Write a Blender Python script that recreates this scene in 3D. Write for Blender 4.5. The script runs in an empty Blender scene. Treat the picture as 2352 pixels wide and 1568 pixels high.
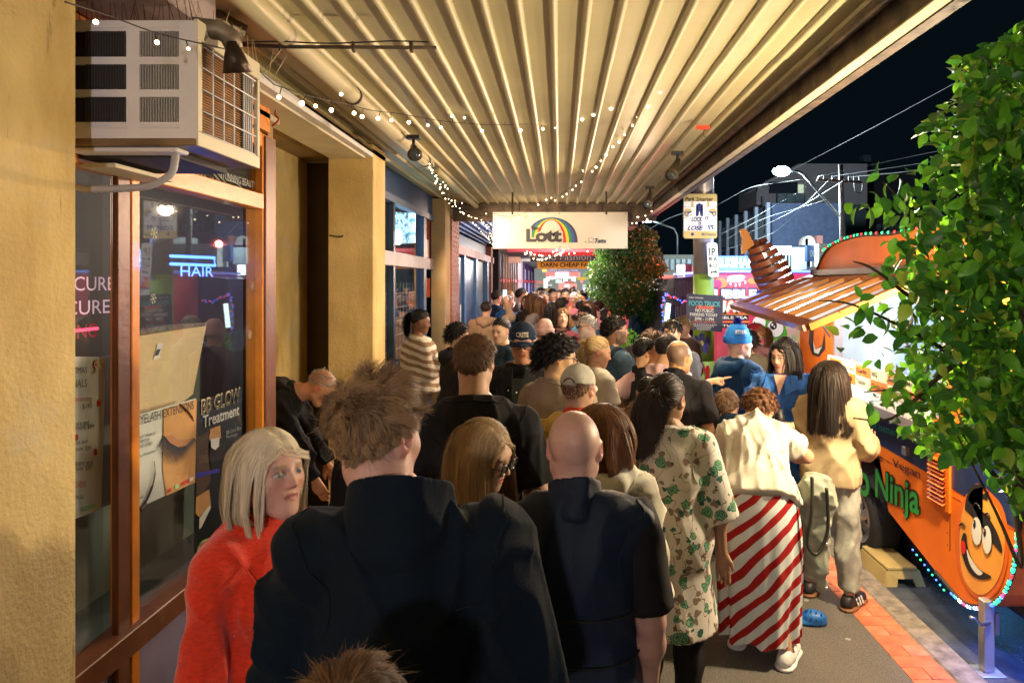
import bpy, bmesh, math, random
import numpy as np
from mathutils import Vector, Matrix
random.seed(7); RNG = np.random.default_rng(7)
SC = bpy.context.scene
COL = SC.collection
R = math.radians

# ---------------------------------------------------------------- camera
F = 1568.0; VX, VY, CH = 1285.0, 649.0, 2.1      # focal length and vanishing point in reference pixels, eye height
cam_d = bpy.data.cameras.new('camera'); cam = bpy.data.objects.new('camera', cam_d); COL.objects.link(cam)
cam.location = (0, 0, CH); cam.rotation_euler = (R(90), 0, 0)
cam_d.lens = 24; cam_d.sensor_width = 36; cam_d.shift_x = -0.0463; cam_d.shift_y = -0.0574
cam_d.clip_end = 500; cam_d.clip_start = .05
cam_d.dof.use_dof = True; cam_d.dof.focus_distance = 4.6; cam_d.dof.aperture_fstop = 9.0
SC.camera = cam
# ---------------------------------------------------------------- night sky
w = bpy.data.worlds.new('World'); SC.world = w; w.use_nodes = True
nt = w.node_tree; bg = nt.nodes['Background']
sky = nt.nodes.new('ShaderNodeTexSky'); sky.sky_type = 'NISHITA'; sky.sun_disc = False
sky.sun_elevation = R(-4); sky.sun_rotation = R(200)
mixc = nt.nodes.new('ShaderNodeMixRGB'); mixc.inputs[0].default_value = .96; mixc.inputs[2].default_value = (.09, .20, .30, 1)
nt.links.new(sky.outputs[0], mixc.inputs[1]); nt.links.new(mixc.outputs[0], bg.inputs[0])
bg.inputs[1].default_value = 0.022
# ---------------------------------------------------------------- exposure
SC.view_settings.view_transform = 'Standard'; SC.view_settings.look = 'None'
SC.view_settings.exposure = 0.0; SC.view_settings.gamma = 1.0
SC.cycles.max_bounces = 6; SC.cycles.diffuse_bounces = 3; SC.cycles.glossy_bounces = 3
SC.cycles.transparent_max_bounces = 12; SC.cycles.sample_clamp_indirect = 3.0
SC.cycles.use_denoising = True
SC.cycles.use_light_tree = True

def lamp(name, loc, watts, col, radius=.08, label=None, spot=None, aim=None, blend=.6):
    d = bpy.data.lights.new(name, 'SPOT' if spot else 'POINT'); d.energy = watts; d.color = col; d.shadow_soft_size = radius
    o = bpy.data.objects.new(name, d); COL.objects.link(o); o.location = loc
    if spot:
        d.spot_size = R(spot); d.spot_blend = blend
        o.rotation_euler = (Vector(aim) - Vector(loc)).to_track_quat('-Z', 'Y').to_euler()
    return o
# the lamps of the place, with added fill lamps among them
lamp('light_flood', (2.12, 3.45, 1.98), 300, (1.0, .79, .50), .05)
lamp('light_flood', (2.16, 3.50, 2.62), 80, (1.0, .82, .58), .05)           # added above the work light to brighten flap, trailer top and leaves
lamp('light_behind', (-.5, -2.6, 2.5), 240, (1.0, .86, .86), .12)              # shop light behind the viewer
lamp('light_server', (3.1, 5.5, 1.95), 26, (.86, .93, 1.0), .15)             # inside the trailer
lamp('light_awning', (1.95, 5.6, 1.72), 55, (1.0, .93, .82), .06)             # strip under the awning flap
lamp('light_rope', (2.85, 3.2, 1.0), 240, (.06, .14, 1.0), .1, spot=120, aim=(3.0, 3.25, -.12))
lamp('light_under', (3.0, 4.7, .12), 5, (.1, .45, 1.0), .1)
lamp('light_bubble', (2.6, 9.7, 2.5), 22, (.12, .22, 1.0), .2)               # neon on the drinks truck
lamp('light_pink', (2.15, 11.5, 2.75), 150, (1.0, .06, .04), .05)
lamp('light_by_stalls', (2.75, 8.7, 2.5), 110, (1.0, .93, .88), .08)  # added lamp that brightens the drinks truck front
lamp('light_by_stalls', (1.9, 12.9, 1.0), 30, (1.0, .55, .35), .08)
lamp('light_mid', (.1, 12.6, 2.7), 330, (1.0, .74, .55), .3)
lamp('light_hall', (.0, 19, 2.85), 420, (1.0, .85, .75), .5)
lamp('light_hall', (-.4, 30, 2.85), 600, (.9, .93, 1.0), .5)
lamp('light_street', (10.2, 30, 6.3), 6500, (.75, .92, 1.0), .25)
lamp('light_shopfront', (-2.6, 8.0, 2.3), 22, (.30, .62, 1.0), .2)
lamp('light_salon', (-2.9, 3.2, 2.5), 22, (1.0, .85, .7), .2)
lamp('light_fill_spot', (1.03, 8.0, 2.95), 620, (1.0, .72, .46), .06, spot=125, aim=(-.35, 6.6, 1.4))  # added crowd fill, set in a spotlight head that is itself unlit
lamp('light_fill_spot', (.93, 5.65, 2.96), 130, (1.0, .74, .46), .06, spot=115, aim=(.3, 5.6, 1.2))  # added crowd fill at the nearer unlit spotlight
lamp('light_fill_spot', (1.05, 7.3, 2.95), 70, (1.0, .90, .78), .05, spot=75, aim=(1.95, 9.5, 2.3))  # added fill aimed at the sign pole
lamp('light_fill_spot', (-1.2, 8.8, 2.95), 260, (1.0, .70, .45), .06, spot=120, aim=(.2, 10.8, 1.3))  # added fill for the far crowd
lamp('light_sign_fill', (.9, 7.95, 2.97), 12, (1.0, .88, .70), .06, spot=60, aim=(0, 10.25, 2.95))  # added lamp to lift the lottery sign

# ---------------------------------------------------------------- helpers
def px(x, y, Z): return Vector(((x - VX) * Z / F, Z, CH - (y - VY) * Z / F))
def onX(x, y, X): return px(x, y, X * F / (x - VX))
def onG(x, y, z=0.0): return px(x, y, (CH - z) * F / (y - VY))
_M = {}
def mat(name, col, rough=.6, metal=0., bump=0., bscale=60., var=0., vscale=4., emit=None, es=1., spec=.5, col2=None, sheen=0., coat=0., attr=False, trans=0., ramp=(.35, .65), stretch=None):
    if name in _M: return _M[name]
    m = bpy.data.materials.new(name); m.use_nodes = True; t = m.node_tree; N = t.nodes; L = t.links
    b = N['Principled BSDF']; b.inputs['Roughness'].default_value = rough; b.inputs['Metallic'].default_value = metal
    b.inputs['Specular IOR Level'].default_value = spec; b.inputs['Sheen Weight'].default_value = sheen; b.inputs['Coat Weight'].default_value = coat
    b.inputs['Transmission Weight'].default_value = trans
    c = tuple(col) + (1,) if len(col) == 3 else col
    b.inputs['Base Color'].default_value = c
    tc = N.new('ShaderNodeTexCoord'); src = tc.outputs['Object']
    if stretch:
        mp = N.new('ShaderNodeMapping'); mp.inputs['Scale'].default_value = stretch; L.new(src, mp.inputs[0]); src = mp.outputs[0]
    base = None
    if attr:
        a = N.new('ShaderNodeAttribute'); a.attribute_name = 'Col'; base = a.outputs['Color']
        L.new(base, b.inputs['Base Color'])
    if var or col2:
        n = N.new('ShaderNodeTexNoise'); n.inputs['Scale'].default_value = vscale; n.inputs['Detail'].default_value = 6; L.new(src, n.inputs['Vector'])
        r = N.new('ShaderNodeValToRGB'); L.new(n.outputs['Fac'], r.inputs[0]); r.color_ramp.elements[0].position = ramp[0]; r.color_ramp.elements[1].position = ramp[1]
        if col2: r.color_ramp.elements[0].color = c; r.color_ramp.elements[1].color = tuple(col2) + (1,)
        else:
            r.color_ramp.elements[0].color = tuple(max(0, v * (1 - var)) for v in c[:3]) + (1,); r.color_ramp.elements[1].color = tuple(min(1, v * (1 + var)) for v in c[:3]) + (1,)
        if base is not None:
            mx = N.new('ShaderNodeMixRGB'); mx.blend_type = 'MULTIPLY'; mx.inputs[0].default_value = 1; r.color_ramp.elements[0].color = (1 - var,) * 3 + (1,); r.color_ramp.elements[1].color = (1,) * 4
            L.new(base, mx.inputs[1]); L.new(r.outputs[0], mx.inputs[2]); L.new(mx.outputs[0], b.inputs['Base Color'])
        else: L.new(r.outputs[0], b.inputs['Base Color'])
    if bump:
        n = N.new('ShaderNodeTexNoise'); n.inputs['Scale'].default_value = bscale; n.inputs['Detail'].default_value = 5; L.new(src, n.inputs['Vector'])
        bp = N.new('ShaderNodeBump'); bp.inputs['Strength'].default_value = bump; bp.inputs['Distance'].default_value = .01
        L.new(n.outputs['Fac'], bp.inputs['Height']); L.new(bp.outputs[0], b.inputs['Normal'])
    if emit is not None:
        b.inputs['Emission Color'].default_value = tuple(emit) + (1,); b.inputs['Emission Strength'].default_value = es
        m.cycles.emission_sampling = 'NONE'
    _M[name] = m
    return m
def mesh(name, V, Fc, m, parent=None, smooth=False, kind=None, col=None):
    me = bpy.data.meshes.new(name); me.from_pydata([tuple(v) for v in V], [], [tuple(f) for f in Fc]); 
    if m: me.materials.append(m)
    if smooth: me.shade_smooth()
    o = bpy.data.objects.new(name, me); COL.objects.link(o)
    if parent: o.parent = parent
    if kind: o['kind'] = kind
    return o
def mesh_np(name, V, Q, m, parent=None, smooth=True, col=None, T=None):
    me = bpy.data.meshes.new(name); nv = len(V)
    Q = np.asarray(Q, np.int32); k = Q.shape[1] if len(Q) else 4
    me.vertices.add(nv); me.vertices.foreach_set('co', np.asarray(V, np.float32).ravel())
    me.loops.add(Q.size); me.loops.foreach_set('vertex_index', Q.ravel())
    me.polygons.add(len(Q)); me.polygons.foreach_set('loop_start', np.arange(0, Q.size, k, dtype=np.int32))
    me.update(calc_edges=True)
    if smooth: me.shade_smooth()
    if col is not None:
        a = me.color_attributes.new('Col', 'FLOAT_COLOR', 'POINT'); c4 = np.ones((nv, 4), np.float32); c4[:, :3] = col; a.data.foreach_set('color', c4.ravel())
    if m: me.materials.append(m)
    o = bpy.data.objects.new(name, me); COL.objects.link(o)
    if parent: o.parent = parent
    return o
def tag(o, label=None, cat=None, group=None, kind=None):
    if label: o['label'] = label
    if cat: o['category'] = cat
    if group: o['group'] = group
    if kind: o['kind'] = kind
    return o
def empty(name, loc, label, cat, group=None, rz=0., kind=None):
    o = bpy.data.objects.new(name, None); COL.objects.link(o); o.location = loc; o.rotation_euler = (0, 0, rz)
    o.empty_display_size = .1
    return tag(o, label, cat, group, kind)
class MB:
    'collects solids, then links them as one mesh'
    def __init__(s): s.V = []; s.F = []
    def add(s, V, Fc):
        k = len(s.V); s.V += [tuple(v) for v in V]; s.F += [tuple(i + k for i in f) for f in Fc]; return s
    def box(s, a, b, bev=0.):
        x0, y0, z0 = a; x1, y1, z1 = b
        x0, x1 = min(x0, x1), max(x0, x1); y0, y1 = min(y0, y1), max(y0, y1); z0, z1 = min(z0, z1), max(z0, z1)
        if bev:
            bm = bmesh.new(); bmesh.ops.create_cube(bm, size=1)
            for v in bm.verts: v.co = ((x0 + x1) / 2 + v.co.x * (x1 - x0), (y0 + y1) / 2 + v.co.y * (y1 - y0), (z0 + z1) / 2 + v.co.z * (z1 - z0))
            bmesh.ops.bevel(bm, geom=bm.edges[:], offset=bev, segments=1, affect='EDGES'); s.bm(bm); return s
        return s.add([(x, y, z) for x in (x0, x1) for y in (y0, y1) for z in (z0, z1)], [(0, 1, 3, 2), (4, 6, 7, 5), (0, 4, 5, 1), (2, 3, 7, 6), (0, 2, 6, 4), (1, 5, 7, 3)])
    def bm(s, bm):
        bm.verts.index_update(); s.add([v.co[:] for v in bm.verts], [[v.index for v in f.verts] for f in bm.faces]); bm.free(); return s
    def tube(s, pts, r, n=8, cap=True, closed=False):
        P = [Vector(p) for p in pts]; m = len(P); V = []; rr = r if hasattr(r, '__len__') else [r] * m
        up = None
        for i, p in enumerate(P):
            if closed: t = P[(i + 1) % m] - P[i - 1]
            else: t = (P[min(i + 1, m - 1)] - P[max(i - 1, 0)])
            t.normalize()
            if up is None:
                up = Vector((0, 0, 1)) if abs(t.z) < .9 else Vector((1, 0, 0))
            u = t.cross(up)
            if u.length < 1e-5: u = t.cross(Vector((1, .3, .2)))
            u.normalize(); v = u.cross(t); up = v.copy()
            for j in range(n):
                a = 2 * math.pi * j / n; V.append(p + u * (rr[i] * math.cos(a)) + v * (rr[i] * math.sin(a)))
        Fc = []
        for i in range(m if closed else m - 1):
            i2 = (i + 1) % m
            for j in range(n): Fc.append((i * n + j, i * n + (j + 1) % n, i2 * n + (j + 1) % n, i2 * n + j))
        if cap and not closed: Fc += [tuple(range(n))[::-1], tuple(range((m - 1) * n, m * n))]
        return s.add(V, Fc)
    def prism(s, pts, off):
        'polygon pts (3D, planar) extruded by off'
        n = len(pts); off = Vector(off); V = [Vector(p) for p in pts] + [Vector(p) + off for p in pts]
        return s.add(V, [tuple(range(n)), tuple(range(n, 2 * n))[::-1]] + [(i, i + n, (i + 1) % n + n, (i + 1) % n) for i in range(n)])
    def ball(s, c, r, nu=8, nv=6):
        V = []; Fc = []; r = r if hasattr(r, '__len__') else (r, r, r)
        for i in range(nv + 1):
            th = math.pi * i / nv
            for j in range(nu): a = 2 * math.pi * j / nu; V.append((c[0] + r[0] * math.sin(th) * math.cos(a), c[1] + r[1] * math.sin(th) * math.sin(a), c[2] + r[2] * math.cos(th)))
        for i in range(nv):
            for j in range(nu): Fc.append((i * nu + j, (i + 1) * nu + j, (i + 1) * nu + (j + 1) % nu, i * nu + (j + 1) % nu))
        return s.add(V, Fc)
    def out(s, name, m, parent=None, smooth=False, kind=None):
        o = mesh(name, s.V, s.F, m, parent, smooth, kind)
        if parent is not None and parent.type == 'EMPTY': o.location = tuple(-c for c in parent.location) if parent.rotation_euler[2] == 0 else (0, 0, 0)
        elif parent is not None: o.location = (0, 0, 0)
        return o
def box(name, a, b, m, parent=None, bev=0., kind=None): return MB().box(a, b, bev).out(name, m, parent, kind=kind)
def tube(name, pts, r, m, parent=None, n=8, closed=False, smooth=True): return MB().tube(pts, r, n, closed=closed).out(name, m, parent, smooth)
def catmull(P, n=6, closed=False):
    P = [Vector(p) for p in P]; out = []; m = len(P); rng = range(m if closed else m - 1)
    for i in rng:
        a, b, c, d = (P[(i - 1) % m], P[i], P[(i + 1) % m], P[(i + 2) % m]) if closed else (P[max(i - 1, 0)], P[i], P[i + 1], P[min(i + 2, m - 1)])
        for k in range(n):
            t = k / n; out.append(.5 * ((2 * b) + (c - a) * t + (2 * a - 5 * b + 4 * c - d) * t * t + (3 * b - a - 3 * c + d) * t ** 3))
    if not closed: out.append(P[-1])
    return out
_TXT = {}
def text(s, o, ux, uy, w, h, m, parent=None, bold=0., shear=0., lift=.003, name='lettering', thick=.002):
    'flat lettering fitted in the box w x h whose lower left corner is o, ux and uy the unit axes of the surface'
    key = (s, bold, shear)
    if key not in _TXT:
        cu = bpy.data.curves.new('t', 'FONT'); cu.body = s; cu.offset = bold; cu.shear = shear; cu.resolution_u = 3
        ob = bpy.data.objects.new('t', cu); me = bpy.data.meshes.new_from_object(ob)
        n = len(me.vertices); co = np.zeros(n * 3, np.float32); me.vertices.foreach_get('co', co); co = co.reshape(-1, 3)
        _TXT[key] = (co, [tuple(p.vertices) for p in me.polygons]); bpy.data.objects.remove(ob); bpy.data.meshes.remove(me); bpy.data.curves.remove(cu)
    co, fc = _TXT[key]
    if len(co) == 0: return None
    mn, mx = co[:, :2].min(0), co[:, :2].max(0); sc = np.array([w, h]) / np.maximum(mx - mn, 1e-6)
    q = (co[:, :2] - mn) * sc; ux, uy, o = Vector(ux).normalized(), Vector(uy).normalized(), Vector(o); nn = ux.cross(uy)
    b = MB(); b.add([o + ux * float(a) + uy * float(c) + nn * lift for a, c in q], fc)
    return b.out(name, m, parent)
def decal(pts, m, parent=None, name='artwork', lift=(0, 0, 0), thick=None):
    b = MB(); P = [Vector(p) + Vector(lift) for p in pts]
    bm = bmesh.new(); f = bm.faces.new([bm.verts.new(p) for p in P]); bmesh.ops.triangulate(bm, faces=[f]); b.bm(bm)
    return b.out(name, m, parent)
def copy_tree(o, **kw):
    c = o.copy(); COL.objects.link(c)
    for ch in list(o.children):
        d = ch.copy(); COL.objects.link(d); d.parent = c
        for g in list(ch.children):
            e = g.copy(); COL.objects.link(e); e.parent = d
    return c
# ================================================================ people: bodies grown from signed distances
def rotm(yaw=0, pitch=0, roll=0):
    return np.array(Matrix.Rotation(yaw, 3, 'Z') @ Matrix.Rotation(pitch, 3, 'X') @ Matrix.Rotation(roll, 3, 'Y'))
def cap(a, b, ra, rb=None, k=.03, flat=None, sub=False): return ('c', np.array(a, float), np.array(b, float), ra, ra if rb is None else rb, k, flat, sub)
def ell(c, r, Rm=None, k=.03, sub=False): return ('e', np.array(c, float), np.array(r, float), Rm, None, k, None, sub)
def prim_bounds(p):
    if p[0] == 'c':
        r = max(p[3], p[4]) * (1.0 if p[6] is None else max(1, p[6][1])); return np.minimum(p[1], p[2]) - r, np.maximum(p[1], p[2]) + r
    r = max(p[2]) if p[3] is not None else p[2]
    return p[1] - r, p[1] + r
def field(groups, h):
    allp = [p for g in groups for p in g[0] if not p[7]]
    B = [prim_bounds(p) for p in allp]
    lo = np.min([b[0] for b in B], 0) - 3 * h - .012; hi = np.max([b[1] for b in B], 0) + 3 * h + .012
    n = np.ceil((hi - lo) / h).astype(int) + 1
    ax = [(lo[i] + h * np.arange(n[i])).astype(np.float32) for i in range(3)]
    tot = None
    for prims, cuts, noise in groups:
        V = np.full(n, .2, np.float32)
        for p in prims:
            k = p[5]; a, b = prim_bounds(p); mg = k + 2.5 * h
            i0 = np.clip(np.floor((a - mg - lo) / h).astype(int), 0, n); i1 = np.clip(np.ceil((b + mg - lo) / h).astype(int) + 1, 0, n)
            if (i1 <= i0).any(): continue
            sl = tuple(slice(i0[j], i1[j]) for j in range(3))
            x = ax[0][sl[0]][:, None, None]; y = ax[1][sl[1]][None, :, None]; z = ax[2][sl[2]][None, None, :]
            if p[0] == 'c':
                A, Bq = p[1], p[2]; d = Bq - A; dd = float(d @ d) + 1e-9
                t = np.clip(((x - A[0]) * d[0] + (y - A[1]) * d[1] + (z - A[2]) * d[2]) / dd, 0, 1)
                qx = x - A[0] - t * d[0]; qy = y - A[1] - t * d[1]; qz = z - A[2] - t * d[2]
                if p[6] is not None:
                    nv, fk = p[6]; c = (qx * nv[0] + qy * nv[1] + qz * nv[2]) * (1 / fk - 1); qx = qx + c * nv[0]; qy = qy + c * nv[1]; qz = qz + c * nv[2]
                D = np.sqrt(qx * qx + qy * qy + qz * qz) - (p[3] + t * (p[4] - p[3]))
                if p[6] is not None and p[6][1] < 1: D = D * (.5 + .5 * p[6][1])
            else:
                qx, qy, qz = x - p[1][0], y - p[1][1], z - p[1][2]
                if p[3] is not None:
                    M = p[3].T; qx, qy, qz = M[0, 0] * qx + M[0, 1] * qy + M[0, 2] * qz, M[1, 0] * qx + M[1, 1] * qy + M[1, 2] * qz, M[2, 0] * qx + M[2, 1] * qy + M[2, 2] * qz
                r = p[2]; k0 = np.sqrt((qx / r[0]) ** 2 + (qy / r[1]) ** 2 + (qz / r[2]) ** 2)
                k1 = np.sqrt((qx / r[0] ** 2) ** 2 + (qy / r[1] ** 2) ** 2 + (qz / r[2] ** 2) ** 2) + 1e-6
                D = k0 * (k0 - 1) / k1
            S = V[sl]; D = D.astype(np.float32)
            if p[7]: D = -D; hh = np.maximum(k - np.abs(S - D), 0) / k; V[sl] = np.maximum(S, D) + hh * hh * k * .25
            else: hh = np.maximum(k - np.abs(S - D), 0) / k; V[sl] = np.minimum(S, D) - hh * hh * k * .25
        if noise:
            x = ax[0][:, None, None]; y = ax[1][None, :, None]; z = ax[2][None, None, :]
            V += noise(x, y, z)
        for pt, nr in cuts:
            x = ax[0][:, None, None]; y = ax[1][None, :, None]; z = ax[2][None, None, :]
            V = np.maximum(V, (x - pt[0]) * nr[0] + (y - pt[1]) * nr[1] + (z - pt[2]) * nr[2])
        if tot is None: tot = V
        else: k = .03; hh = np.maximum(k - np.abs(tot - V), 0) / k; tot = np.minimum(tot, V) - hh * hh * k * .25
    return tot.astype(np.float32), lo, h
def nets(V, lo, h):
    s = V < 0; cnt = np.zeros(np.array(V.shape) - 1, np.int8)
    C = [(i, j, k) for i in (0, 1) for j in (0, 1) for k in (0, 1)]
    for i, j, k in C: cnt += s[i:V.shape[0] - 1 + i, j:V.shape[1] - 1 + j, k:V.shape[2] - 1 + k]
    idx = np.argwhere((cnt > 0) & (cnt < 8)); M = len(idx)
    if M == 0: return np.zeros((0, 3)), np.zeros((0, 4), int)
    acc = np.zeros((M, 3)); num = np.zeros(M)
    for a in C:
        for ax in range(3):
            if a[ax] == 1: continue
            b = list(a); b[ax] = 1
            va = V[idx[:, 0] + a[0], idx[:, 1] + a[1], idx[:, 2] + a[2]]; vb = V[idx[:, 0] + b[0], idx[:, 1] + b[1], idx[:, 2] + b[2]]
            c = (va < 0) != (vb < 0); t = np.where(c, va / np.where(c, va - vb, 1), 0)
            q = np.tile(np.array(a, float), (M, 1)); q[:, ax] = t; acc += q * c[:, None]; num += c
    P = lo + h * (idx + acc / num[:, None])
    ids = np.full(cnt.shape, -1, np.int32); ids[idx[:, 0], idx[:, 1], idx[:, 2]] = np.arange(M)
    Q = []
    for ax in range(3):
        u, v = (ax + 1) % 3, (ax + 2) % 3
        A = np.take(s, range(V.shape[ax] - 1), ax); B = np.take(s, range(1, V.shape[ax]), ax)
        e = np.argwhere(A != B)
        ok = (e[:, u] > 0) & (e[:, v] > 0) & (e[:, u] < V.shape[u] - 1) & (e[:, v] < V.shape[v] - 1); e = e[ok]
        ins = A[e[:, 0], e[:, 1], e[:, 2]]
        def g(du, dv):
            c = e.copy(); c[:, u] += du; c[:, v] += dv; return ids[c[:, 0], c[:, 1], c[:, 2]]
        q = np.stack([g(-1, -1), g(0, -1), g(0, 0), g(-1, 0)], 1); q[~ins] = q[~ins][:, ::-1]; Q.append(q)
    Q = np.concatenate(Q); return P, Q[(Q >= 0).all(1)]
def grow(prims, h, cuts=(), noise=None, groups=None):
    return nets(*field(groups or [(prims, cuts, noise)], h))
def folds(amp, seed, freq=22., up=.5):
    r = np.random.default_rng(seed); K = []
    for i in range(5):
        d = r.normal(size=3); d[2] = d[2] * up; d /= np.linalg.norm(d); K.append((d * freq * r.uniform(.55, 1.5), r.uniform(0, 6)))
    def f(x, y, z):
        w1 = np.sin(x * 9 + y * 6 + z * 5 + seed) * .8; w2 = np.sin(y * 8 - z * 7 + x * 4 + 2 * seed) * .8
        s = 0
        for kk, ph in K: s = s + (1 - np.abs(np.sin(x * kk[0] + y * kk[1] + z * kk[2] + ph + w1 + w2))) ** 2
        return (-(amp) * (s - 1.1) * 1.9).astype(np.float32)
    return f

def skin_mat():
    m = mat('skin', (.5, .3, .2), rough=.48, bump=.12, bscale=180, attr=True, var=.18, vscale=18, spec=.4)
    b = m.node_tree.nodes['Principled BSDF']; b.inputs['Subsurface Weight'].default_value = .12; b.inputs['Subsurface Radius'].default_value = (.02, .008, .004); b.inputs['Subsurface Scale'].default_value = .6
    return m
def hair_mat():
    m = mat('hair', (.1, .06, .03), rough=.55, attr=True, spec=.28)
    return m
def cloth(name, col, fold=.8, fscale=5., **kw):
    if name in _M: return _M[name]
    d = dict(rough=.85, bump=.22, bscale=240, var=.10, vscale=7, spec=.2); d.update(kw); m = mat(name, col, **d); crease(m, fold, fscale); return m
def crease(m, fold=.55, fscale=5.5):
    'soft creases of worn cloth as relief'
    t = m.node_tree; N = t.nodes; L = t.links; b = N['Principled BSDF']; tc = N.new('ShaderNodeTexCoord'); mp = N.new('ShaderNodeMapping'); mp.inputs['Scale'].default_value = (1, 1, .62); L.new(tc.outputs['Object'], mp.inputs[0])
    n = N.new('ShaderNodeTexNoise'); n.noise_type = 'RIDGED_MULTIFRACTAL'; n.inputs['Scale'].default_value = fscale; n.inputs['Detail'].default_value = 2.5; n.inputs['Distortion'].default_value = .9; n.inputs['Roughness'].default_value = .45; L.new(mp.outputs[0], n.inputs['Vector'])
    bp = N.new('ShaderNodeBump'); bp.inputs['Strength'].default_value = fold; bp.inputs['Distance'].default_value = .035; L.new(n.outputs['Fac'], bp.inputs['Height'])
    if b.inputs['Normal'].is_linked: L.new(b.inputs['Normal'].links[0].from_socket, bp.inputs['Normal'])
    L.new(bp.outputs[0], b.inputs['Normal'])

def head_prims(hs, age=0., fem=False, nose=1.):
    o = []
    A = lambda *a, **k: o.append(ell(*a, **k)); 
    A((0, -.014, .030), (.075, .094, .086), k=.02)
    A((0, .022, .002), (.066, .070, .082), k=.03)
    A((0, .030, -.045), (.054, .056, .062), k=.03)
    for s in (-1, 1):
        o.append(cap((s * .048, -.004, -.055), (s * .016, .062, -.094), .021, .018, k=.035))
        A((s * .036, .058, -.022), (.024, .022, .022), k=.03)
    o.append(cap((-.032, .076, .026), (.032, .076, .026), .013 if not fem else .010, k=.025))
    o.append(cap((0, .070, -.100), (0, .072, -.096), .018, k=.03))
    A((0, .068, -.055), (.030, .022, .026), k=.025)
    for s in (-1, 1): A((s * .031, .099, .005), (.017, .014, .010), k=.012, sub=True)
    o.append(cap((0, .086, .016), (0, .1085 * nose + .001, -.023), .0065 if fem else .0075, .0088 if fem else .0108, k=.014))
    for s in (-1, 1): A((s * (.0090 if fem else .0112), .098, -.0275), (.0070 if fem else .0085, .0095, .0068 if fem else .008), k=.010)
    for s in (-1, 1): A((s * .031, .0795, .004), (.0140, .0130, .0125), k=.003)
    o.append(cap((-.017, .0845, -.0535), (.017, .0845, -.0535), .0055, k=.008)); o.append(ell((0, .091, -.053), (.012, .006, .005), k=.010))
    o.append(cap((-.014, .083, -.0645), (.014, .083, -.0645), .0062, k=.008)); o.append(ell((0, .089, -.0645), (.012, .006, .006), k=.010))
    o.append(cap((-.02, .097, -.0590), (.02, .097, -.0590), .0026, k=.004, sub=True))
    for s in (-1, 1):
        Rm = rotm(s * R(-22), R(-8), 0)
        A((s * .078, -.006, -.002), (.008, .019, .031), Rm, k=.010); A((s * .083, -.002, .002), (.006, .010, .017), Rm, k=.006, sub=True)
    return [((p[0], p[1] * hs, p[2] * hs) + p[3:]) if p[0] == 'e' else (p[0], p[1] * hs, p[2] * hs, p[3] * hs, p[4] * hs) + p[5:] for p in o]
def put(prims, Rh, hc):
    out = []
    for p in prims:
        if p[0] == 'e': out.append(('e', Rh @ p[1] + hc, p[2], Rh @ (p[3] if p[3] is not None else np.eye(3))) + p[4:])
        else: out.append(('c', Rh @ p[1] + hc, Rh @ p[2] + hc) + p[3:])
    return out
def face_color(L, skin, f):
    'L: head local coordinates (unit head)'
    skin = np.array(skin); n = len(L); c = np.tile(skin, (n, 1)); x, y, z = L[:, 0], L[:, 1], L[:, 2]; ax = np.abs(x)
    def blend(mk, col): 
        nonlocal c
        mk = np.clip(mk, 0, 1)[:, None]; c = c * (1 - mk) + np.array(col) * mk
    g = lambda d, w: np.exp(-(d / w) ** 2)
    red = skin * np.array([1.12, .74, .70])
    blend(.55 * g(ax - .036, .016) * g(z + .024, .016) * (y > .04), red); blend(.5 * g(x, .013) * g(z + .026, .012) * (y > .09), red)
    blend(.6 * (np.hypot(ax - .08, z) < .04) * (y < .02) * (ax > .074), red)
    lip = np.array(f.get('lip', skin * np.array([.85, .45, .42])))
    blend(((ax / .023) ** 2 + ((z + .0588) / .0105) ** 2 < 1) * (y > .075) * .85, lip)
    blend((np.abs(z + .0590) < .0016) * (ax < .02) * (y > .07) * .8, lip * .25)
    if f.get('beard'):
        bc, amt = f['beard']
        mk = ((z < -.045) | ((ax > .045) & (z < .0))) & (y > -.01) & ~(((ax / .024) ** 2 + ((z + .0588) / .010) ** 2) < 1) & ~((z > -.05) & (ax < .045) & (z > -.040))
        nz = RNG.uniform(.6, 1, n); blend(mk * amt * nz * (z > -.125), bc)
        blend((np.abs(z + .044) < .006) * (ax < .026) * (y > .07) * amt * nz, bc)
    if f.get('stubble') is not None:
        cr = (z > .005 + .3 * np.maximum(y, 0)) | ((y < -.03) & (z > -.06)); cr &= (y < .06)
        top = np.hypot(x / .055, (y - .0) / .085) > 1 if f.get('bald_top') else 1
        blend(cr * top * f.get('stub_amt', .6), f['stubble'])
    br = np.array(f.get('brow', (.05, .03, .02)))
    blend((np.abs(z - .026 - .10 * (.0004 - (ax - .030) ** 2) * 30) < .0046) * (ax > .013) * (ax < .049) * (y > .05) * .9, br)
    ez = z - .004; ex = ax - .031
    eye = (ex / .0145) ** 2 + (ez / .0058) ** 2 < 1
    blend(eye * (y > .078), (.62, .58, .55))
    blend((np.hypot(x - np.sign(x) * .031 - f.get('gaze', 0) * .004, ez) < .0074) * eye * (y > .08), f.get('iris', (.05, .03, .02)))
    lid = ((ex / .0185) ** 2 + ((ez - .001) / .0098) ** 2 < 1) & ~eye & (ez > -.002)
    blend(lid * (y > .07) * .85, br * .5)
    blend(.5 * g(ax - .031, .022) * g(z - .016, .006) * (y > .06), skin * .6)
    blend(.35 * g(ax - .031, .018) * g(z + .008, .006) * (y > .06), skin * .62)
    return c
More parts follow.
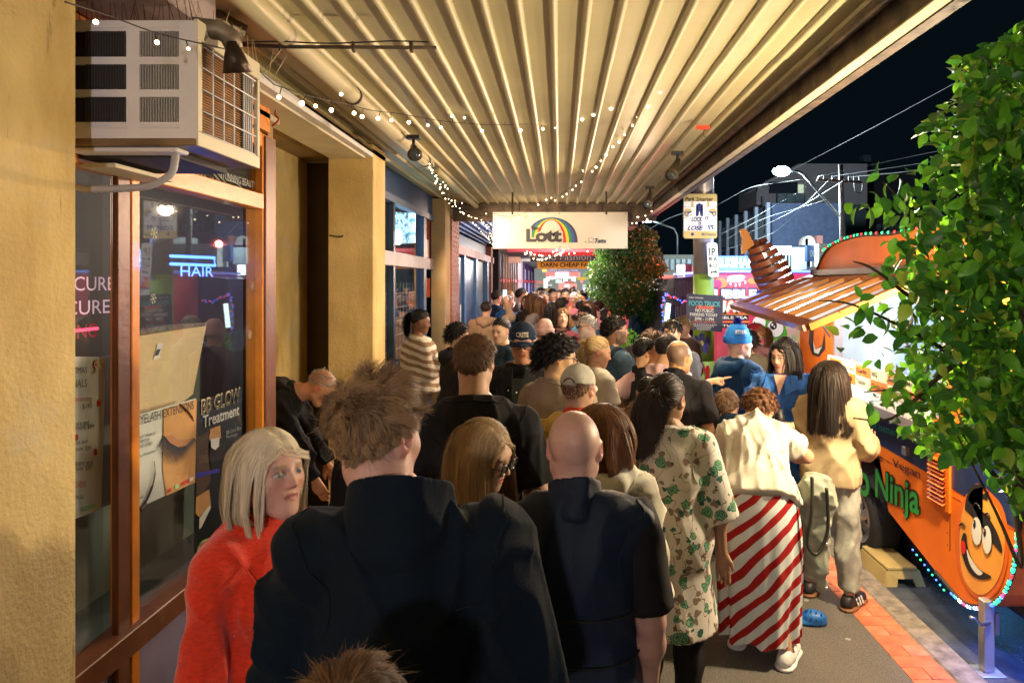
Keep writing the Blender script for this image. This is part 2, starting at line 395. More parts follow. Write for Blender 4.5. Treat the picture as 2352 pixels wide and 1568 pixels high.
def hand_prims(w, d, n, side, curl=.35, hs=1., pose='relax', thick=1.):
    w, d, n = (np.array(v, float) for v in (w, d, n)); d /= np.linalg.norm(d); n = n - d * (n @ d); n /= np.linalg.norm(n); u = np.cross(d, n) * side
    P = []; q = lambda a, b, c: w + hs * (u * a + d * b + n * c); k = .010
    P.append(cap(w, q(0, .03, 0), .023 * hs, .026 * hs, k=.02, flat=(n, .7)))
    bx = (-.029, -.010, .010, .029); fl = ((.030, .019, .017), (.038, .025, .019), (.042, .027, .020), (.038, .024, .018))
    for i in range(4):
        kn = q(bx[i], .085 - .006 * abs(i - 2), 0); P.append(cap(q(bx[i] * .6, .022, 0), kn, .0145 * hs, .0125 * hs, k=.014))
        c = curl * (1.25 - .12 * i)
        if pose == 'point': c = .04 if i == 3 else 1.35
        if pose == 'grip': c = .85
        a = 0; p = kn; r = (.0088 - .0006 * (i == 0)) * thick * hs
        for sgl in fl[i]:
            a += c if pose != 'relax' else c * .8
            e = p + hs * sgl * (d * math.cos(a) + n * math.sin(a) + u * (bx[i] * 1.2)); P.append(cap(p, e, r, r * .93, k=.004)); p = e; r *= .93
    t0 = q(.026, .022, .006); t1 = q(.048, .050, .018); t2 = q(.053 if pose != 'point' else .036, .078, .028)
    if pose in ('grip', 'point'): t1 = q(.042, .050, .028); t2 = q(.020, .070, .045)
    P += [cap(t0, t1, .0155 * hs, .0115 * hs, k=.014), cap(t1, t2, .0105 * thick * hs, .0085 * thick * hs, k=.005)]
    return P
def unit(v): v = np.array(v, float); return v / (np.linalg.norm(v) + 1e-9)

def strands(style, n, hc, Rh, hs, L, c1, c2, width, body=None, seed=1, front=.52, part=.25, sway=(0, 0, 0), thin=1.0, lump=.5):
    r = np.random.default_rng(seed); E = np.array([.079, .099, .092]) * hs; cc = np.array([0, -.013, .028]) * hs
    m = n * 3; u = r.normal(size=(m, 3)); u /= np.linalg.norm(u, axis=1)[:, None]
    thr = np.where(u[:, 1] < 0, -.90 + (u[:, 1] + 1) * .90, u[:, 1] * front) + r.normal(0, .03, m)
    thr = np.where((np.abs(u[:, 0]) > .72) & (u[:, 1] > 0), thr - .10, thr)
    u = u[u[:, 2] > thr][:n]; n = len(u)
    if n == 0: return None
    P = cc + u * E; nrm = u / E; nrm /= np.linalg.norm(nrm, axis=1)[:, None]
    if body is None: body = []
    down = Rh.T @ np.array([0, 0, -1.])
    K = 14; rnd = r.normal(size=(n, 3)); NC = {'short': 260, 'fuzz': 200, 'messy': 260, 'curly': 260}.get(style, 70)
    cl = r.normal(size=(NC, 3)); cl /= np.linalg.norm(cl, axis=1)[:, None]; ci = np.argmax(u @ cl.T, 1); crn_ = r.normal(size=(NC, 3)); crnd = crn_[ci]
    cnt_ = np.maximum(np.bincount(ci, minlength=NC), 1)[:, None]
    def lock(A_, am):
        'draw the hairs of one lock together'
        m_ = np.stack([np.bincount(ci, A_[:, j], NC) for j in range(3)], 1) / cnt_; return A_ + (m_[ci] - A_) * am
    pts = [P.copy()]
    if style in ('short', 'messy', 'curly', 'fuzz'):
        whorl = np.array([.02, -.6, .8]); fl = u - whorl; fl -= nrm * (fl * nrm).sum(1)[:, None]; fl /= np.linalg.norm(fl, axis=1)[:, None] + 1e-6
        if style == 'short': D = fl + nrm * .42 + rnd * .13 + crnd * .20 * lump; K = 7
        elif style == 'fuzz': D = fl + nrm * .5 + rnd * .35; K = 4
        elif style == 'messy': D = fl * .80 + nrm * (.06 + .85 * np.clip(u[:, 2:3], 0, 1)) + np.array([-.55, .1, .45]) * np.clip(u[:, 2:3] + .2, 0, 1) + rnd * .12 + crnd * .24; K = 12
        else: D = nrm * .9 + rnd * .4; K = 22
        D /= np.linalg.norm(D, axis=1)[:, None]
        Ls = L * r.uniform(.6, 1.1, n) * (1 + .25 * (crnd[:, 0] * lump)); Ls = np.maximum(Ls, L * .3)
        if style == 'messy': Ls *= .36 + .85 * np.clip(u[:, 2] + .12, 0, 1)
        if style == 'short': Ls *= .45 + .65 * np.clip(u[:, 2] + .45, 0, 1)
        ph = r.uniform(0, 6.28, n)
        for k in range(K):
            P = P + D * (Ls / K)[:, None]
            if style == 'messy': D = D + .10 * down + rnd * .04 + np.roll(crnd, 1, 1) * .10
            if style == 'short': D = D + .10 * down - nrm * .05
            if style == 'curly':
                a = ph + k * 1.15; t1 = np.cross(nrm, [0, 0, 1.]); t1 /= np.linalg.norm(t1, axis=1)[:, None] + 1e-6; t2 = np.cross(nrm, t1)
                D = nrm * .40 + (t1 * np.cos(a)[:, None] + t2 * np.sin(a)[:, None]) * 1.0 + down * .22
            D /= np.linalg.norm(D, axis=1)[:, None]
            if style in ('short', 'messy', 'fuzz'): P = lock(P, (.085 if style == 'messy' else .11))
            elif style == 'curly' and k > 3: P = lock(P, .10)
            pts.append(P.copy())
    elif style in ('long', 'bob', 'wavy'):
        K = 18; side = np.sign(u[:, 0] - part * .3 * (u[:, 2] > .5)); side[side == 0] = 1
        D = nrm * .28 + np.stack([side * .8 * np.clip(u[:, 2], 0, 1), -.15 - .5 * np.clip(u[:, 1], 0, 1), 0 * side], 1) + down * .4 + rnd * .04
        D /= np.linalg.norm(D, axis=1)[:, None]; Ls = L * (1 + r.normal(0, .035, n)) + .10 * hs * np.clip(u[:, 2], -.5, 1)
        swl = Rh.T @ np.array(sway, float); ph = r.uniform(0, 6.28, n) * .15 + ci
        for k in range(K):
            P = P + D * (Ls / K)[:, None]
            D = D * .62 + down * .42 + rnd * .012 + crnd * .02 + swl * .06
            if style == 'bob' and k > K * .6: D = D - np.stack([P[:, 0], P[:, 1] * .4, 0 * P[:, 2]], 1) * 1.6
            if style == 'wavy': D = D + np.stack([np.cos(ph + k * .8), np.sin(ph + k * .8), 0 * ph], 1) * .16
            D /= np.linalg.norm(D, axis=1)[:, None]
            if k > 2: P = lock(P, .05 if style == 'long' else .13)
            # keep outside the head, off the face and over the shoulders
            q = P - cc; e = E * 1.03 + .004; l = np.sqrt(((q / e) ** 2).sum(1)); ins = l < 1
            P[ins] = cc + q[ins] / l[ins][:, None]
            fm = (P[:, 1] > .035 * hs) & (P[:, 2] < .05 * hs) & (np.abs(P[:, 0]) < .066 * hs)
            P[fm, 0] = np.sign(P[fm, 0] + 1e-6) * .066 * hs
            nk = (np.hypot(P[:, 0], P[:, 1] + .03) < .062) & (P[:, 2] < -.05); P[nk, :2] *= (.066 / (np.hypot(P[nk, 0], P[nk, 1] + .03) + 1e-5))[:, None]
            W = (Rh @ P.T).T + hc
            for c, rr in body:
                q = W - c; l = np.sqrt(((q / rr) ** 2).sum(1)); ins = l < 1; W[ins] = c + q[ins] / l[ins][:, None]
            P = (Rh.T @ (W - hc).T).T; pts.append(P.copy())
    elif style in ('pony', 'bun', 'back'):
        T = unit([0, -.93, .22 if style != 'bun' else .62]); K1 = 8; K2 = 14 if style != 'back' else 0
        for k in range(1, K1 + 1):
            t = k / K1; d = u * (1 - t) + T * t; d /= np.linalg.norm(d, axis=1)[:, None]
            lift = .004 + .006 * np.sin(t * 3.14) + .002 * rnd[:, 0] + .003 * crnd[:, 1] * math.sin(t * 3.1)
            pts.append(cc + d * (E + lift[:, None]))
        P = pts[-1].copy() + rnd * .004
        if style == 'pony':
            th = rnd * .011 + crnd * .007; D = unit(T) * .8 + down * .3 + rnd * .18; Ls = L * (1 + r.normal(0, .10, n)); ph = r.uniform(0, 6.28, n) * .2 + (ci % 5); swl = Rh.T @ np.array(sway, float)
            for k in range(K2):
                D = D / np.linalg.norm(D, axis=1)[:, None]; P = P + D * (Ls / K2)[:, None] + th * math.sin(min(1, (k + 1) / 5) * 1.57) * .22 * (1 if k < 5 else 0) - th * .12 * (k > 9)
                D = D * .6 + down * .45 + swl * .08 + np.stack([np.cos(ph + k * .7), np.sin(ph + k * .7), 0 * ph], 1) * (.07 + .16 * (lump > .8))
                W = (Rh @ P.T).T + hc
                for c, rr in body:
                    q = W - c; l = np.sqrt(((q / rr) ** 2).sum(1)); ins = l < 1; W[ins] = c + q[ins] / l[ins][:, None]
                P = (Rh.T @ (W - hc).T).T; pts.append(P.copy())
        elif style == 'bun':
            bc = cc + T * (E + .028 * hs); ax = r.normal(size=(n, 3)); ax /= np.linalg.norm(ax, axis=1)[:, None]; b0 = np.cross(ax, rnd); b0 /= np.linalg.norm(b0, axis=1)[:, None] + 1e-6; b1 = np.cross(ax, b0)
            rr = L * .2 * r.uniform(.55, 1.15, n)
            for k in range(K2):
                a = k * .5; pts.append(bc + (b0 * math.cos(a) + b1 * math.sin(a)) * rr[:, None])
    A = np.stack(pts, 1); fly = r.random(n) < .035; t3 = np.linspace(0, 1, A.shape[1])[None, :, None] ** 1.5; A[fly] += (r.normal(0, (.013 if style in ('short', 'messy', 'curly', 'fuzz') else .005), (fly.sum(), 1, 3)) + nrm[fly][:, None] * .006) * t3                                            # n, K, 3 in the head frame
    K = A.shape[1]; Tn = np.gradient(A, axis=1); Tn /= np.linalg.norm(Tn, axis=2)[..., None] + 1e-8
    O = A - cc; O[..., 2] *= .6; O /= np.linalg.norm(O, axis=2)[..., None] + 1e-8; O = O + r.normal(0, .25, (n, 1, 3))
    S = np.cross(Tn, O); S /= np.linalg.norm(S, axis=2)[..., None] + 1e-8
    wv = width * (1 - .75 * (np.linspace(0, 1, K) ** 2))[None, :, None]
    A = A @ Rh.T + hc; S = S @ Rh.T
    V = np.stack([A - S * wv / 2, A + S * wv / 2], 2).reshape(-1, 3)
    base = (np.arange(n) * K * 2)[:, None] + (np.arange(K - 1) * 2)[None]; base = base.ravel()
    Q = np.stack([base, base + 1, base + 3, base + 2], 1)
    mixv = np.clip(r.normal(.5, .28, n) + .35 * crnd[:, 2] * .5, 0, 1)[:, None, None]; cA, cB = np.array(c1), np.array(c2)
    c = cA * (1 - mixv) + cB * mixv; c = np.broadcast_to(c, (n, K, 3)); c = np.repeat(c.reshape(-1, 3), 2, 0)
    return V, Q, c
HAIR = dict(brown=((.055, .028, .013), (.16, .085, .038)), dark=((.008, .006, .005), (.03, .019, .013)), black=((.004, .004, .005), (.016, .013, .012)), blonde=((.34, .22, .10), (.62, .46, .24)),
            silver=((.52, .44, .31), (.84, .76, .58)), grey=((.20, .19, .18), (.45, .43, .40)), auburn=((.09, .035, .015), (.22, .10, .04)), sandy=((.14, .085, .045), (.34, .22, .12)), red=((.30, .09, .03), (.5, .2, .08)), dblonde=((.20, .13, .065), (.42, .29, .15)))
SK = dict(pale=(.62, .40, .31), light=(.55, .34, .24), tan=(.42, .25, .16), brown=(.25, .14, .085), dark=(.13, .07, .045), pink=(.62, .36, .29))

def seam(root, ob, P, r_, m, nm, closed=True):
    'a stitched line laid on the cloth'
    out = []
    for p in P:
        ok, loc, nr_, _ = ob.closest_point_on_mesh(Vector(p)); out.append(loc + nr_ * r_ * .4)
    o = MB().tube(out, r_, 5, closed=closed).out(nm, m, None, True); o.parent = root; return o
def person(label, X, Z, H, yaw=0., top=None, bottom=None, hair=None, skin='light', head=(0, 0, 0), arms=None, lean=0., wide=1., fem=False, face=None,
           group='people in the crowd', hs=1., shoes=None, gz=0., legs=None, extra=None, detail=1., low=False, hat=None, glasses=None, neck=(0, 0, 0), side_lean=0., stance=1.):
    'yaw in degrees: 0 looks up the street away from the viewer, 90 to the left, -90 to the right, 180 towards the viewer'
    s = (H + .032) / 1.75; face = face or {}; root = empty('person', (X, Z, gz), label, 'person', group, R(yaw)); dz = Z
    sk = np.array(SK[skin]) if isinstance(skin, str) else np.array(skin)
    hB = max(.012, min(.030, dz * .0042)) / detail; hH = max(.0042, min(.012, dz * .0019)) / detail; hC = max(.0075, min(.022, dz * .0030)) / detail
    if fem: shw, hipw, ch, wa = .158, .168, .140, .115
    else: shw, hipw, ch, wa = .180, .155, .162, .135
    shw *= s * (1 + .35 * (wide - 1)); RL = rotm(0, -lean, side_lean); piv = np.array([0, 0, .95 * s])
    T = lambda p: RL @ (np.array(p, float) * s - piv) + piv
    RT = RL
    hcl = T((0, .012, 0)) * 0
    hc = RL @ (np.array([0, .015 * s, H - .118 * hs]) - piv) + piv + np.array(neck)
    Rh = RL @ rotm(R(head[0]), R(head[1]), R(head[2])) if lean < .3 else rotm(R(head[0]), R(head[1]), R(head[2]))
    w = wide
    tor = lambda e=0, ww=1.: [ell(T((0, .0, .95)), np.array([hipw * w, .118 * w, .14]) * s * ww + e, RT, k=.05), ell(T((0, .01 + .02 * (w - 1), 1.10)), np.array([wa * w, .105 * w, .16]) * s * ww + e, RT, k=.05),
                     ell(T((0, 0, 1.27)), np.array([ch * (1 + .6 * (w - 1)), .115 * (1 + .7 * (w - 1)), .18]) * s * ww + e, RT, k=.05), *[cap(RL @ (np.array([g * .03, -.012, 1.425 * s]) - piv) + piv, RL @ (np.array([g * (shw - .012), -.008, 1.372 * s]) - piv) + piv, .050 * s + e * .7, .050 * s + e * .8, k=.05) for g in (-1, 1)],
                     cap(T((-.075, -.02, 1.415)), T((0, -.02, 1.49)), .044 * s + e * .5, .040 * s + e * .2, k=.05), cap(T((.075, -.02, 1.415)), T((0, -.02, 1.49)), .044 * s + e * .5, .040 * s + e * .2, k=.05),
                     ell(T((-.075, -.05, .93)), np.array([.088, .082, .10]) * s * w + e, RT, k=.04), ell(T((.075, -.05, .93)), np.array([.088, .082, .10]) * s * w + e, RT, k=.04)] + (
                     [ell(T((-.072, .085, 1.26)), np.array([.062, .05, .06]) * s + e * .7, RT, k=.04), ell(T((.072, .085, 1.26)), np.array([.062, .05, .06]) * s + e * .7, RT, k=.04)] if fem else [ell(T((0, .05, 1.30)), np.array([.12, .075, .09]) * s + e * .7, RT, k=.05)])
    # arms: directions of upper arm and forearm in the body frame
    arms = arms or [((.12, 0, -1), (.05, .18, -1)), ((.12, 0, -1), (.05, .18, -1))]
    A = []
    for i, sd in enumerate((-1, 1)):
        ua, fa = arms[i][0], arms[i][1]; sh = RL @ (np.array([sd * shw, 0, 1.368 * s]) - piv) + piv
        ua = unit(np.array(ua) * [sd, 1, 1]); fa = unit(np.array(fa) * [sd, 1, 1])
        if len(arms[i]) < 5 or not arms[i][4]: ua = ua
        el = sh + ua * .275 * s; wr = el + fa * .25 * s
        A.append((sh, el, wr, fa, sd, arms[i][2] if len(arms[i]) > 2 else 'relax', arms[i][3] if len(arms[i]) > 3 else None))
    legs = legs or [((-.09, 0, .90), (-.10, .015, .49), (-.105 * stance, -.02, .085)), ((.09, 0, .90), (.10, .015, .49), (.105 * stance, -.02, .085))]
    legs = [[np.array(q) * s for q in l] for l in legs]
    lw = .6 + .4 * w
    Lg = lambda e=0., e2=0., cut=None: sum([[cap(l[0], l[1], .088 * s * lw + e, .058 * s * lw + e2, k=.03), cap(l[1], l[2], .058 * s * lw + e2, .038 * s + e2, k=.02), ell(l[1] * .65 + l[2] * .35 + [0, -.018 * s, 0], np.array([.052, .058, .11]) * s * lw + e2, k=.03)] for l in legs], [])
    # --- skin: one body
    Vs, Qs, Cs = [], [], []
    def acc(P, Q, C):
        k = sum(len(v) for v in Vs); Vs.append(P); Qs.append(Q + k); Cs.append(C)
    hp = head_prims(hs, fem=fem, nose=face.get('nose', 1.)); hp = put(hp, Rh, hc)
    nb = T((0, -.02, 1.43)); nt_ = Rh @ (np.array([0, -.022, -.055]) * hs) + hc
    nr = (.050 if fem else .058) * s
    hp += [cap(nb, nt_, nr * 1.06, nr, k=.025)]
    P, Q = grow(hp, hH); Lc = (P - hc) @ Rh / hs; acc(P, Q, face_color(Lc, sk, face))
    bare = not low and top and top.get('sleeve', 'long') != 'long'
    pr = tor(-.006)
    if not low: pr += Lg(-.004)
    for sh, el, wr, fa, sd, hp_, hn in A: pr += [cap(sh, el, .048 * s * lw, .040 * s * lw, k=.03)] + ([] if bare else [cap(el, wr, .037 * s, .026 * s, k=.02)])
    P, Q = grow(pr, max(hB, .02)); acc(P, Q, np.tile(sk, (len(P), 1)))
    for sh, el, wr, fa, sd, pose, hn in A:
        pr = [cap(sh, el, .049 * s * lw, .041 * s * lw, k=.02), cap(el, wr, .041 * s * lw, .027 * s, k=.02), ell(el * .7 + wr * .3, np.array([.044, .044, .044]) * s * lw, k=.03)] if bare else [cap(el, wr, .030 * s, .026 * s)]
        n_ = np.array(hn, float) if hn is not None else np.array([-sd, .2, .0])
        pr += hand_prims(wr, fa, n_, sd * -1, hs=s * (.92 if fem else 1.), pose=pose, thick=1.1 if dz < 5 else 1.3)
        P, Q = grow(pr, max(.0062, hH * 1.15)); hm = np.linalg.norm(P - wr, axis=1) < .2; cc_ = np.tile(sk, (len(P), 1)); tip = np.linalg.norm(P - (wr + fa * .15), axis=1) < .06; cc_[tip] *= (1.05, .9, .86); acc(P, Q, cc_)
    body = mesh_np('body', np.concatenate(Vs), np.concatenate(Qs), skin_mat(), root, col=np.concatenate(Cs))
    # --- clothes
    sd_ = int(abs(X * 100) + Z * 31)
    if top:
        e = top.get('ease', .018); hem = top.get('hem', .86) * s; am = top.get('fold', .0045); m = top['mat']; fr = top.get('freq', 22.)
        pr = tor(e * .9) ; hl = max(hem, .45 * s)
        fw = top.get('flare', 1.)
        pr.append(cap(T((0, .0, 1.18)), RL @ (np.array([0, .0, hem]) - piv) + piv if lean > .3 else np.array([0, 0, hem]), .118 * s * w + e, (hipw * s * w * 1.0 + e) * fw, k=.06, flat=(np.array([0, 1., 0]), .78 + .05 * (w > 1.1))))
        hn = RL @ np.array([0, 0, -1.]) if lean > .3 else np.array([0, 0, -1.]); hp0 = RL @ (np.array([0, 0, hem]) - piv) + piv if lean > .3 else np.array([0, 0, hem])
        cuts = [(hp0, hn), (T((0, -.015, 1.485 - .01 * fem)), unit(RL @ np.array([0, .25, 1.])))]
        sl = []; slv = top.get('sleeve', 'long'); scuts = []
        for sh, el, wr, fa, sd, pose, hn_ in A:
            ua = unit(el - sh)
            if slv == 'none': continue
            if slv == 'short': f = top.get('slen', .72); sl.append(([cap(sh, sh + (el - sh) * (f + .2), .056 * s * lw + e * .7, .058 * s * lw + e * top.get('sflare', 1.2), k=.03)], [(sh + (el - sh) * f, ua)], folds(am * .8, sd_ + 3, fr)))
            else:
                se = top.get('sl_ease', e * .7); sl.append(([cap(sh, el, .052 * s * lw + se, .043 * s * lw + se, k=.03), cap(el, el + (wr - el) * 1.02, .041 * s * lw + se * .9, .028 * s + se * top.get('cuff', .55), k=.03)], [(el + (wr - el) * top.get('reach', .95), unit(wr - el))], folds(am * 1.5, sd_ + 5, fr)))
        if slv == 'short' and slv != 'none' and False: pass
        P, Q = grow(None, hC, groups=[(pr, cuts, folds(am, sd_, fr))] + sl)
        so = mesh_np(top.get('name', 'shirt'), P, Q, m, root)
        if dz < 5.2 and not low: 
            sm_ = m; ring = lambda c, ax_, r_, nm, tr: seam(root, so, [c + r_ * (math.cos(a) * unit(np.cross(ax_, [0, 1, .1])) + math.sin(a) * unit(np.cross(ax_, np.cross(ax_, [0, 1, .1])))) for a in np.linspace(0, 2 * math.pi, 40, endpoint=False)], tr, m if nm == 'neck_rib' else sm_, nm)
            if not top.get('collar') and not top.get('hood'): ring(T((0, -.015, 1.455)), unit(RL @ np.array([0, .3, 1.])), .12, 'neck_rib', .0045)
            for sh, el, wr, fa, sd, pose, hn_ in A: ring(sh - np.array([sd * .012, 0, .0]), unit([sd, 0, -.35]), .16, 'armhole_seam', .0022)
        ex = []
        if top.get('collar'):
            ch_ = top['collar']; cr = top.get('cr', 0); a0 = T((0, -.022, 1.43)); a1 = T((0, -.02, 1.48 + ch_)) + np.array([0, .01, 0]); ex.append(([cap(a0, a1 + (a1 - a0) * .3, nr + .028 + cr, nr + .017 + cr, k=.01), cap(a0 + (a1 - a0) * .2, a1 + (a1 - a0) * .6, nr + .004 + cr, nr + .006 + cr, k=.008, sub=True)], [(a1, unit(unit(a1 - a0) + np.array([0, .35, 0])))]))
        if top.get('hood'):
            hk = [T(q) for q in ((-.055, .085, 1.40), (-.095, .03, 1.445), (-.105, -.05, 1.445), (-.07, -.115, 1.415), (0, -.135, 1.385), (.07, -.115, 1.415), (.105, -.05, 1.445), (.095, .03, 1.445), (.055, .085, 1.40))]; hr = (.018, .026, .034, .042, .048, .042, .034, .026, .018)
            ex.append(([cap(hk[q], hk[q + 1], hr[q] * s, hr[q + 1] * s, k=.03) for q in range(8)] + [cap(T((0, -.11, 1.40)), T((0, -.10, 1.30)), .055 * s, .02 * s, k=.05)], []))
        for pr, cu in ex:
            P, Q = grow(pr, hC * .8, cu, folds(.0015, sd_ + 9)); mesh_np('hood' if top.get('hood') and len(cu) == 0 else 'collar', P, Q, top.get('cmat', m), root)
        if top.get('puff') or top.get('lines'): pass
    if bottom and not low:
        m = bottom['mat']; kd = bottom.get('kind', 'trousers'); e = bottom.get('ease', .012); am = bottom.get('fold', .003)
        if kd in ('trousers', 'shorts'):
            cz = bottom.get('len', .10) * s
            pr = [ell((0, -.005, .95 * s), np.array([hipw * w, .122 * w, .12]) * s + e, k=.05), ell((-.075 * s, -.05 * s, .92 * s), np.array([.09, .085, .10]) * s * w + e, k=.04), ell((.075 * s, -.05 * s, .92 * s), np.array([.09, .085, .10]) * s * w + e, k=.04)] + Lg(e, bottom.get('ease2', e * 1.3))
            P, Q = grow(pr, hB * .8, [((0, 0, cz), (0, 0, -1.)), ((0, 0, 1.06 * s), (0, 0, 1.))], folds(am, sd_ + 7, 30)); mesh_np('shorts' if kd == 'shorts' else 'trousers', P, Q, m, root)
        else:
            zt, zb = bottom.get('top', 1.02) * s, bottom['len'] * s; rb = bottom.get('r', .27); c0 = np.array(bottom.get('c0', (0, 0))); c1 = np.array(bottom.get('c1', (0, 0)))
            nf = bottom.get('pleats', 9); V = []; Q = []; nu, nv = 140, 40
            for i in range(nv + 1):
                t = i / nv; z = zt + (zb - zt) * t; rx = (hipw * s * w + e) * (1 - t) ** 1 + rb * t + .05 * math.sin(t * 3.1) * (1 - t); cx = c0 * (1 - t) + c1 * t
                for j in range(nu):
                    a = 2 * math.pi * j / nu; f = 1 + t * (.075 * math.sin(nf * a + 2.2 * math.sin(a * 2) + 1.5 * t) + .035 * math.sin(17 * a + 3 * math.sin(a))); V.append((cx[0] + rx * f * math.cos(a), cx[1] + rx * f * .82 * math.sin(a), z + .012 * t * math.sin(nf * a)))
            for i in range(nv):
                for j in range(nu): Q.append((i * nu + j, (i + 1) * nu + j, (i + 1) * nu + (j + 1) % nu, i * nu + (j + 1) % nu))
            mesh_np('skirt', np.array(V), np.array(Q), m, root)
    if shoes and not low:
        for l in legs:
            an = l[2]; fx = shoes.get('toe', (0, 1)); f3 = np.array([fx[0] + np.sign(an[0]) * .12, fx[1], 0]); f3 = unit(f3); up = np.array([0, 0, 1.]); base = np.array([an[0], an[1], an[2] - .085 * s])
            q = lambda a, b, c=0: base + f3 * a + up * b + np.cross(f3, up) * c
            pr = [cap(q(-.035, .045), q(.03, .05), .040, .040, k=.03), cap(q(.03, .045), q(.165, .032), .040, .034, k=.03), cap(q(-.03, .05), q(-.02, .085), .036, .034, k=.02)]
            P, Q = grow(pr, min(hB, .012), [(q(0, .022), (0, 0, -1.)), (q(-.02, .098), unit(up - f3 * .3))]); mesh_np('shoe', P, Q, shoes['mat'], root)
            pr = [cap(q(-.035, .014), q(.0, .014), .046, .044, k=.03, flat=(up, .3)), cap(q(.0, .014), q(.165, .012), .044, .042, k=.03, flat=(up, .3)), cap(q(-.03, .006), q(.15, .006), .040, .036, k=.02, flat=(up, .3))]
            P, Q = grow(pr, .008); mesh_np('shoe_sole', P, Q, shoes.get('sole', shoes['mat']), root)
            if shoes.get('stripes'):
                for sg in (-1, 1):
                    for i in range(3):
                        a = .02 + i * .032; b = MB(); P4 = [q(a + dx, zz, sg * off) for dx, zz, off in ((0, .026, .0475), (.014, .026, .0475), (.0, .074, .036), (-.014, .074, .036))]; b.prism(P4, cross_off(P4, .004 * sg)); o = b.out('shoe_stripe', shoes['stripes'], None); o.parent = root
    # --- hair and hats
    if hair:
        st, L, colr = hair[0], hair[1], HAIR[hair[2]]; kw = hair[3] if len(hair) > 3 else {}
        nst = int((9500 if dz < 2.5 else 6000 if dz < 3.5 else 3000 if dz < 5.2 else 1300 if dz < 9 else 420) * kw.get('den', 1)); wd = (.0008 + .00085 * dz) * kw.get('w', 1.)
        kk = {k: v for k, v in kw.items() if k not in ('den', 'w', 'nocap')}
        bod = [(T((0, -.005, 1.27)), np.array([ch * 1.02 * s + .01, .125 * s + .02, .20 * s + .01])), (T((-.10, -.01, 1.36)), np.array([.10, .075, .09]) * s), (T((.10, -.01, 1.36)), np.array([.10, .075, .09]) * s)]
        if st != 'bald':
            res = strands(st, nst, hc, Rh, hs, L, colr[0], colr[1], wd, bod, seed=sd_ + 1, **kk)
            V, Q, C = res
            if not kw.get('nocap'):
                fu = .25 if st not in ('curly', 'messy') else .55
                cp = [ell(np.array([0, -.0145, .029]) * hs, np.array([.0795, .0985, .092]) * hs + (.006 if st in ('curly',) else .0015), k=.01)]; nn = unit([0, .60, -.80]); pt = np.array([0, .066, .062]) * hs
                P, Qc = grow(put(cp, Rh, hc), max(.006, hH * 1.4), [(Rh @ pt + hc, Rh @ nn)]); Cc = np.tile(np.array(colr[0]) * .9 + .1 * np.array(colr[1]), (len(P), 1)) * RNG.uniform(.8, 1.2, (len(P), 1))
                Q = np.concatenate([Q, Qc + len(V)]); V = np.concatenate([V, P]); C = np.concatenate([C, Cc])
            mesh_np('hair', V, Q, hair_mat(), root, col=C)
    if hat:
        hat(root, Rh, hc, hs)
    if glasses:
        b = MB(); W = lambda p: tuple(Rh @ (np.array(p) * hs) + hc)
        for sg in (-1, 1):
            rx, rz = glasses.get('r', (.024, .019)); b.tube([W((sg * .033 + rx * math.copysign(abs(math.cos(a)) ** .7, math.cos(a)), .108 - .25 * abs(.0), .002 + rz * math.copysign(abs(math.sin(a)) ** .7, math.sin(a)))) for a in np.linspace(0, 6.283, 20, endpoint=False)], glasses.get('t', .0022), 6, closed=True)
            b.tube([W((sg * (.033 + rx), .107, .008)), W((sg * .078, .085, .010)), W((sg * .084, .0, .012))], glasses.get('t', .0022), 6)
        b.tube([W((-.010, .109, .006)), W((0, .113, .009)), W((.010, .109, .006))], glasses.get('t', .0022), 6); o = b.out('glasses', glasses['mat'], None, True); o.parent = root
        b = MB()
        for sg in (-1, 1): b.add([W((sg * .033 + .023 * math.cos(a), .1075, .002 + .018 * math.sin(a))) for a in np.linspace(0, 6.283, 16, endpoint=False)], [tuple(range(16))])
        o = b.out('glasses_lens', glasses.get('lens') or mat('lens', (.9, .9, .9), .05, spec=.5, trans=1.), None); o.parent = root
    info = dict(root=root, hc=hc, Rh=Rh, T=T, RL=RL, A=A, s=s, legs=legs, hs=hs)
    if extra: extra(info)
    return info
def cross_off(P4, d):
    n = np.cross(P4[1] - P4[0], P4[2] - P4[0]); return unit(n) * d
def L2W(info, p):
    'person frame to world'
    o = info['root']; a = o.rotation_euler[2]; p = np.array(p, float)
    return Vector((o.location.x + p[0] * math.cos(a) - p[1] * math.sin(a), o.location.y + p[0] * math.sin(a) + p[1] * math.cos(a), o.location.z + p[2]))
def W2L(info, p):
    o = info['root']; a = -o.rotation_euler[2]; x, y = p[0] - o.location.x, p[1] - o.location.y
    return np.array([x * math.cos(a) - y * math.sin(a), x * math.sin(a) + y * math.cos(a), p[2] - o.location.z])
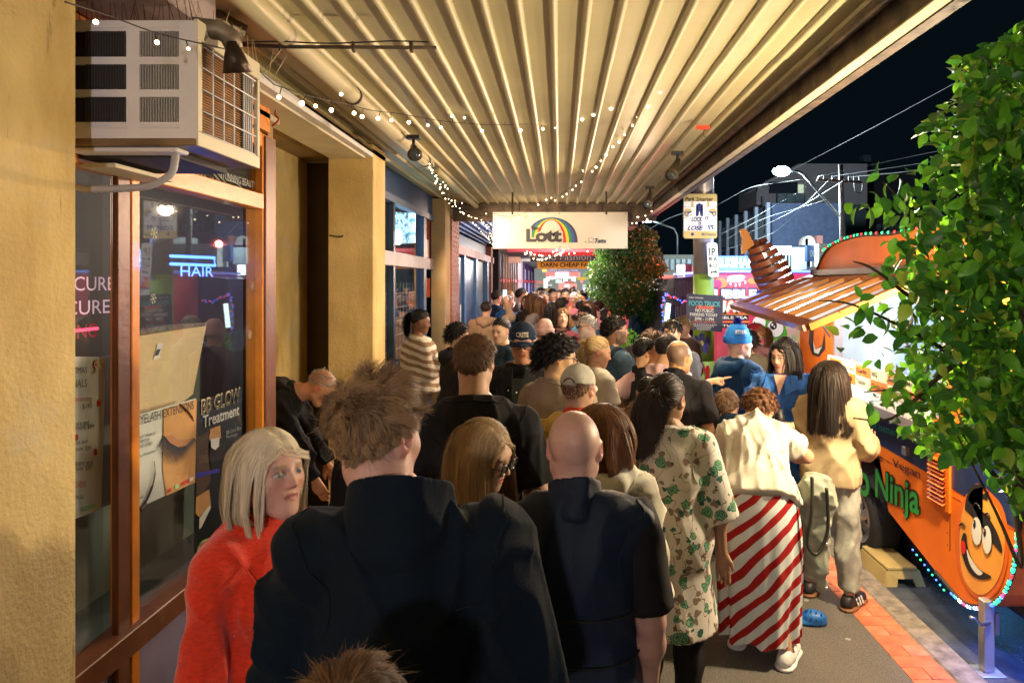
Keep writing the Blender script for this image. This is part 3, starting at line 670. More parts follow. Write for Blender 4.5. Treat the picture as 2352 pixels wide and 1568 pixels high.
def cap_hat(m, bm_=None, back=False, txt=None, opening=False):
    def f(root, Rh, hc, hs):
        cp = [ell(np.array([0, -.012, .042]) * hs, np.array([.086, .107, .092]) * hs, k=.01)]; sg = -1 if back else 1
        pt = np.array([0, 0, .030]) * hs; nn = unit([0, -.12 * sg, -1.])
        P, Q = grow(put(cp, Rh, hc), .006, [(Rh @ pt + hc, Rh @ nn)]); 
        mesh_np('cap', P, Q, m, root)
        V = []; W = lambda p: Rh @ (np.array(p) * hs) + hc; nu = 16; nv = 5
        for i in range(nv + 1):
            t = i / nv
            for j in range(nu + 1):
                a = math.pi * (j / nu) * .84 + math.pi * .08; V.append(W((math.cos(a) * (.084 + .0 * t), sg * ((math.sin(a)) * (.092 + .072 * t) - .01), .034 - .010 * t - .022 * abs(math.cos(a)) ** 2 * (1) - .012 * t * t)))
        n1 = len(V); V2 = [v + Rh @ np.array([0, 0, -.004]) for v in V]; Q = []
        for i in range(nv):
            for j in range(nu): a = i * (nu + 1) + j; Q += [(a, a + 1, a + nu + 2, a + nu + 1), (a + n1, a + n1 + nu + 1, a + n1 + nu + 2, a + n1 + 1)]
        for j in range(nu): a = nv * (nu + 1) + j; Q.append((a, a + 1, a + 1 + n1, a + n1))
        mesh_np('cap_brim', np.array(V + V2), np.array(Q), bm_ or m, root)
        if opening:
            def ar(a, r1, r2, dz_=0): x, z = r1 * math.cos(a), .034 + r2 * math.sin(a) + dz_; return W((x, -sg * (math.sqrt(max(.01, 1 - (x / .086) ** 2 - ((z - .042) / .092) ** 2)) * .107 + .004) - .012, z))
            decal([ar(a, .036, .038) for a in np.linspace(.0, math.pi, 12)], mat('cap_gap', (.10, .05, .03), .8), None, 'cap_opening').parent = root
            b = MB(); A1 = [ar(a, .038, .0, .001) for a in np.linspace(0, math.pi, 8)]; A2 = [ar(a, .038, .0, .014) for a in np.linspace(0, math.pi, 8)]; b.add(A1 + A2, [(j, j + 1, j + 9, j + 8) for j in range(7)]); o = b.out('cap_strap', m); o.parent = root
        b = MB(); b.ball(tuple(W((0, -.012, .136))), .008); o = b.out('cap_button', m, None, True); o.parent = root
        if txt:
            s_, tm, wd, ht = txt; key = text(s_, (0, 0, 0), (1, 0, 0), (0, 1, 0), wd, ht, tm, None, bold=.02); key.parent = root
            me = key.data
            for v in me.vertices:
                x = v.co.x - wd / 2; zz = .056 + v.co.y; y = math.sqrt(max(.0001, 1 - (x / .086) ** 2 - ((zz - .042) / .092) ** 2)) * .107 - .012 + .003; p = W((-x * sg, y * sg, zz)); v.co = p
    return f
def beanie(m, m2=None, pom=None, rib=True, txt=None):
    def f(root, Rh, hc, hs):
        W = lambda p: Rh @ (np.array(p) * hs) + hc; V = []; nu, nv = 72, 16
        for i in range(nv + 1):
            t = i / nv; th = t * math.pi * .5
            for j in range(nu):
                a = 2 * math.pi * j / nu; rr = (1 + (.018 * (j % 2)) * (t < .97)) * math.cos(th * .98) ** .72 + .0; V.append(W((math.cos(a) * .086 * rr, math.sin(a) * .106 * rr - .012, .022 + .140 * math.sin(th) + .015 * (-math.sin(a)) * 0)))
        Q = [(i * nu + j, i * nu + (j + 1) % nu, (i + 1) * nu + (j + 1) % nu, (i + 1) * nu + j) for i in range(nv) for j in range(nu)]
        mesh_np('beanie', np.array(V), np.array(Q), m, root)
        V = []
        for i, (zz, k) in enumerate(((.004, 1.02), (.008, 1.06), (.045, 1.08), (.062, 1.06), (.064, 1.0))):
            for j in range(nu): a = 2 * math.pi * j / nu; q = k * (1 + .022 * (j % 2)); V.append(W((math.cos(a) * .088 * q, math.sin(a) * .107 * q - .012, zz)))
        Q = [(i * nu + j, i * nu + (j + 1) % nu, (i + 1) * nu + (j + 1) % nu, (i + 1) * nu + j) for i in range(4) for j in range(nu)]
        mesh_np('beanie_cuff', np.array(V), np.array(Q), m2 or m, root)
        if pom:
            r = RNG.normal(size=(900, 3)); r /= np.linalg.norm(r, axis=1)[:, None]; c = W((0, -.012, .175)); V = []; Q = []
            for i, d in enumerate(r):
                l = .034 + .008 * RNG.random(); t = unit(np.cross(d, [.3, .2, .9])) * .0028; V += [c + d * .006 - t, c + d * .006 + t, c + d * l + t * .7, c + d * l - t * .7]; Q.append((4 * i, 4 * i + 1, 4 * i + 2, 4 * i + 3))
            mesh_np('pompom', np.array(V), np.array(Q), pom, root, smooth=False)
        if txt:
            s_, tm, wd, ht = txt; key = text(s_, (0, 0, 0), (1, 0, 0), (0, 1, 0), wd, ht, tm, None, bold=.02); key.parent = root
            for v in key.data.vertices:
                x = v.co.x - wd / 2; a = x / .1; zz = .085 + v.co.y; rr = .098 * (1 - max(0, (zz - .022) / .128) ** 2) ** .31 + .006; rr *= 1.03; v.co = W((math.cos(a) * rr * .92, -math.sin(a) * rr * 1.1 - .01, zz))
    return f
# ================================================================ the setting
G = lambda n: _M[n]
plaster = mat('plaster', (.66, .50, .21), .9, bump=.7, bscale=55, var=.16, vscale=2.2)
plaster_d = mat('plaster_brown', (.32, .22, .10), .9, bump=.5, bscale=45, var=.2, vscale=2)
orange = mat('orange_paint', (.74, .25, .02), .38, bump=.15, bscale=30, var=.15, vscale=6, coat=.2)
brown_p = mat('brown_paint', (.16, .055, .022), .4, bump=.15, bscale=30, var=.2, vscale=5)
deckm = mat('deck_paint', (.52, .47, .27), .5, bump=.06, bscale=6, var=.07, vscale=1.6, spec=.45)
steel_d = mat('dirty_steel', (.070, .048, .028), .75, bump=.5, bscale=35, var=.5, vscale=9)
creamm = mat('cream_paint', (.62, .56, .38), .6, bump=.15, bscale=50, var=.08)
whitep = mat('white_paint', (.74, .73, .70), .5, var=.05, bump=.05)
black = mat('black_plastic', (.012, .012, .014), .5)
dark = mat('dark_void', (.01, .01, .012), .9)
chrome = mat('steel', (.55, .55, .56), .32, 1.)
galv = mat('galvanised', (.42, .42, .42), .45, .7, bump=.1, bscale=20, var=.15)
asph = mat('asphalt', (.15, .135, .115), .82, bump=1.0, bscale=170, var=.35, vscale=120, spec=.3)
asph2 = mat('road_asphalt', (.035, .036, .042), .55, bump=.9, bscale=120, var=.4, vscale=60, spec=.5)
brickm = mat('paver_brick', (.50, .14, .055), .7, bump=.5, bscale=90, var=.2, vscale=9)
brickm2 = mat('paver_brick_pale', (.54, .19, .095), .7, bump=.5, bscale=90, var=.2, vscale=9)
kerbm = mat('kerb_stone', (.20, .165, .125), .85, bump=.8, bscale=70, var=.35, vscale=14)
mort = mat('mortar', (.25, .21, .17), .9, bump=.4, bscale=80)
wbrick = mat('wall_brick', (.20, .055, .03), .7, bump=.4, bscale=60, var=.35, vscale=8)
def grime(m, c1, scale, lo, hi, st=(1, 1, .35)):
    t = m.node_tree; N = t.nodes; L = t.links; b = N['Principled BSDF']; tc = N.new('ShaderNodeTexCoord'); mp = N.new('ShaderNodeMapping'); mp.inputs['Scale'].default_value = st; L.new(tc.outputs['Object'], mp.inputs[0]); n = N.new('ShaderNodeTexNoise'); n.inputs['Scale'].default_value = scale; n.inputs['Detail'].default_value = 9; n.inputs['Roughness'].default_value = .65; L.new(mp.outputs[0], n.inputs['Vector'])
    r = N.new('ShaderNodeValToRGB'); r.color_ramp.elements[0].position = lo; r.color_ramp.elements[1].position = hi; L.new(n.outputs['Fac'], r.inputs[0]); mx = N.new('ShaderNodeMixRGB'); L.new(r.outputs[0], mx.inputs[0]); L.new(b.inputs['Base Color'].links[0].from_socket, mx.inputs[1]); mx.inputs[2].default_value = c1 + (1,); L.new(mx.outputs[0], b.inputs['Base Color'])
grime(plaster, (.46, .31, .10), 2.6, .48, .72); grime(plaster, (.48, .44, .34), 1.4, .56, .74, (1, 1, 1)); grime(plaster, (.22, .13, .05), 16, .64, .72, (1, 1, .12))
grime(brown_p, (.30, .16, .08), 9, .60, .75); grime(orange, (.36, .10, .02), 12, .63, .74, (1, 1, .3)); grime(deckm, (.36, .27, .14), 3.5, .60, .80, (1, .3, 1)); grime(steel_d, (.11, .065, .03), 7, .55, .8, (1, .5, 1))
# --- a patched asphalt footpath with aggregate
def speckle(m, scale=420, thr=.03, col=(.42, .36, .28)):
    t = m.node_tree; N = t.nodes; L = t.links; b = N['Principled BSDF']; v = N.new('ShaderNodeTexVoronoi'); v.inputs['Scale'].default_value = scale
    tc = N.new('ShaderNodeTexCoord'); L.new(tc.outputs['Object'], v.inputs['Vector'])
    sp = N.new('ShaderNodeSeparateColor'); L.new(v.outputs['Color'], sp.inputs[0]); r = N.new('ShaderNodeMath'); r.operation = 'GREATER_THAN'; r.inputs[1].default_value = 1 - thr; L.new(sp.outputs[0], r.inputs[0])
    mx = N.new('ShaderNodeMixRGB'); L.new(r.outputs[0], mx.inputs[0]); L.new(b.inputs['Base Color'].links[0].from_socket, mx.inputs[1]); mx.inputs[2].default_value = col + (1,); L.new(mx.outputs[0], b.inputs['Base Color'])
speckle(asph, 150, .16, (.17, .15, .125)); speckle(asph2, 110, .08, (.10, .11, .13))
XB0, XB1, XK = 1.862, 2.092, 2.262
tag(box('footpath', (-2.6, -4, -.3), (XB0, 70, 0), asph), kind='structure')
tag(box('footpath_joint_bed', (XB0, -4, -.3), (XB1, 70, -.006), mort), kind='structure')
tag(box('road', (XK, -4, -.6), (60, 160, -.12), asph2), kind='structure')
tag(box('ground', (-80, -30, -1), (160, 260, -.62), asph2), kind='structure')
gut = mat('gutter_concrete', (.05, .055, .065), .7, bump=.7, bscale=60, var=.4, vscale=6)
tag(box('gutter', (XK, -4, -.2), (XK + .42, 70, -.114), gut), kind='structure')
fp = bpy.data.objects['footpath_joint_bed']
y = 1.9; i = 0; me_b = {}
for k, mm in enumerate((brickm, brickm2)):
    o = MB().box((0, 0, 0), (.226, .1105, .03), .003).out('brick', mm); me_b[k] = o.data; bpy.data.objects.remove(o)
def brick(x, y, z, me, parent, sc=(1, 1, 1), rz=0, name='brick'):
    o = bpy.data.objects.new(name, me); COL.objects.link(o); o.location = (x, y, z); o.scale = sc; o.rotation_euler = (0, 0, rz); o.parent = parent; return o
rb = random.Random(4)
while y < 14:
    zz = -.028 + rb.uniform(-.0015, .0015)
    if i % 2 == 0: brick(XB0 + .002, y, zz, me_b[rb.random() < .4], fp)
    else:
        brick(XB0 + .002, y, zz, me_b[rb.random() < .4], fp, (.5, 1, 1)); brick(XB0 + .002 + .115, y, zz + .001, me_b[rb.random() < .4], fp, (.492, 1, 1))
    y += .1145; i += 1
kb = tag(box('kerb_base', (XB1, -4, -.3), (XK, 70, -.02), kerbm), kind='structure')
y = -1.; 
while y < 16:
    box('kerb_stone', (XB1 + .004, y, -.16), (XK, y + .885, .002 + rb.uniform(-.002, .002)), kerbm, kb, .012); y += .895
b = MB()
for k in range(46):
    x, y, r_ = rb.uniform(.2, 1.8), rb.uniform(2.2, 7), rb.uniform(.006, .020); P = [(x + r_ * rb.uniform(.7, 1.2) * math.cos(a), y + r_ * rb.uniform(.7, 1.2) * math.sin(a), .0012) for a in np.linspace(0, 6.28, 8)[:-1]]; b.prism(P, (0, 0, .0015))
b.out('litter', mat('gum_spots', (.30, .28, .25), .8))['kind'] = 'stuff'
# --- canopy over the footpath: corrugated sheets with round ribs
ZC = 3.30; XW = -2.25; XE = 1.36; P_ = .15
can = empty('canopy', (0, 0, 0), 'long cream corrugated metal canopy over the footpath with rusty edge beam', 'canopy')
def deck(x0, y0, y1, name, z, m, parent):
    V = []; n = 14; prof = [(0, 0)] + [(.104 + .019 * (1 - math.cos(math.pi * t / n)), -.025 * math.sin(math.pi * t / n)) for t in range(n + 1)] + [(P_, 0)]
    for yy in (y0, y1):
        for a, b in prof: V.append((x0 + a, yy, z + b))
    k = len(prof); F_ = [(j, j + 1, j + 1 + k, j + k) for j in range(k - 1)]
    o = mesh(name, V, F_, m, parent, False); return o
cuts_y = [-3, 3.65 - .0, 6.7, 10.3]
for s in range(3):
    x = XW
    while x < XE - .02:
        deck(x, cuts_y[s], cuts_y[s + 1] + .02, 'roof_sheet', ZC + .004 * s, deckm, can); x += P_
MB().box((XW, -3, ZC + .06), (1.5, 11.8, ZC + .10)).out('roof_top', steel_d, can)
# edge beam with cream underside and rusty gutter lip
zb = CH + 1.016
MB().box((1.355, -3, zb + .008), (1.462, 10.55, ZC + .06)).out('edge_beam', steel_d, can)
MB().box((1.352, -3, zb), (1.416, 10.55, zb + .007)).out('beam_underside', mat('cream_underside', (.46, .40, .24), .75, bump=.3, bscale=40, var=.2), can)
MB().box((1.417, -3, zb - .006), (1.475, 10.55, zb + .010)).out('gutter_lip', steel_d, can)
MB().box((1.463, -3, zb + .012), (1.474, 10.55, ZC + .12)).out('fascia', steel_d, can)
MB().tube([(1.30, -3, 3.235), (1.30, 10.3, 3.235)], .028, 10).out('downpipe', steel_d, can, True)
MB().tube([(-1.24, -3, 3.222), (-1.24, 6.5, 3.222)], .050, 14).out('conduit_pipe', deckm, can, True)
MB().tube([(-1.24, 6.9, 3.235), (-1.24, 10.2, 3.235)], .036, 12).out('conduit_pipe', deckm, can, True)
for yy in (2.2, 4.1, 6.3): MB().tube([(-1.24, yy - .012, 3.222), (-1.24, yy + .012, 3.222)], .056, 14).out('pipe_collar', steel_d, can, True)
MB().box((-2.1, 10.30, 3.03), (1.462, 10.42, ZC + .1)).out('end_beam', steel_d, can)
for xx in (-.62, .62): MB().box((xx - .012, 9.0, 3.0), (xx + .012, 9.03, 3.3)).out('hanger_bar', steel_d, can)
# cross conduit with clips
zc = 3.235
MB().tube([px(548, 103, 3.10), px(660, 108, 3.10), px(1002, 110, 3.10)], .0085, 8).out('cross_conduit', steel_d, can, True)
MB().tube(catmull([px(545, 98, 3.05), px(640, 96, 3.05), px(760, 100, 3.05), px(900, 95, 3.05), px(985, 97, 3.05)], 6), .0035, 5).out('cable', black, can, True)
for xx in (645, 812, 945): MB().box(px(xx - 5, 95, 3.09), px(xx + 5, 122, 3.12)).out('pipe_clip', steel_d, can)
# --- pillars
p1 = tag(box('pillar', (-2.5, -3, 0), (-1.6, 2.262, ZC + .05), plaster, bev=.006), 'rendered yellow pillar beside the air conditioner at the near shopfront', 'pillar', 'rendered pillars')
p2 = tag(box('pillar', (-1.985, 5.86, 0), (-1.6, 6.27, 3.29), plaster, bev=.006), 'rendered yellow pillar between salon entrance and blue shopfront', 'pillar', 'rendered pillars')
p3 = tag(box('pillar', (-1.80, 9.57, 0), (-1.6, 10.0, 3.28), plaster_d, bev=.006), 'narrow brown rendered pillar between blue shopfront and brick pier', 'pillar', 'rendered pillars')
hk = MB().tube(catmull([px(757, 540, 5.85), px(768, 543, 5.845), px(782, 544, 5.84), px(788, 541, 5.84)], 5), .007, 6).out('hook', steel_d, p2, True)
# entrance recess behind pillar 2
sal = empty('salon_building', (0, 0, 0), 'yellow rendered salon building with recessed entrance beside the orange shopfront', 'building')
def part(name, a, b, m, p, bev=0.): return MB().box(a, b, bev).out(name, m, p)
part('wall', (-2.5, 4.30, 0), (-2.32, 7.4, 3.3), plaster, sal)
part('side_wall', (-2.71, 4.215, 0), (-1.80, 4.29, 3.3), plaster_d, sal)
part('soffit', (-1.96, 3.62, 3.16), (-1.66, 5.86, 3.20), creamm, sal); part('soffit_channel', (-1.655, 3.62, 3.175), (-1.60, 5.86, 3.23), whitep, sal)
part('recess_shade_panel', (-2.318, 6.275, .02), (-1.985, 6.315, 3.2), mat('recess_shade_brown', (.045, .026, .010), .6, var=.2), sal); part('entry_ceiling', (-2.32, 4.2, 3.21), (-1.6, 6.3, 3.25), plaster_d, sal)  # dark panel standing in for the pillar's shade in the recess, not a door
part('lintel', (-2.7, 2.27, 3.02), (-1.78, 4.2, 3.3), orange, sal)
# --- orange salon shopfront in the plane X = -1.75
XS = -1.75
shop = empty('shopfront', (0, 0, 0), 'orange timber salon shopfront with two large panes and posters behind the glass', 'shopfront')
def bar(name, p0, p1, m=orange, dx=.07, x=XS, par=shop):
    'frame member between two corners on the shopfront plane (Y, Z)'
    return part(name, (x - dx, p0[0], p0[1]), (x, p1[0], p1[1]), m, par, .004)
def yz(x, y, X=XS): v = onX(x, y, X); return v.y, v.z
Ym0, _ = yz(296, 900); Ym1, _ = yz(322, 900); Yr0, _ = yz(603, 600); Yr1, _ = yz(634, 600)
zr1 = 2.62; zr0 = 2.53; zs0, zs1 = .60, .70
bar('mullion', (Ym0 + .02, .2), (Ym1, zr0 - .002), orange, .09)
bar('end_post', (Yr0, 0), (Yr1, 2.98), orange, .10)
bar('end_trim', (Yr0 + .02, .1), (Yr1 - .03, 2.97), brown_p, .02, XS + .012)
bar('transom_rail', (1.9, zr0), (Yr0 - .002, zr1), orange, .09, XS + .01)
bar('top_rail', (1.9, 2.90), (Yr0 - .002, 2.985), orange, .09)
bar('sill', (1.9, zs0), (Yr0 - .002, zs1), brown_p, .12, XS + .035)
bar('transom_mullion', (Ym0 + .05, zr1 + .002), (Ym1 - .01, 2.899), orange, .07)
pass
part('jamb_return', (XS - .03, 2.712, 0), (XS - .004, Ym0 + .018, zr0 - .004), brown_p, shop, .004)
part('stall_riser', (XS - .10, 1.9, 0), (XS - .03, Yr0, zs0 - .002), mat('purple_tiles', (.25, .22, .33), .35, var=.1, bump=.1), shop)
pass
gl = mat('window_glass', (1, 1, 1), .02)
t = gl.node_tree; N = t.nodes; L = t.links; N.remove(N['Principled BSDF']); tr = N.new('ShaderNodeBsdfTransparent'); tr.inputs[0].default_value = (.95, .97, .97, 1); gs = N.new('ShaderNodeBsdfGlossy'); gs.inputs['Roughness'].default_value = .015; lw = N.new('ShaderNodeLayerWeight'); lw.inputs[0].default_value = .5; pw = N.new('ShaderNodeMath'); pw.operation = 'POWER'; pw.inputs[1].default_value = 4.2; L.new(lw.outputs['Facing'], pw.inputs[0]); fr = N.new('ShaderNodeMath'); fr.operation = 'MULTIPLY_ADD'; fr.inputs[1].default_value = .80; fr.inputs[2].default_value = .06; L.new(pw.outputs[0], fr.inputs[0])
mx = N.new('ShaderNodeMixShader'); L.new(fr.outputs[0], mx.inputs[0]); L.new(tr.outputs[0], mx.inputs[1]); L.new(gs.outputs[0], mx.inputs[2]); L.new(mx.outputs[0], N['Material Output'].inputs[0])
def pane(name, a, b, par): return part(name, a, b, gl, par)
pane('window_pane', (XS - .045, Ym1, zs1), (XS - .041, Yr0, zr0), shop)
pane('window_pane', (XS - .066, 1.92, zs1), (XS - .062, 2.712, zr0), shop)
pane('transom_pane', (XS - .045, Ym1, zr1), (XS - .041, Yr0, 2.90), shop); pane('transom_pane', (XS - .045, 1.92, zr1), (XS - .041, Ym0 + .05, 2.90), shop)
# salon interior
inn = empty('salon_interior', (0, 0, 0), 'dim salon room seen through the shopfront glass', 'room')
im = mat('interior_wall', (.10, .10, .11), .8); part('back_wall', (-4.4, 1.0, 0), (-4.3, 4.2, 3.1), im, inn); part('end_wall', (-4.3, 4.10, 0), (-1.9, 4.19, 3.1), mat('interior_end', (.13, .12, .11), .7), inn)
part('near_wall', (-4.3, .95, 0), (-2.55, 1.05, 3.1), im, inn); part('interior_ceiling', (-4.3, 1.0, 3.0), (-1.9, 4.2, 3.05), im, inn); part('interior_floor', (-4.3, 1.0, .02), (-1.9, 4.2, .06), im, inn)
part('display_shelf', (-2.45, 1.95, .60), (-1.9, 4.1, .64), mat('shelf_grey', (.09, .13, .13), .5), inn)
# lower display wall seen behind the posters (dull green grey board)
part('display_board', (-2.16, 2.95, .64), (-2.14, 4.08, 1.75), mat('board_green', (.16, .20, .17), .7, var=.3, vscale=1.5), inn)
# cardboard panel
cb = mat('cardboard', (.78, .60, .34), .8, var=.06, bump=.1, bscale=20)
XP = -1.90
pp = [onX(x, y, XP) for x, y in ((312, 772), (474, 748), (443, 905), (418, 925), (300, 955))]
car = MB().prism(pp, (-.05, 0, 0)).out('cardboard_panel', cb); tag(car, 'large tan cardboard panel leaning inside the salon window', 'panel')
MB().prism([onX(x, y, XP) for x, y in ((312, 770), (318, 757), (400, 744), (476, 741), (474, 748))], (-.05, 0, 0)).out('taped_edge', mat('tape', (.10, .08, .06), .5, var=.8, vscale=30), car)
MB().prism([onX(x, y, XP + .004) for x, y in ((362, 790), (376, 787), (366, 822), (353, 826))], (-.002, 0, 0)).out('label_sticker', whitep, car)
MB().prism([onX(x, y, XP + .007) for x, y in ((362, 803), (369, 801), (364, 815), (357, 817))], (-.002, 0, 0)).out('barcode', black, car)
# posters on the inside of the glass
XG = XS - .050
def P2(x, y, X=XG): return onX(x, y, X)
def q2(x, y): return onX(x / 2.044 * .9408, (900 + y / 2.044) * .9408, XG)          # from the close-up grid
def q3(x, y): return onX((0 + x / 2.529) * .9408, (380 + y / 2.529) * .9408, XG)
def qq(x, y, d=.004): v = q2(x, y); return (XG + d, v.y, v.z)
ink = mat('ink', (.03, .03, .035), .6); goldi = mat('gold_print', (.75, .62, .38), .5); redi = mat('red_print', (.6, .03, .02), .5); greyi = mat('grey_print', (.35, .37, .34), .6)
def wt(s, p0, p1, h, m, par, bold=0., X=XG + .004, shear=0.):
    'lettering on a left hand wall: baseline from pixel p0 to p1 in close-up 2 pixels, height in metres'
    a, b = q2(*p0), q2(*p1); a = Vector((X, a.y, a.z)); b = Vector((X, b.y, b.z)); return text(s, a, b - a, (0, 0, 1), (b - a).length, h, m, par, bold, shear, lift=.001)
po = MB().prism([q2(670, 235), q2(978, 147), q2(970, 568), q2(660, 706)], (-.002, 0, 0)).out('poster', mat('poster_paper', (.84, .84, .78), .6), None); tag(po, 'eyelash extensions poster with closed eye on the salon window', 'poster', 'posters on the salon window')
wt('EYELASH EXTENSIONS', (680, 283), (962, 200), .040, ink, po)
for i, (s, x1) in enumerate((('- QUALITY - AFFORDABLE', 770), ('- SATISFACTION', 738), ('- FOR ANY OCCASION', 755), ('- Free professional advice', 770))): wt(s, (676, 356 + 23 * i + (i == 3) * 24), (x1, 334 + 23 * i + (i == 3) * 18 - (4 if i != 1 else -2)), .014, ink, po)
wt('Book', (672, 660), (710, 643), .015, ink, po)
skinp = mat('print_skin', (.78, .40, .13), .6, var=.18, vscale=4)
decal([qq(812, 200), qq(978, 152), qq(970, 566), qq(826, 632), qq(808, 500), qq(812, 330)], skinp, po)
decal([qq(x, y, .006) for x, y in ((812, 335), (850, 330), (880, 352), (930, 352), (962, 340), (940, 372), (900, 395), (860, 400), (825, 378))], mat('print_shadow', (.45, .20, .07), .6), po)
b = MB(); lid = [qq(812, 338, .008), qq(840, 372, .008), qq(880, 392, .008), qq(920, 385, .008), qq(962, 345, .008)]
lc = catmull(lid, 8)
for i, p in enumerate(lc):
    t_ = i / len(lc); d = Vector((0, (t_ - .55) * .09, -.050 - .045 * math.sin(math.pi * min(1, t_ * 1.2)))); e = Vector((0, .0046, 0)); b.add([p - e, p + e, p + d * .6 + Vector((0, -.006, 0)), p + d + Vector((0, -.012, .006))], [(0, 1, 2), (0, 2, 3)])
b.out('lash_print', ink, po); tube('lid_line', lid, .0022, ink, po, 4)
tube('brow_print', [qq(890, 175, .008), qq(925, 205, .008), qq(950, 240, .008), qq(960, 262, .008)], [.003, .006, .005, .001], mat('brow_print', (.12, .05, .02), .7), po, 5)
tube('lash_curl_print', catmull([qq(760, 460, .008), qq(765, 520, .008), qq(750, 590, .008), qq(715, 670, .008), qq(690, 704, .008)], 5), [.0015] * 5 + [.003] * 5 + [.005] * 5 + [.008] * 6, ink, po, 5)
for (x, y, m_) in ((875, 588, mat('green_print', (.35, .62, .35), .6)), (908, 570, redi), (928, 560, redi), (948, 550, whitep), (838, 606, redi)): decal([qq(x - 9, y - 6, .008), qq(x + 9, y - 13, .008), qq(x + 9, y + 5, .008), qq(x - 9, y + 12, .008)], m_, po)
# second poster
po2 = MB().prism([q2(978, 165), q2(1208, 95), q2(1200, 800), q2(968, 940)], (-.002, 0, 0)).out('poster', mat('poster_dark', (.014, .015, .022), .5), None); tag(po2, 'dark glow treatment poster with masked beautician on the salon window', 'poster', 'posters on the salon window')
wt('BB GLOW', (1000, 232), (1195, 160), .080, goldi, po2, .028); wt('BB GLOW', (1003, 228), (1192, 158), .068, mat('poster_dark', (0, 0, 0)), po2, -.006, XG + .006); wt('Treatment', (1008, 296), (1190, 230), .062, whitep, po2, .015)
wt('BB Glow Skin', (1125, 328), (1200, 302), .020, greyi, po2); wt('Package', (1125, 352), (1180, 335), .020, greyi, po2)
decal([qq(*p) for p in ((1045, 300), (1095, 282), (1100, 345), (1040, 360))], skinp, po2); decal([qq(*p, .006) for p in ((1046, 350), (1090, 342), (1088, 385), (1068, 405), (1048, 392))], whitep, po2)
decal([qq(*p) for p in ((1000, 330), (1040, 305), (1035, 420), (1050, 560), (1010, 620), (975, 640), (976, 340))], mat('print_hair', (.10, .05, .02), .7), po2)
decal([qq(*p) for p in ((975, 640), (1040, 600), (1050, 680), (990, 740), (972, 720))], skinp, po2); decal([qq(*p, .006) for p in ((990, 745), (1040, 680), (1048, 690), (1000, 790), (988, 800))], whitep, po2)
decal([qq(*p, .006) for p in catmull([(980, 895, 0), (1000, 860, 0), (1035, 845, 0), (1040, 870, 0), (1010, 905, 0), (985, 915, 0)], 4, True) for p in [(p[0], p[1])]], mat('green_badge', (.40, .66, .20), .6), po2)
wt('afterpay', (984, 890), (1036, 862), .020, ink, po2, X=XG + .009)
decal([qq(*p, .005) for p in ((972, 520), (1090, 498), (1090, 515), (972, 545))], mat('blue_print', (.05, .04, .45), .5), po2)
# price list on the narrow pane
XN = XS - .072
def qn(x, y, d=.0): v = onX(x / 2.044 * .9408, (900 + y / 2.044) * .9408, XN); return Vector((XN + d, v.y, v.z))
pl = MB().prism([onX(x, y, XN) for x, y in ((150, 818), (243, 820), (233, 1168), (150, 1200))], (-.002, 0, 0)).out('poster', mat('poster_cream', (.86, .86, .78), .6), None); tag(pl, 'cream price list poster taped behind the narrow salon pane', 'poster', 'posters on the salon window')
def nt2(s, x0, x1, y0, y1, h, m): a, b = qn(x0, y0, .004), qn(x1, y1, .004); text(s, a, b - a, (0, 0, 1), (b - a).length, h, m, pl, lift=.001)
for s, x0, x1, y, h, m in (('CHRISTMAS', 290, 428, 23, .024, ink), ('SPECIALS', 300, 428, 92, .030, ink), ('Brightening', 320, 452, 168, .024, redi), ('$145', 405, 452, 198, .022, ink), ('Manicure and', 320, 438, 282, .020, ink), ('Pedicure $99', 335, 465, 302, .020, ink), ('Tips and', 360, 430, 378, .020, ink), ('Pedicure  $99', 335, 448, 410, .020, ink), ('Manicure and', 320, 456, 480, .020, ink), ('Pedicure  $99', 335, 450, 508, .020, ink), ('VOUCHERS', 320, 424, 592, .024, redi), ('salon.com.au', 300, 410, 650, .020, ink)): nt2(s, x0, x1, y + 6, y - 2, h, m)
b = MB(); b.prism([qn(476, 8, .003), qn(476 - 16, -20, .003), qn(466, -40, .003), qn(480, -46, .003)], (.001, 0, 0)); b.out('logo_print', redi, pl); text('SN', qn(458, 26, .006), (0, 1, 0), (0, 0, 1), .05, .05, goldi, pl, .02)
for x, y in ((488, 172), (472, 415), (377, 342)): decal([qn(x + 9 * math.cos(a), y + 18 * math.sin(a), .004) for a in np.linspace(0, 6.28, 10)[:-1]], redi, pl)
decal([qn(*p, .004) for p in ((400, 690), (468, 668), (470, 690), (405, 712))], mat('green_print', (0, 0, 0)), pl)
# neon style window words
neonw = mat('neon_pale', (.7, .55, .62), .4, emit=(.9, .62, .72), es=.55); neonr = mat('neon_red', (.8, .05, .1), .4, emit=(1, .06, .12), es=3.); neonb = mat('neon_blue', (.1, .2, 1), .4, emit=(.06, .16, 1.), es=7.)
def word(s, p0, p1, h, m, X, label):
    a = onX(*p0, X); b = onX(*p1, X); o = text(s, a, (0, 1, 0), (0, 0, 1), (b - a).y, h, m, None, lift=0, name='window_sign'); tag(o, label, 'sign', 'glowing words in the salon window'); return o
word('MANICURE', (60, 670), (262, 668), .055, neonw, XN - .02, 'topmost pale pink glowing word on the narrow salon pane'); word('PEDICURE', (50, 732), (252, 724), .055, neonw, XN - .02, 'second pale glowing word on the narrow salon pane'); word('WAXING', (80, 790), (222, 782), .055, mat('neon_dim', (.25, .05, .06), .4, emit=(1, .06, .10), es=.25), XN - .02, 'red lit word above the price list')
tube('neon_or_reflection_bar', [onX(168, 760, XN), onX(224, 754, XN)], .006, neonr, bpy.data.objects['window_sign.002'])
word('HAIR', (415, 634), (490, 628), .055, neonb, XP - .12, 'blue neon hair sign hanging inside the salon window')
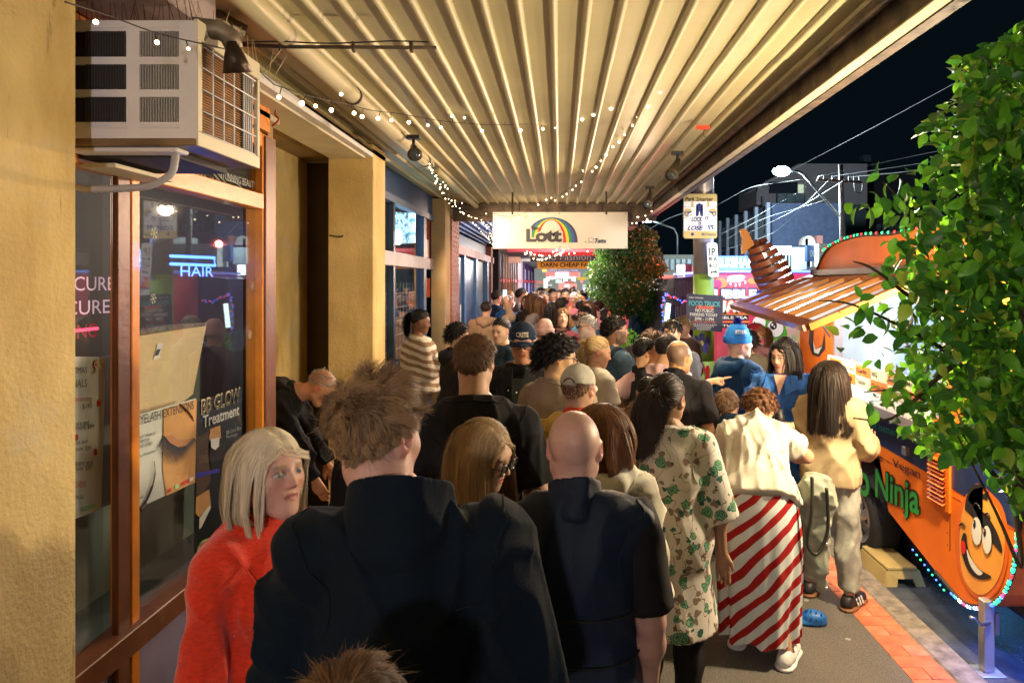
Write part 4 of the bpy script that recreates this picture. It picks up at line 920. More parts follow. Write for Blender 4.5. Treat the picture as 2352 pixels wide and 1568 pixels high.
hs_ = bpy.data.objects['window_sign.003']; tube('neon_or_reflection_bar', [onX(392, 588, XP - .12), onX(492, 592, XP - .12), onX(494, 610, XP - .12), onX(392, 606, XP - .12)], .008, neonb, hs_)  # bars stand in for the truck neon reflected in the glass
lamp('light_neon', onX(445, 610, XP + .0), 2.5, (.08, .2, 1.), .05)
# snowflake stickers
sf = mat('snow_white', (.75, .74, .60), .6)
for k, (x, y, r_) in enumerate(((354, 536, .028), (352, 686, .024), (580, 657, .026), (574, 768, .026))):
    c = onX(x, y, XG + .003); b = MB()
    for i in range(6):
        a = i * math.pi / 3 + .2; d = Vector((0, math.cos(a), math.sin(a))); e = Vector((0, -d.z, d.y)); b.prism([c - e * .0018, c + e * .0018, c + d * r_ + e * .0012, c + d * r_ - e * .0012], (.001, 0, 0))
        for s_ in (-1, 1): p = c + d * r_ * .55; b.prism([p - e * .0012, p + e * .0012, p + (d + e * s_) * r_ * .32 + e * .001, p + (d + e * s_) * r_ * .32 - e * .001], (.001, 0, 0))
    o = b.out('snowflake_sticker', sf); tag(o, ['snowflake sticker highest on the wide salon pane', 'snowflake sticker beside the cardboard panel top', 'snowflake sticker near the orange end post, upper', 'snowflake sticker near the orange end post, lower'][k], 'sticker', 'snowflake stickers')
# transom lettering
tg = empty('transom_lettering', (0, 0, 0), 'gold and white salon lettering on the dark pane under the air conditioner', 'sign')
text('0402 999 486', onX(415, 412, XG), (0, 1, 0), (0, 0, 1), .34, .055, mat('orange_print', (.85, .3, .02), .5), tg); text('STUNNING BEAUTY', onX(505, 409, XG), (0, 1, 0), (0, 0, 1), .42, .040, whitep, tg)
for pts in (((490, 398), (508, 420), (528, 442)), ((522, 414), (545, 422), (560, 440), (562, 452)), ((500, 398), (512, 412), (518, 420))): tube('swirl_line', catmull([onX(x, y, XG) for x, y in pts], 5), .004, whitep, tg, 5)
MB().box((XG - .02, Ym1, zr1), (XG - .015, Yr0, 2.9)).out('backing', dark, tg)

# --- air conditioner
XA = -1.26; ya0, ya1 = onX(452, 300, XA).y, onX(595, 300, XA).y; zt_ = CH + (649 - 43) * ya0 / F; zb_ = CH + (649 - 331) * ya0 / F
ac = empty('air_conditioner', (0, 0, 0), 'old white box air conditioner mounted high on the shopfront beside the near pillar', 'air conditioner')
acw = mat('ac_white', (.78, .77, .76), .45, var=.06, vscale=5, bump=.05); xb = XS - .02
fin = mat('ac_fin', (.30, .15, .04), .6, var=.25, vscale=14); acd = mat('ac_dark', (.02, .018, .02), .7)
part('casing', (xb, ya0 + .012, zt_ - .012), (XA, ya1, zt_), acw, ac, .003); part('base_pan', (xb, ya0, zb_ - .005), (XA, ya1, zb_ + .02), mat('pan_steel', (.25, .17, .09), .5, .3, var=.4), ac, .003)
part('coil', (xb, ya0 + .03, zb_ + .02), (XA - .05, ya1 - .02, zt_ - .013), acd, ac)
fz = zt_ - zb_; fy = ya1 - ya0
# near face with six louvre panels
zrow = [zb_ + fz * t_ for t_ in (.175, .375, .435, .635, .695, .90)]; xcol = [onX(x, 200, 1).x for x in ()]
fx0, fx1 = xb, XA; xs_ = [px(x, 200, ya0).x for x in (196, 290, 320, 411)]
xs_ = [max(fx0 + .01, v) for v in xs_]
part('near_panel', (fx0, ya0, zt_ - .012), (fx1, ya0 + .012, zrow[5]), acw, ac)
for a, b_ in ((zrow[3], zrow[4]), (zrow[1], zrow[2]), (zb_ + .02, zrow[0])): part('near_panel', (fx0, ya0, a), (fx1, ya0 + .012, b_), acw, ac)
for r_ in range(3):
    a, b_ = zrow[2 * r_], zrow[2 * r_ + 1]
    part('near_panel', (xs_[1], ya0, a), (xs_[2], ya0 + .012, b_), acw, ac); part('near_panel', (xs_[3], ya0, a), (fx1, ya0 + .012, b_), acw, ac)
    for c_ in range(2):
        x0, x1 = (xs_[0], xs_[1]) if c_ == 0 else (xs_[2], xs_[3])
        for k in range(15):
            x = x0 + (x1 - x0) * (k + .15) / 15; w_ = (x1 - x0) / 15
            o = MB().add([(x, ya0, a), (x + w_ * .42, ya0 - .004, a), (x + w_ * .42, ya0 - .004, b_), (x, ya0, b_), (x, ya0 + .01, a), (x + w_ * .42, ya0 + .006, a), (x + w_ * .42, ya0 + .006, b_), (x, ya0 + .01, b_)], [(0, 1, 2, 3), (7, 6, 5, 4), (0, 4, 5, 1), (3, 2, 6, 7), (1, 5, 6, 2), (0, 3, 7, 4)]).out('louvre', acw if c_ else mat('ac_grey', (.16, .15, .16), .5), ac)
for a in (zt_ - .035, zb_ + .055):
    for x0, x1 in ((xs_[0], xs_[1]), (xs_[2], xs_[3])): part('pressed_ridge', (x0, ya0 - .004, a), (x1, ya0 - .0005, a + .008), acw, ac, .0015)
# street face: frame, fins and wire guard
fw_ = .035; x_ = XA
for n_, a, b_ in (('face_frame', (ya0, zt_ - .07), (ya1, zt_)), ('face_frame', (ya0, zb_ - .005), (ya1, zb_ + .045)), ('face_frame', (ya0, zb_ + .045), (ya0 + fw_ * .75, zt_ - .07)), ('face_frame', (ya1 - .022, zb_ + .045), (ya1, zt_ - .07))): part(n_, (x_ - .012, a[0] + .001, a[1] + .001), (x_ + .004, b_[0], b_[1]), mat('ac_cream', (.68, .62, .44), .5), ac, .002)
part('fin_block', (x_ - .045, ya0 + .03, zb_ + .04), (x_ - .03, ya1 - .02, zt_ - .06), fin, ac)
b = MB()
for k in range(34): z = zb_ + .045 + k * (fz - .115) / 33; b.box((x_ - .03, ya0 + .03, z), (x_ - .022, ya1 - .11, z + .0035))
o = b.out('fins', fin, ac); o['kind'] = 'stuff'
for k in range(5):
    yv = ya0 + .045 + (ya1 - .12 - ya0 - .045) * k / 4; MB().tube([(x_ - .008, yv, zb_ + .04), (x_ - .008, yv, zt_ - .065)], .003, 6).out('guard_wire', acw, ac, True)
for k in range(5):
    z = zb_ + .05 + (fz - .13) * k / 4; MB().tube([(x_ - .004, ya0 + .03, z), (x_ - .004, ya1 - .02, z)], .003, 6).out('guard_wire', acw, ac, True)
for k in range(4):
    yv = ya1 - .095 + k * .018; MB().tube([(x_ - .012, yv, zb_ + .05), (x_ - .012, yv, zt_ - .08)], .003, 6).out('guard_wire', acw, ac, True)
part('side_dark', (x_ - .03, ya1 - .11, zb_ + .045), (x_ - .02, ya1 - .022, zt_ - .07), acd, ac)
part('lower_tray', (xb, ya0 + .1, zb_ - .03), (XA - .12, ya1 - .03, zb_ - .006), acd, ac); part('tray_lip', (-1.72, ya0 + .02, zb_ - .022), (-1.34, ya0 + .10, zb_ - .006), acw, ac, .004)
hp_ = catmull([px(403, 352, ya0 + .06), px(402, 370, ya0 + .05), px(392, 400, ya0 + .04), px(350, 425, ya0 + .03), px(300, 432, ya0 + .02), px(240, 434, ya0 + .01), px(190, 434, ya0 + .01), px(165, 425, ya0 + .02)], 8)
hose = MB().tube(hp_, [.0135 if i % 2 else .0118 for i in range(len(hp_))], 10).out('drain_hose', mat('hose_grey', (.42, .41, .43), .5), ac, True)
part('wall_bracket', (-1.75, ya0 + .12, zb_ - .06), (-1.62, ya1, zb_ - .045), creamm, ac)
# bird spikes, flue pipe and tin cone above it
sp = empty('bird_spikes', (0, 0, 0), 'rows of thin bird spikes standing on top of the air conditioner', 'bird spikes')
spm = mat('spike', (.55, .45, .25), .4)
for k in range(34):
    y0_ = ya0 + .03 + (k // 2) * .048; x0_ = (XA - .03) if k % 2 else XA - .25; dx = rb.uniform(-.05, .06); dy = rb.uniform(-.05, .05)
    if y0_ > ya1 + .25: continue
    MB().tube([(x0_, y0_, zt_), (x0_ + dx, y0_ + dy, zt_ + .115)], .0016, 4).out('spike', spm if k % 2 else steel_d, sp, True)
for k in range(22):
    x0_ = xb + .03 + k * .021; MB().tube([(x0_, ya0 + .05, zt_), (x0_ + rb.uniform(-.03, .03), ya0 + .04 + rb.uniform(-.03, .03), zt_ + .11)], .0015, 4).out('spike', steel_d, sp, True)
fl = empty('flue', (0, 0, 0), 'dented grey flue pipe with dark tin cone beside the air conditioner', 'flue')
MB().tube([px(440, 62, 2.45), px(505, 70, 2.47), px(528, 85, 2.49), px(538, 112, 2.5)], [.035, .036, .036, .030], 14).out('pipe', mat('pipe_tin', (.22, .18, .13), .5, .4, var=.4, vscale=12, bump=.3, bscale=12), fl, True)
MB().tube([px(532, 96, 2.46), px(538, 125, 2.47), px(546, 168, 2.49)], [.016, .034, .052], 14).out('tin_cone', mat('tin_dark', (.06, .04, .025), .4, .6, bump=.4, bscale=30, var=.4), fl, True)
MB().tube([px(385, 42, 2.9), px(470, 30, 3.0), px(560, 80, 3.1)], .045, 12).out('upper_pipe', mat('pipe_tin', (0, 0, 0)), fl, True)
# foil wrapped block above the conditioner
mb = MB().box((-1.78, 2.35, 3.09), (-1.36, 2.72, 3.28), .02); fo = mb.out('duct_box', mat('foil_pink', (.40, .33, .33), .45, .3, bump=.6, bscale=9, var=.3)); tag(fo, 'pinkish wrapped duct box above the air conditioner', 'duct')
bl = MB().box((-1.86, 3.0, 3.21), (-1.60, 3.6, 3.28)); 
# cream strip light under the soffit and red cable
tube_l = empty('strip_light', (0, 0, 0), 'unlit cream strip light fixed under the soffit next to the orange frame', 'light fitting')
MB().box((-1.82, 3.75, 3.10), (-1.78, 4.35, 3.14), .005).out('housing', creamm, tube_l); tube('red_cable', catmull([px(640, 238, 4.2), px(632, 262, 4.2), px(640, 275, 4.2), px(625, 290, 4.2)], 5), .006, mat('red_cable', (.4, .05, .02), .5), tube_l)
part('second_tube', (-1.84, 1.95, 2.60), (-1.79, 2.30, 2.64), creamm, tube_l)

# --- blue shopfront beyond pillar 2
XBL = -1.78
bshop = empty('shopfront', (0, 0, 0), 'dark blue lottery shopfront with upper window and glowing blue screen', 'shopfront')
bluep = mat('blue_paint', (.012, .045, .12), .45, var=.2, vscale=3); greyb = mat('grey_blue_sill', (.34, .32, .36), .6, var=.1)
part('fascia', (XBL - .1, 6.3, 3.035), (XBL, 9.56, 3.3), bluep, bshop)
zt2, zm1, zm0, zl = 2.70, 2.30, 2.17, .6
def Y2(x): return XBL * F / (x - VX)
part('head_rail', (XBL - .06, 6.3, 2.955), (XBL + .02, 9.56, 3.03), mat('blue_grey', (.10, .14, .22), .5), bshop)
part('mid_rail', (XBL - .06, 6.3, 2.28), (XBL + .02, 9.56, 2.43), greyb, bshop, .004)
for x0, x1 in ((901, 905), (971, 977)): part('post', (XBL - .06, Y2(x0), .2), (XBL + .015, Y2(x1), 2.95), bluep, bshop)
part('bottom_panel', (XBL - .06, 6.3, 0), (XBL, 9.56, .75), bluep, bshop)
pane('window_pane', (XBL - .04, 6.3, .75), (XBL - .036, Y2(971), 2.28), bshop); pane('window_pane', (XBL - .04, 6.3, 2.43), (XBL - .036, Y2(971), 2.95), bshop)
part('red_panel', (XBL - .04, Y2(977), 2.43), (XBL - .02, 9.5, 2.95), mat('red_panel', (.28, .012, .012), .5), bshop); part('orange_red_panel', (XBL - .04, Y2(977), 1.9), (XBL - .02, 9.5, 2.16), mat('orange_red', (.5, .07, .02), .5), bshop)
part('white_sign', (XBL - .018, Y2(978), 2.44), (XBL - .008, 9.35, 2.68), whitep, bshop)
for k in range(9): part('grille_bar', (XBL - .10, Y2(905) + k * .17, .75), (XBL - .09, Y2(905) + k * .17 + .012, 2.1), greyb, bshop)
for k in range(8): part('grille_bar', (XBL - .105, Y2(905), .85 + k * .16), (XBL - .095, Y2(971), .862 + k * .16), greyb, bshop)
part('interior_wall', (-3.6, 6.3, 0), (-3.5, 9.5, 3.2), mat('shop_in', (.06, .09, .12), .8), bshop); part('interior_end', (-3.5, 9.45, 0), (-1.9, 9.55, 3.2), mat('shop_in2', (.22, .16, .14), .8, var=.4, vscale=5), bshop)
scr = mat('screen', (.3, .6, .9), .3, emit=(.55, .85, 1.), es=2.2)
t = scr.node_tree; N = t.nodes; L = t.links; n = N.new('ShaderNodeTexNoise'); n.inputs['Scale'].default_value = 9; n.inputs['Detail'].default_value = 8; n.inputs['Distortion'].default_value = 2; tc = N.new('ShaderNodeTexCoord'); L.new(tc.outputs['Object'], n.inputs['Vector']); r_ = N.new('ShaderNodeValToRGB'); L.new(n.outputs['Fac'], r_.inputs[0]); r_.color_ramp.elements[0].position = .42; r_.color_ramp.elements[0].color = (.02, .10, .14, 1); r_.color_ramp.elements[1].position = .52; r_.color_ramp.elements[1].color = (.6, .92, 1, 1); L.new(r_.outputs[0], N['Principled BSDF'].inputs['Emission Color'])
tv = MB().prism([px(x, y, 8.4) for x, y in ((899, 486), (953, 490), (952, 557), (899, 561))], (0, .05, 0)).out('screen', scr); tag(tv, 'bright blue white screen hanging inside the dark blue shopfront', 'screen')
lamp('light_screen', px(930, 545, 7.9), 6, (.4, .8, 1.), .1)
# --- brick pier built of single bricks
pier = empty('brick_pier', (0, 0, 0), 'red brick pier between the brown pillar and the blue doors', 'pier')
part('core', (-1.90, 10.16, 0), (-1.61, 10.89, 3.2), mort, pier)
o = MB().box((0, 0, 0), (.222, .105, .066), .003).out('brick', wbrick); mew = o.data; bpy.data.objects.remove(o)
o = MB().box((0, 0, 0), (.105, .222, .066), .003).out('brick', wbrick); mew2 = o.data; bpy.data.objects.remove(o)
z = .9; r_ = 0
while z < 3.1:
    off = .0 if r_ % 2 else -.115
    x = -1.83 + off
    while x < -1.605:
        x1 = min(x + .222, -1.602); x0 = max(x, -1.85)
        if x1 - x0 > .03: brick(x0, 10.150, z, mew, pier, ((x1 - x0) / .222, .1, 1))
        x += .232
    y = 10.15 + (0 if r_ % 2 else .0); first = .105 if r_ % 2 == 0 else .222
    L_ = first
    while y < 10.90:
        y1 = min(y + L_, 10.90); 
        if y1 - y > .03: brick(-1.6105, y, z, mew2, pier, (.1, (y1 - y) / .222, 1))
        y += L_ + .010; L_ = .222
    z += .076; r_ += 1
# --- blue doors and shops further along the left
XD = -1.75
door = empty('blue_shopfront', (0, 0, 0), 'dark blue timber double doors with lit transom after the brick pier', 'shopfront')
part('wall', (XD - .3, 10.95, 0), (XD - .1, 18, 3.0), bluep, door)
for y0, y1 in ((11.1, 11.35), (12.6, 12.8), (14.4, 14.6), (16.6, 17.0)): part('post', (XD - .1, y0, 0), (XD, y1, 2.75), mat('blue_frame', (.03, .10, .24), .4), door)
part('head', (XD - .1, 10.95, 2.6), (XD + .03, 18, 2.75), mat('pink_head', (.42, .22, .22), .6, var=.2), door); part('door_leaf', (XD - .08, 11.36, .05), (XD - .05, 12.58, 2.55), mat('blue_door', (.02, .06, .16), .3), door); part('door_leaf', (XD - .08, 12.82, .05), (XD - .05, 14.38, 2.55), mat('blue_door', (0, 0, 0)), door)
part('push_bar', (XD - .045, 12.0, 1.0), (XD - .02, 12.5, 1.06), galv, door); part('notice', (XD - .045, 12.3, 1.3), (XD - .04, 12.42, 1.7), whitep, door)
bsof = mat('blue_lit_soffit', (.12, .22, .5), .6, var=.3, vscale=5)  # blue light on the soffit put into its colour
can2 = empty('canopy', (0, 0, 0), 'second canopy over the footpath lit blue beyond the lottery sign', 'canopy')
x = -2.1
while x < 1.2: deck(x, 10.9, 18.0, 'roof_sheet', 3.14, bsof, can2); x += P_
part('edge_beam', (1.1, 10.9, 3.0), (1.25, 18, 3.3), steel_d, can2)
# --- the lit shops far along the footpath
def glow(name, c, e, s): return mat(name, c, .6, emit=e, es=s)
far = [(18.2, 22.5, 'white lit shop with red strip beyond the blue doors', (.7, .6, .55), (1, .82, .74), .9), (22.6, 27, 'warm orange lit shopfront further along the footpath', (.7, .45, .2), (1, .62, .30), 1.0), (27.2, 34, 'bright pinkish white shopfront in the middle distance', (.7, .6, .6), (1, .75, .8), 1.3), (34.3, 52, 'purple edged white shopfront far along the footpath', (.5, .5, .6), (.7, .75, 1.), 1.2)]
for i, (y0, y1, lb, c, e, s_) in enumerate(far):
    f_ = empty('far_shop', (0, 0, 0), lb, 'shop', 'lit shops along the footpath'); XX = -1.75
    part('wall', (XX - .5, y0, 0), (XX - .2, y1, 3.4), mat('far_wall%d' % i, c, .8, var=.3, vscale=2), f_)
    n_ = 4; dy = (y1 - y0) / n_
    for k in range(n_):
        part('window', (XX - .19, y0 + dy * k + .25, .5 + .4 * (k % 2)), (XX - .15, y0 + dy * (k + 1) - .15, 2.1), glow('far_win%d%d' % (i, k % 3), (.4, .4, .4), [e, (e[0] * .8, e[1] * .9, 1.), (1, e[1] * .7, e[2] * .7)][k % 3], s_ * (.6, 1., .5)[k % 3]), f_)
        part('post', (XX - .19, y0 + dy * k, 0), (XX, y0 + dy * k + .12, 3.2), mat('far_post%d' % i, [(.05, .03, .03), (.3, .12, .04), (.4, .3, .3), (.12, .04, .2)][i], .5), f_)
        part('transom', (XX - .19, y0 + dy * k + .25, 2.25), (XX - .15, y0 + dy * (k + 1) - .15, 2.85), glow('far_tr%d' % i, (.4, .35, .3), (1, .80, .62) if i < 2 else (.8, .8, 1), .45 * s_), f_)
    part('red_band', (XX - .14, y0 + .1, 2.12), (XX - .05, y1, 2.22), glow('red_band', (.6, .02, .02), (1, .05, .06), .7), f_)
dk = empty('dark_doorway', (0, 0, 0), 'dark tiled doorway with downpipe before the lit shops', 'doorway'); part('wall', (-1.9, 18.0, 0), (-1.6, 18.2, 3.1), dark, dk)
# side of the passage: dark pier column seen left of the sign
dp = empty('brick_pier', (0, 0, 0), 'thin far brick pier beyond the blue doors', 'pier'); part('pier_body', (-1.9, 17.2, 0), (-1.72, 17.6, 3.0), wbrick, dp)
mk = mat('maroon_awning', (.20, .01, .03), .6); rd = mat('red_awning', (.62, .01, .015), .6, emit=(.8, .01, .01), es=.12)
# hanging signs over the footpath
def hsign(name, x0, y0, x1, y1, Z, m, label, th=.06, group='signs hung under the canopies'):
    a, b_ = px(x0, y1, Z), px(x1, y0, Z); o = MB().box((a.x, Z, a.z), (b_.x, Z + th, b_.z), .003).out(name, m); tag(o, label, 'sign', group); return o
s1 = hsign('hanging_sign', 1165, 570, 1366, 579, 13.5, mk, 'maroon awning edge just under the lottery sign'); s2 = hsign('hanging_sign', 1218, 578, 1400, 601, 15.5, mat('dark_fascia', (.03, .012, .014), .6), 'dark shop fascia with red top band and thin lettering')
a = px(1218, 587, 15.49); c = px(1400, 578, 15.49); box('red_band', (a.x, 15.46, a.z), (c.x, 15.49, c.z), rd, s2); text('Solo Fashion', px(1236, 597, 15.49), (1, 0, 0), (0, 0, 1), 1.2, .15, mat('thin_neon', (.25, .2, .22), .5, emit=(.6, .4, .45), es=.2), s2, -.012)
s3 = hsign('hanging_sign', 1234, 601, 1400, 617, 17.5, mat('orange_sign', (.72, .25, .015), .5, emit=(1, .36, .02), es=.35), 'orange fabric shop sign with black capital letters'); text('DARN CHEAP FABRICS', px(1242, 613.5, 17.49), (1, 0, 0), (0, 0, 1), 1.62, .115, black, s3, .03, lift=.01)
s4 = hsign('hanging_sign', 1244, 618, 1332, 625, 22, mat('navy_sign', (.04, .06, .14), .5, emit=(.4, .5, .9), es=.25), 'grey blue grocery sign behind the orange sign'); text('ASIAN Grocery 9428', px(1256, 624, 21.99), (1, 0, 0), (0, 0, 1), 1.0, .07, whitep, s4, .01)
s5 = hsign('hanging_sign', 1254, 625, 1330, 635, 26, glow('red_light_sign', (.6, .1, .1), (1, .18, .16), 1.6), 'glowing red and white sign at the far end'); a = px(1277, 634, 25.98); c = px(1306, 626, 25.98); box('lit_panel', (a.x, 25.95, a.z), (c.x, 25.98, c.z), glow('white_light', (.8, .8, .8), (1, .97, .93), 6.), s5)
s6 = hsign('hanging_sign', 1262, 635.5, 1322, 639, 32, glow('white_strip', (.8, .8, .8), (1, 1, .95), 3.), 'long white lit strip at the far end')
bw = empty('far_building', (0, 0, 0), 'pale busy shopfronts closing the end of the street view', 'building'); part('wall', (-4, 62, 0), (6, 62.3, 6), mat('far_end', (.10, .11, .10), .6, emit=(.6, .7, .62), es=.35), bw)
for k in range(40):
    xx, zz = rb.uniform(-2.4, 3.6), rb.uniform(.4, 2.9); c_ = rb.choice(((1, .95, .8), (.6, .9, .75), (.9, .3, .25), (.95, .7, .3), (.5, .65, .9), (.9, .9, .9))); part('lit_pane', (xx, 61.8 - k * .03, zz), (xx + rb.uniform(.2, .9), 61.82 - k * .03, zz + rb.uniform(.12, .6)), mat('fl%d' % (k % 9), (.2, .2, .2), .6, emit=c_, es=(.25, .7, 1.3)[k % 3]), bw)
for k, (xx, yy, c_) in enumerate(((1268, 637, (1, 1, .9)), (1317, 641, (.2, 1, .6)), (1299, 644, (.7, 1, .9)), (1258, 641, (.8, 1, .8)))):
    o = MB().ball(px(xx, yy, 40), (.12, .12, .12)).out('round_lamp', glow('rl%d' % k, (.8, .8, .8), c_, 4.), None, True); tag(o, ['round white ceiling lamp far along the walkway', 'round green lamp at the far end', 'small pale far lamp over the crowd', 'pale lamp beside the far doorway'][k], 'lamp', 'round lamps at the far end')

can3 = empty('canopy', (0, 0, 0), 'dark flat canopies continuing down the street above the far crowd', 'canopy')
for k, (y0, y1) in enumerate(((18.3, 25.5), (25.8, 33), (33.4, 50))):
    part('roof_panel', (-2.0, y0, 3.02 + .06 * k), (1.35, y1, 3.3), mat('far_ceiling%d' % k, [(.12, .06, .06), (.3, .25, .22), (.35, .38, .38)][k], .7), can3)
    for j in range(3): part('strip_lamp', (-1.0 + .9 * (j % 2), y0 + 1 + 2 * j, 2.98 + .06 * k), (-.6 + .9 * (j % 2), y0 + 1.1 + 2 * j, 3.01 + .06 * k), glow('white_strip', (.8, .8, .8), (1, 1, .95), 3.), can3)
for k, (x0, y0_, x1, y1_, Z_, c_, e_, lb) in enumerate(((1168, 590, 1196, 604, 20.5, (.35, .2, .15), .12, 'small brown hanging shop sign by the lit shops'), (1245, 618, 1256, 625, 21.9, (.7, .5, .1), .8, 'little yellow lit sign under the grocery sign'), (1296, 645, 1318, 652, 36, (.5, .12, .10), .5, 'red shop board low at the far end'), (1276, 642, 1291, 650, 38, (.5, .6, .5), .9, 'pale green shop board at the far end'), (1249, 640, 1258, 662, 34, (.7, .8, .6), 1.2, 'upright pale lit banner at the far end'), (1327, 636, 1346, 643, 25, (.7, .45, .05), .9, 'yellow script sign against the far tree'))):
    hsign('hanging_sign', x0, y0_, x1, y1_, Z_, mat('fs%d' % k, c_, .6, emit=c_, es=e_), lb)
# --- the lottery sign
ZL = 10.25
ls = MB().box((px(1132, 0, ZL).x, ZL, px(0, 571, ZL).z), (px(1442, 0, ZL).x, ZL + .05, px(0, 487, ZL).z), .003).out('lottery_sign', mat('sign_white', (.60, .56, .45), .35, var=.03, spec=.5)); tag(ls, 'white hanging lottery sign with rainbow logo at the end of the canopy', 'sign')
def zs(x, y, d=.004): return px(1132 + (x - 358) * 310 / 1150, 487 + (y - 235) * 84 / 308, ZL - d)
cols = [(.55, .02, .02), (.80, .50, .03), (.02, .20, .06), (.02, .10, .28), (.05, .03, .10)]
oL, oR, oT = 640, 1080, 280; iL, iR, iT = 752, 958, 305
for k in range(5):
    m_ = mat('rainbow%d' % k, cols[k], .5)
    def arc(t_):   # t_ 0 inner .. 1 outer
        P = []
        for j in range(25):
            a = math.pi * j / 24; xo, yo = 860 - 220 * math.cos(a), 492 - 212 * math.sin(a) ** .85; xi, yi = 855 - 103 * math.cos(a), 492 - 190 * math.sin(a) ** .9; P.append((xi + (xo - xi) * t_, yi + (yo - yi) * t_))
        return P
    b = MB(); A_, B_ = arc(1 - (k + 1) / 5) if False else arc(k / 5), arc((k + 1) / 5); V_ = [zs(*p, .004) for p in A_] + [zs(*p, .004) for p in B_]; b.add(V_, [(j, j + 1, j + 26, j + 25) for j in range(24)]); b.out('rainbow_band', m_, ls)
text('Lott', zs(640, 492, .012), (1, 0, 0), (0, 0, 1), .56, .225, mat('sign_white', (0, 0, 0)), ls, .09); text('Lott', zs(642, 488, .018), (1, 0, 0), (0, 0, 1), .535, .20, mat('charcoal_print', (.03, .03, .035), .5), ls, .045, lift=.005)
text('the', zs(684, 385, .018), (1, 0, 0), (0, 0, 1), .115, .052, ink, ls, .02, lift=.008)
text('by', zs(1142, 494, .006), (1, 0, 0), (0, 0, 1), .03, .028, ink, ls, .01); text('Tatts', zs(1226, 496, .006), (1, 0, 0), (0, 0, 1), .172, .068, mat('tatts_navy', (.01, .02, .06), .5), ls, .03, .25)
tube('bear_line', catmull([zs(*p, .006) for p in ((1170, 492), (1182, 478), (1172, 465), (1182, 452), (1202, 452), (1218, 462), (1208, 476), (1220, 490), (1204, 494), (1194, 482), (1184, 494))], 4, True), .002, ink, ls, 4, True)
for x, y in ((372, 250), (926, 248), (1492, 250), (370, 525), (930, 528), (1492, 530)): MB().ball(zs(x, y, .004), (.008, .004, .008)).out('screw', black, ls, True)
for xx in (-.62, .62): MB().box((xx - .010, ZL + .02, 3.17), (xx + .010, ZL + .03, 3.4)).out('hanger', steel_d, ls)
# --- spotlights under the canopy
def spotl(p0, p1, label, lit=None):
    o = empty('spotlight', (0, 0, 0), label, 'spotlight', 'spotlights under the canopy'); p0, p1 = Vector(p0), Vector(p1); d = (p1 - p0)
    MB().box(p0 + Vector((-.05, -.03, .06)), p0 + Vector((.05, .03, .09))).out('mount', black, o); tube('stem', [p0 + Vector((0, 0, .07)), p0], .012, black, o); MB().tube([p0 - d * .15, p0 + d * .3, p0 + d * .8, p1], [.022, .032, .046, .058], 14, cap=True).out('lamp_head', mat('spot_brass', (.10, .08, .05), .4, .5), o, True)
    MB().ball(p1 - d * .02, (.042, .042, .042)).out('bulb', mat('bulb_glass', (.03, .035, .03), .15, emit=(.8, .9, .8), es=.02), o, True)
spotl(px(1556, 372, 5.9), px(1543, 402, 5.7), 'brass spotlight nearer of the two beside the edge beam', .5); spotl(px(1493, 445, 8.2), px(1487, 470, 8.0), 'black spotlight further of the two beside the edge beam'); spotl(px(950, 338, 5.3), px(953, 355, 5.2), 'small rusty spotlight by the conduit pipe over the blue shopfront')
# red clip hanging from the ceiling
rc = empty('ceiling_tag', (0, 0, 0), 'small red clip and wire hanging from the ceiling', 'clip'); box('clip', px(1600, 296, 5.0), px(1628, 290, 5.03), mat('red_clip', (.7, .04, .01), .5, emit=(1, .1, .02), es=.2), rc); tube('wire', catmull([px(1618, 296, 5), px(1616, 310, 5), px(1624, 318, 5), px(1622, 328, 5)], 5), .003, steel_d, rc)
# --- string lights
bulbm = glow('bulb_warm', (1, .8, .5), (1, .76, .44), 9.); wire = mat('wire', (.03, .025, .02), .6)
_b = MB().ball((0, 0, 0), 1., 8, 6).out('bulb', bulbm, None, True); bme = _b.data; bpy.data.objects.remove(_b)
def string(pts, n, label, r_=.007, droop=.03, lampw=0, m=None):
    o = empty('string_lights', (0, 0, 0), label, 'string lights', 'strings of warm fairy lights'); c = catmull(pts, 14); tube('wire', c, .0024, wire, o, 5)
    L_ = [0]; 
    for i in range(1, len(c)): L_.append(L_[-1] + (c[i] - c[i - 1]).length)
    for k in range(n):
        d = L_[-1] * (k + .5 + rb.uniform(-.3, .3)) / n; i = min(len(c) - 2, max(0, int(np.searchsorted(L_, d)) - 1)); t_ = (d - L_[i]) / max(1e-5, L_[i + 1] - L_[i]); p = c[i].lerp(c[i + 1], t_)
        dr = Vector((rb.uniform(-.4, .4), rb.uniform(-.3, .3), -1 if rb.random() < .8 else .6)).normalized(); q = p + dr * droop; MB().tube([p, q], .0022, 4).out('socket', wire, o)
        u = bpy.data.objects.new('bulb', bme); COL.objects.link(u); u.parent = o; u.location = q + dr * r_; u.scale = (r_ * rb.uniform(.55, .85),) * 3
        if m: u.material_slots[0].link = 'OBJECT'; u.material_slots[0].material = m
    return o
string([px(150, 5, 1.7), px(248, 36, 1.95), px(365, 78, 2.15), px(471, 103, 2.4), px(552, 128, 2.7), px(630, 195, 3.0)], 5, 'fairy lights draped across the air conditioner front', .0095, .02)
string([px(630, 195, 3.0), px(716, 222, 3.3), px(790, 238, 3.7), px(856, 254, 4.0), px(920, 262, 4.3), px(1030, 280, 4.7), px(1155, 287, 5.1), px(1280, 278, 5.2), px(1360, 250, 4.9), px(1440, 215, 4.5), px(1520, 165, 4.1), px(1582, 90, 3.7)], 30, 'long sagging fairy light string crossing the ceiling to its hook', .0165, .03)
string([px(1582, 90, 3.7), px(1560, 135, 3.8), px(1500, 215, 4.5), px(1455, 270, 5.1), px(1410, 325, 5.9), px(1350, 395, 7.2), px(1290, 445, 8.6), px(1230, 480, 9.8), px(1170, 497, 10.1), px(1135, 490, 10.15)], 26, 'second fairy light string running back along the ceiling above the sign', .014, .03)
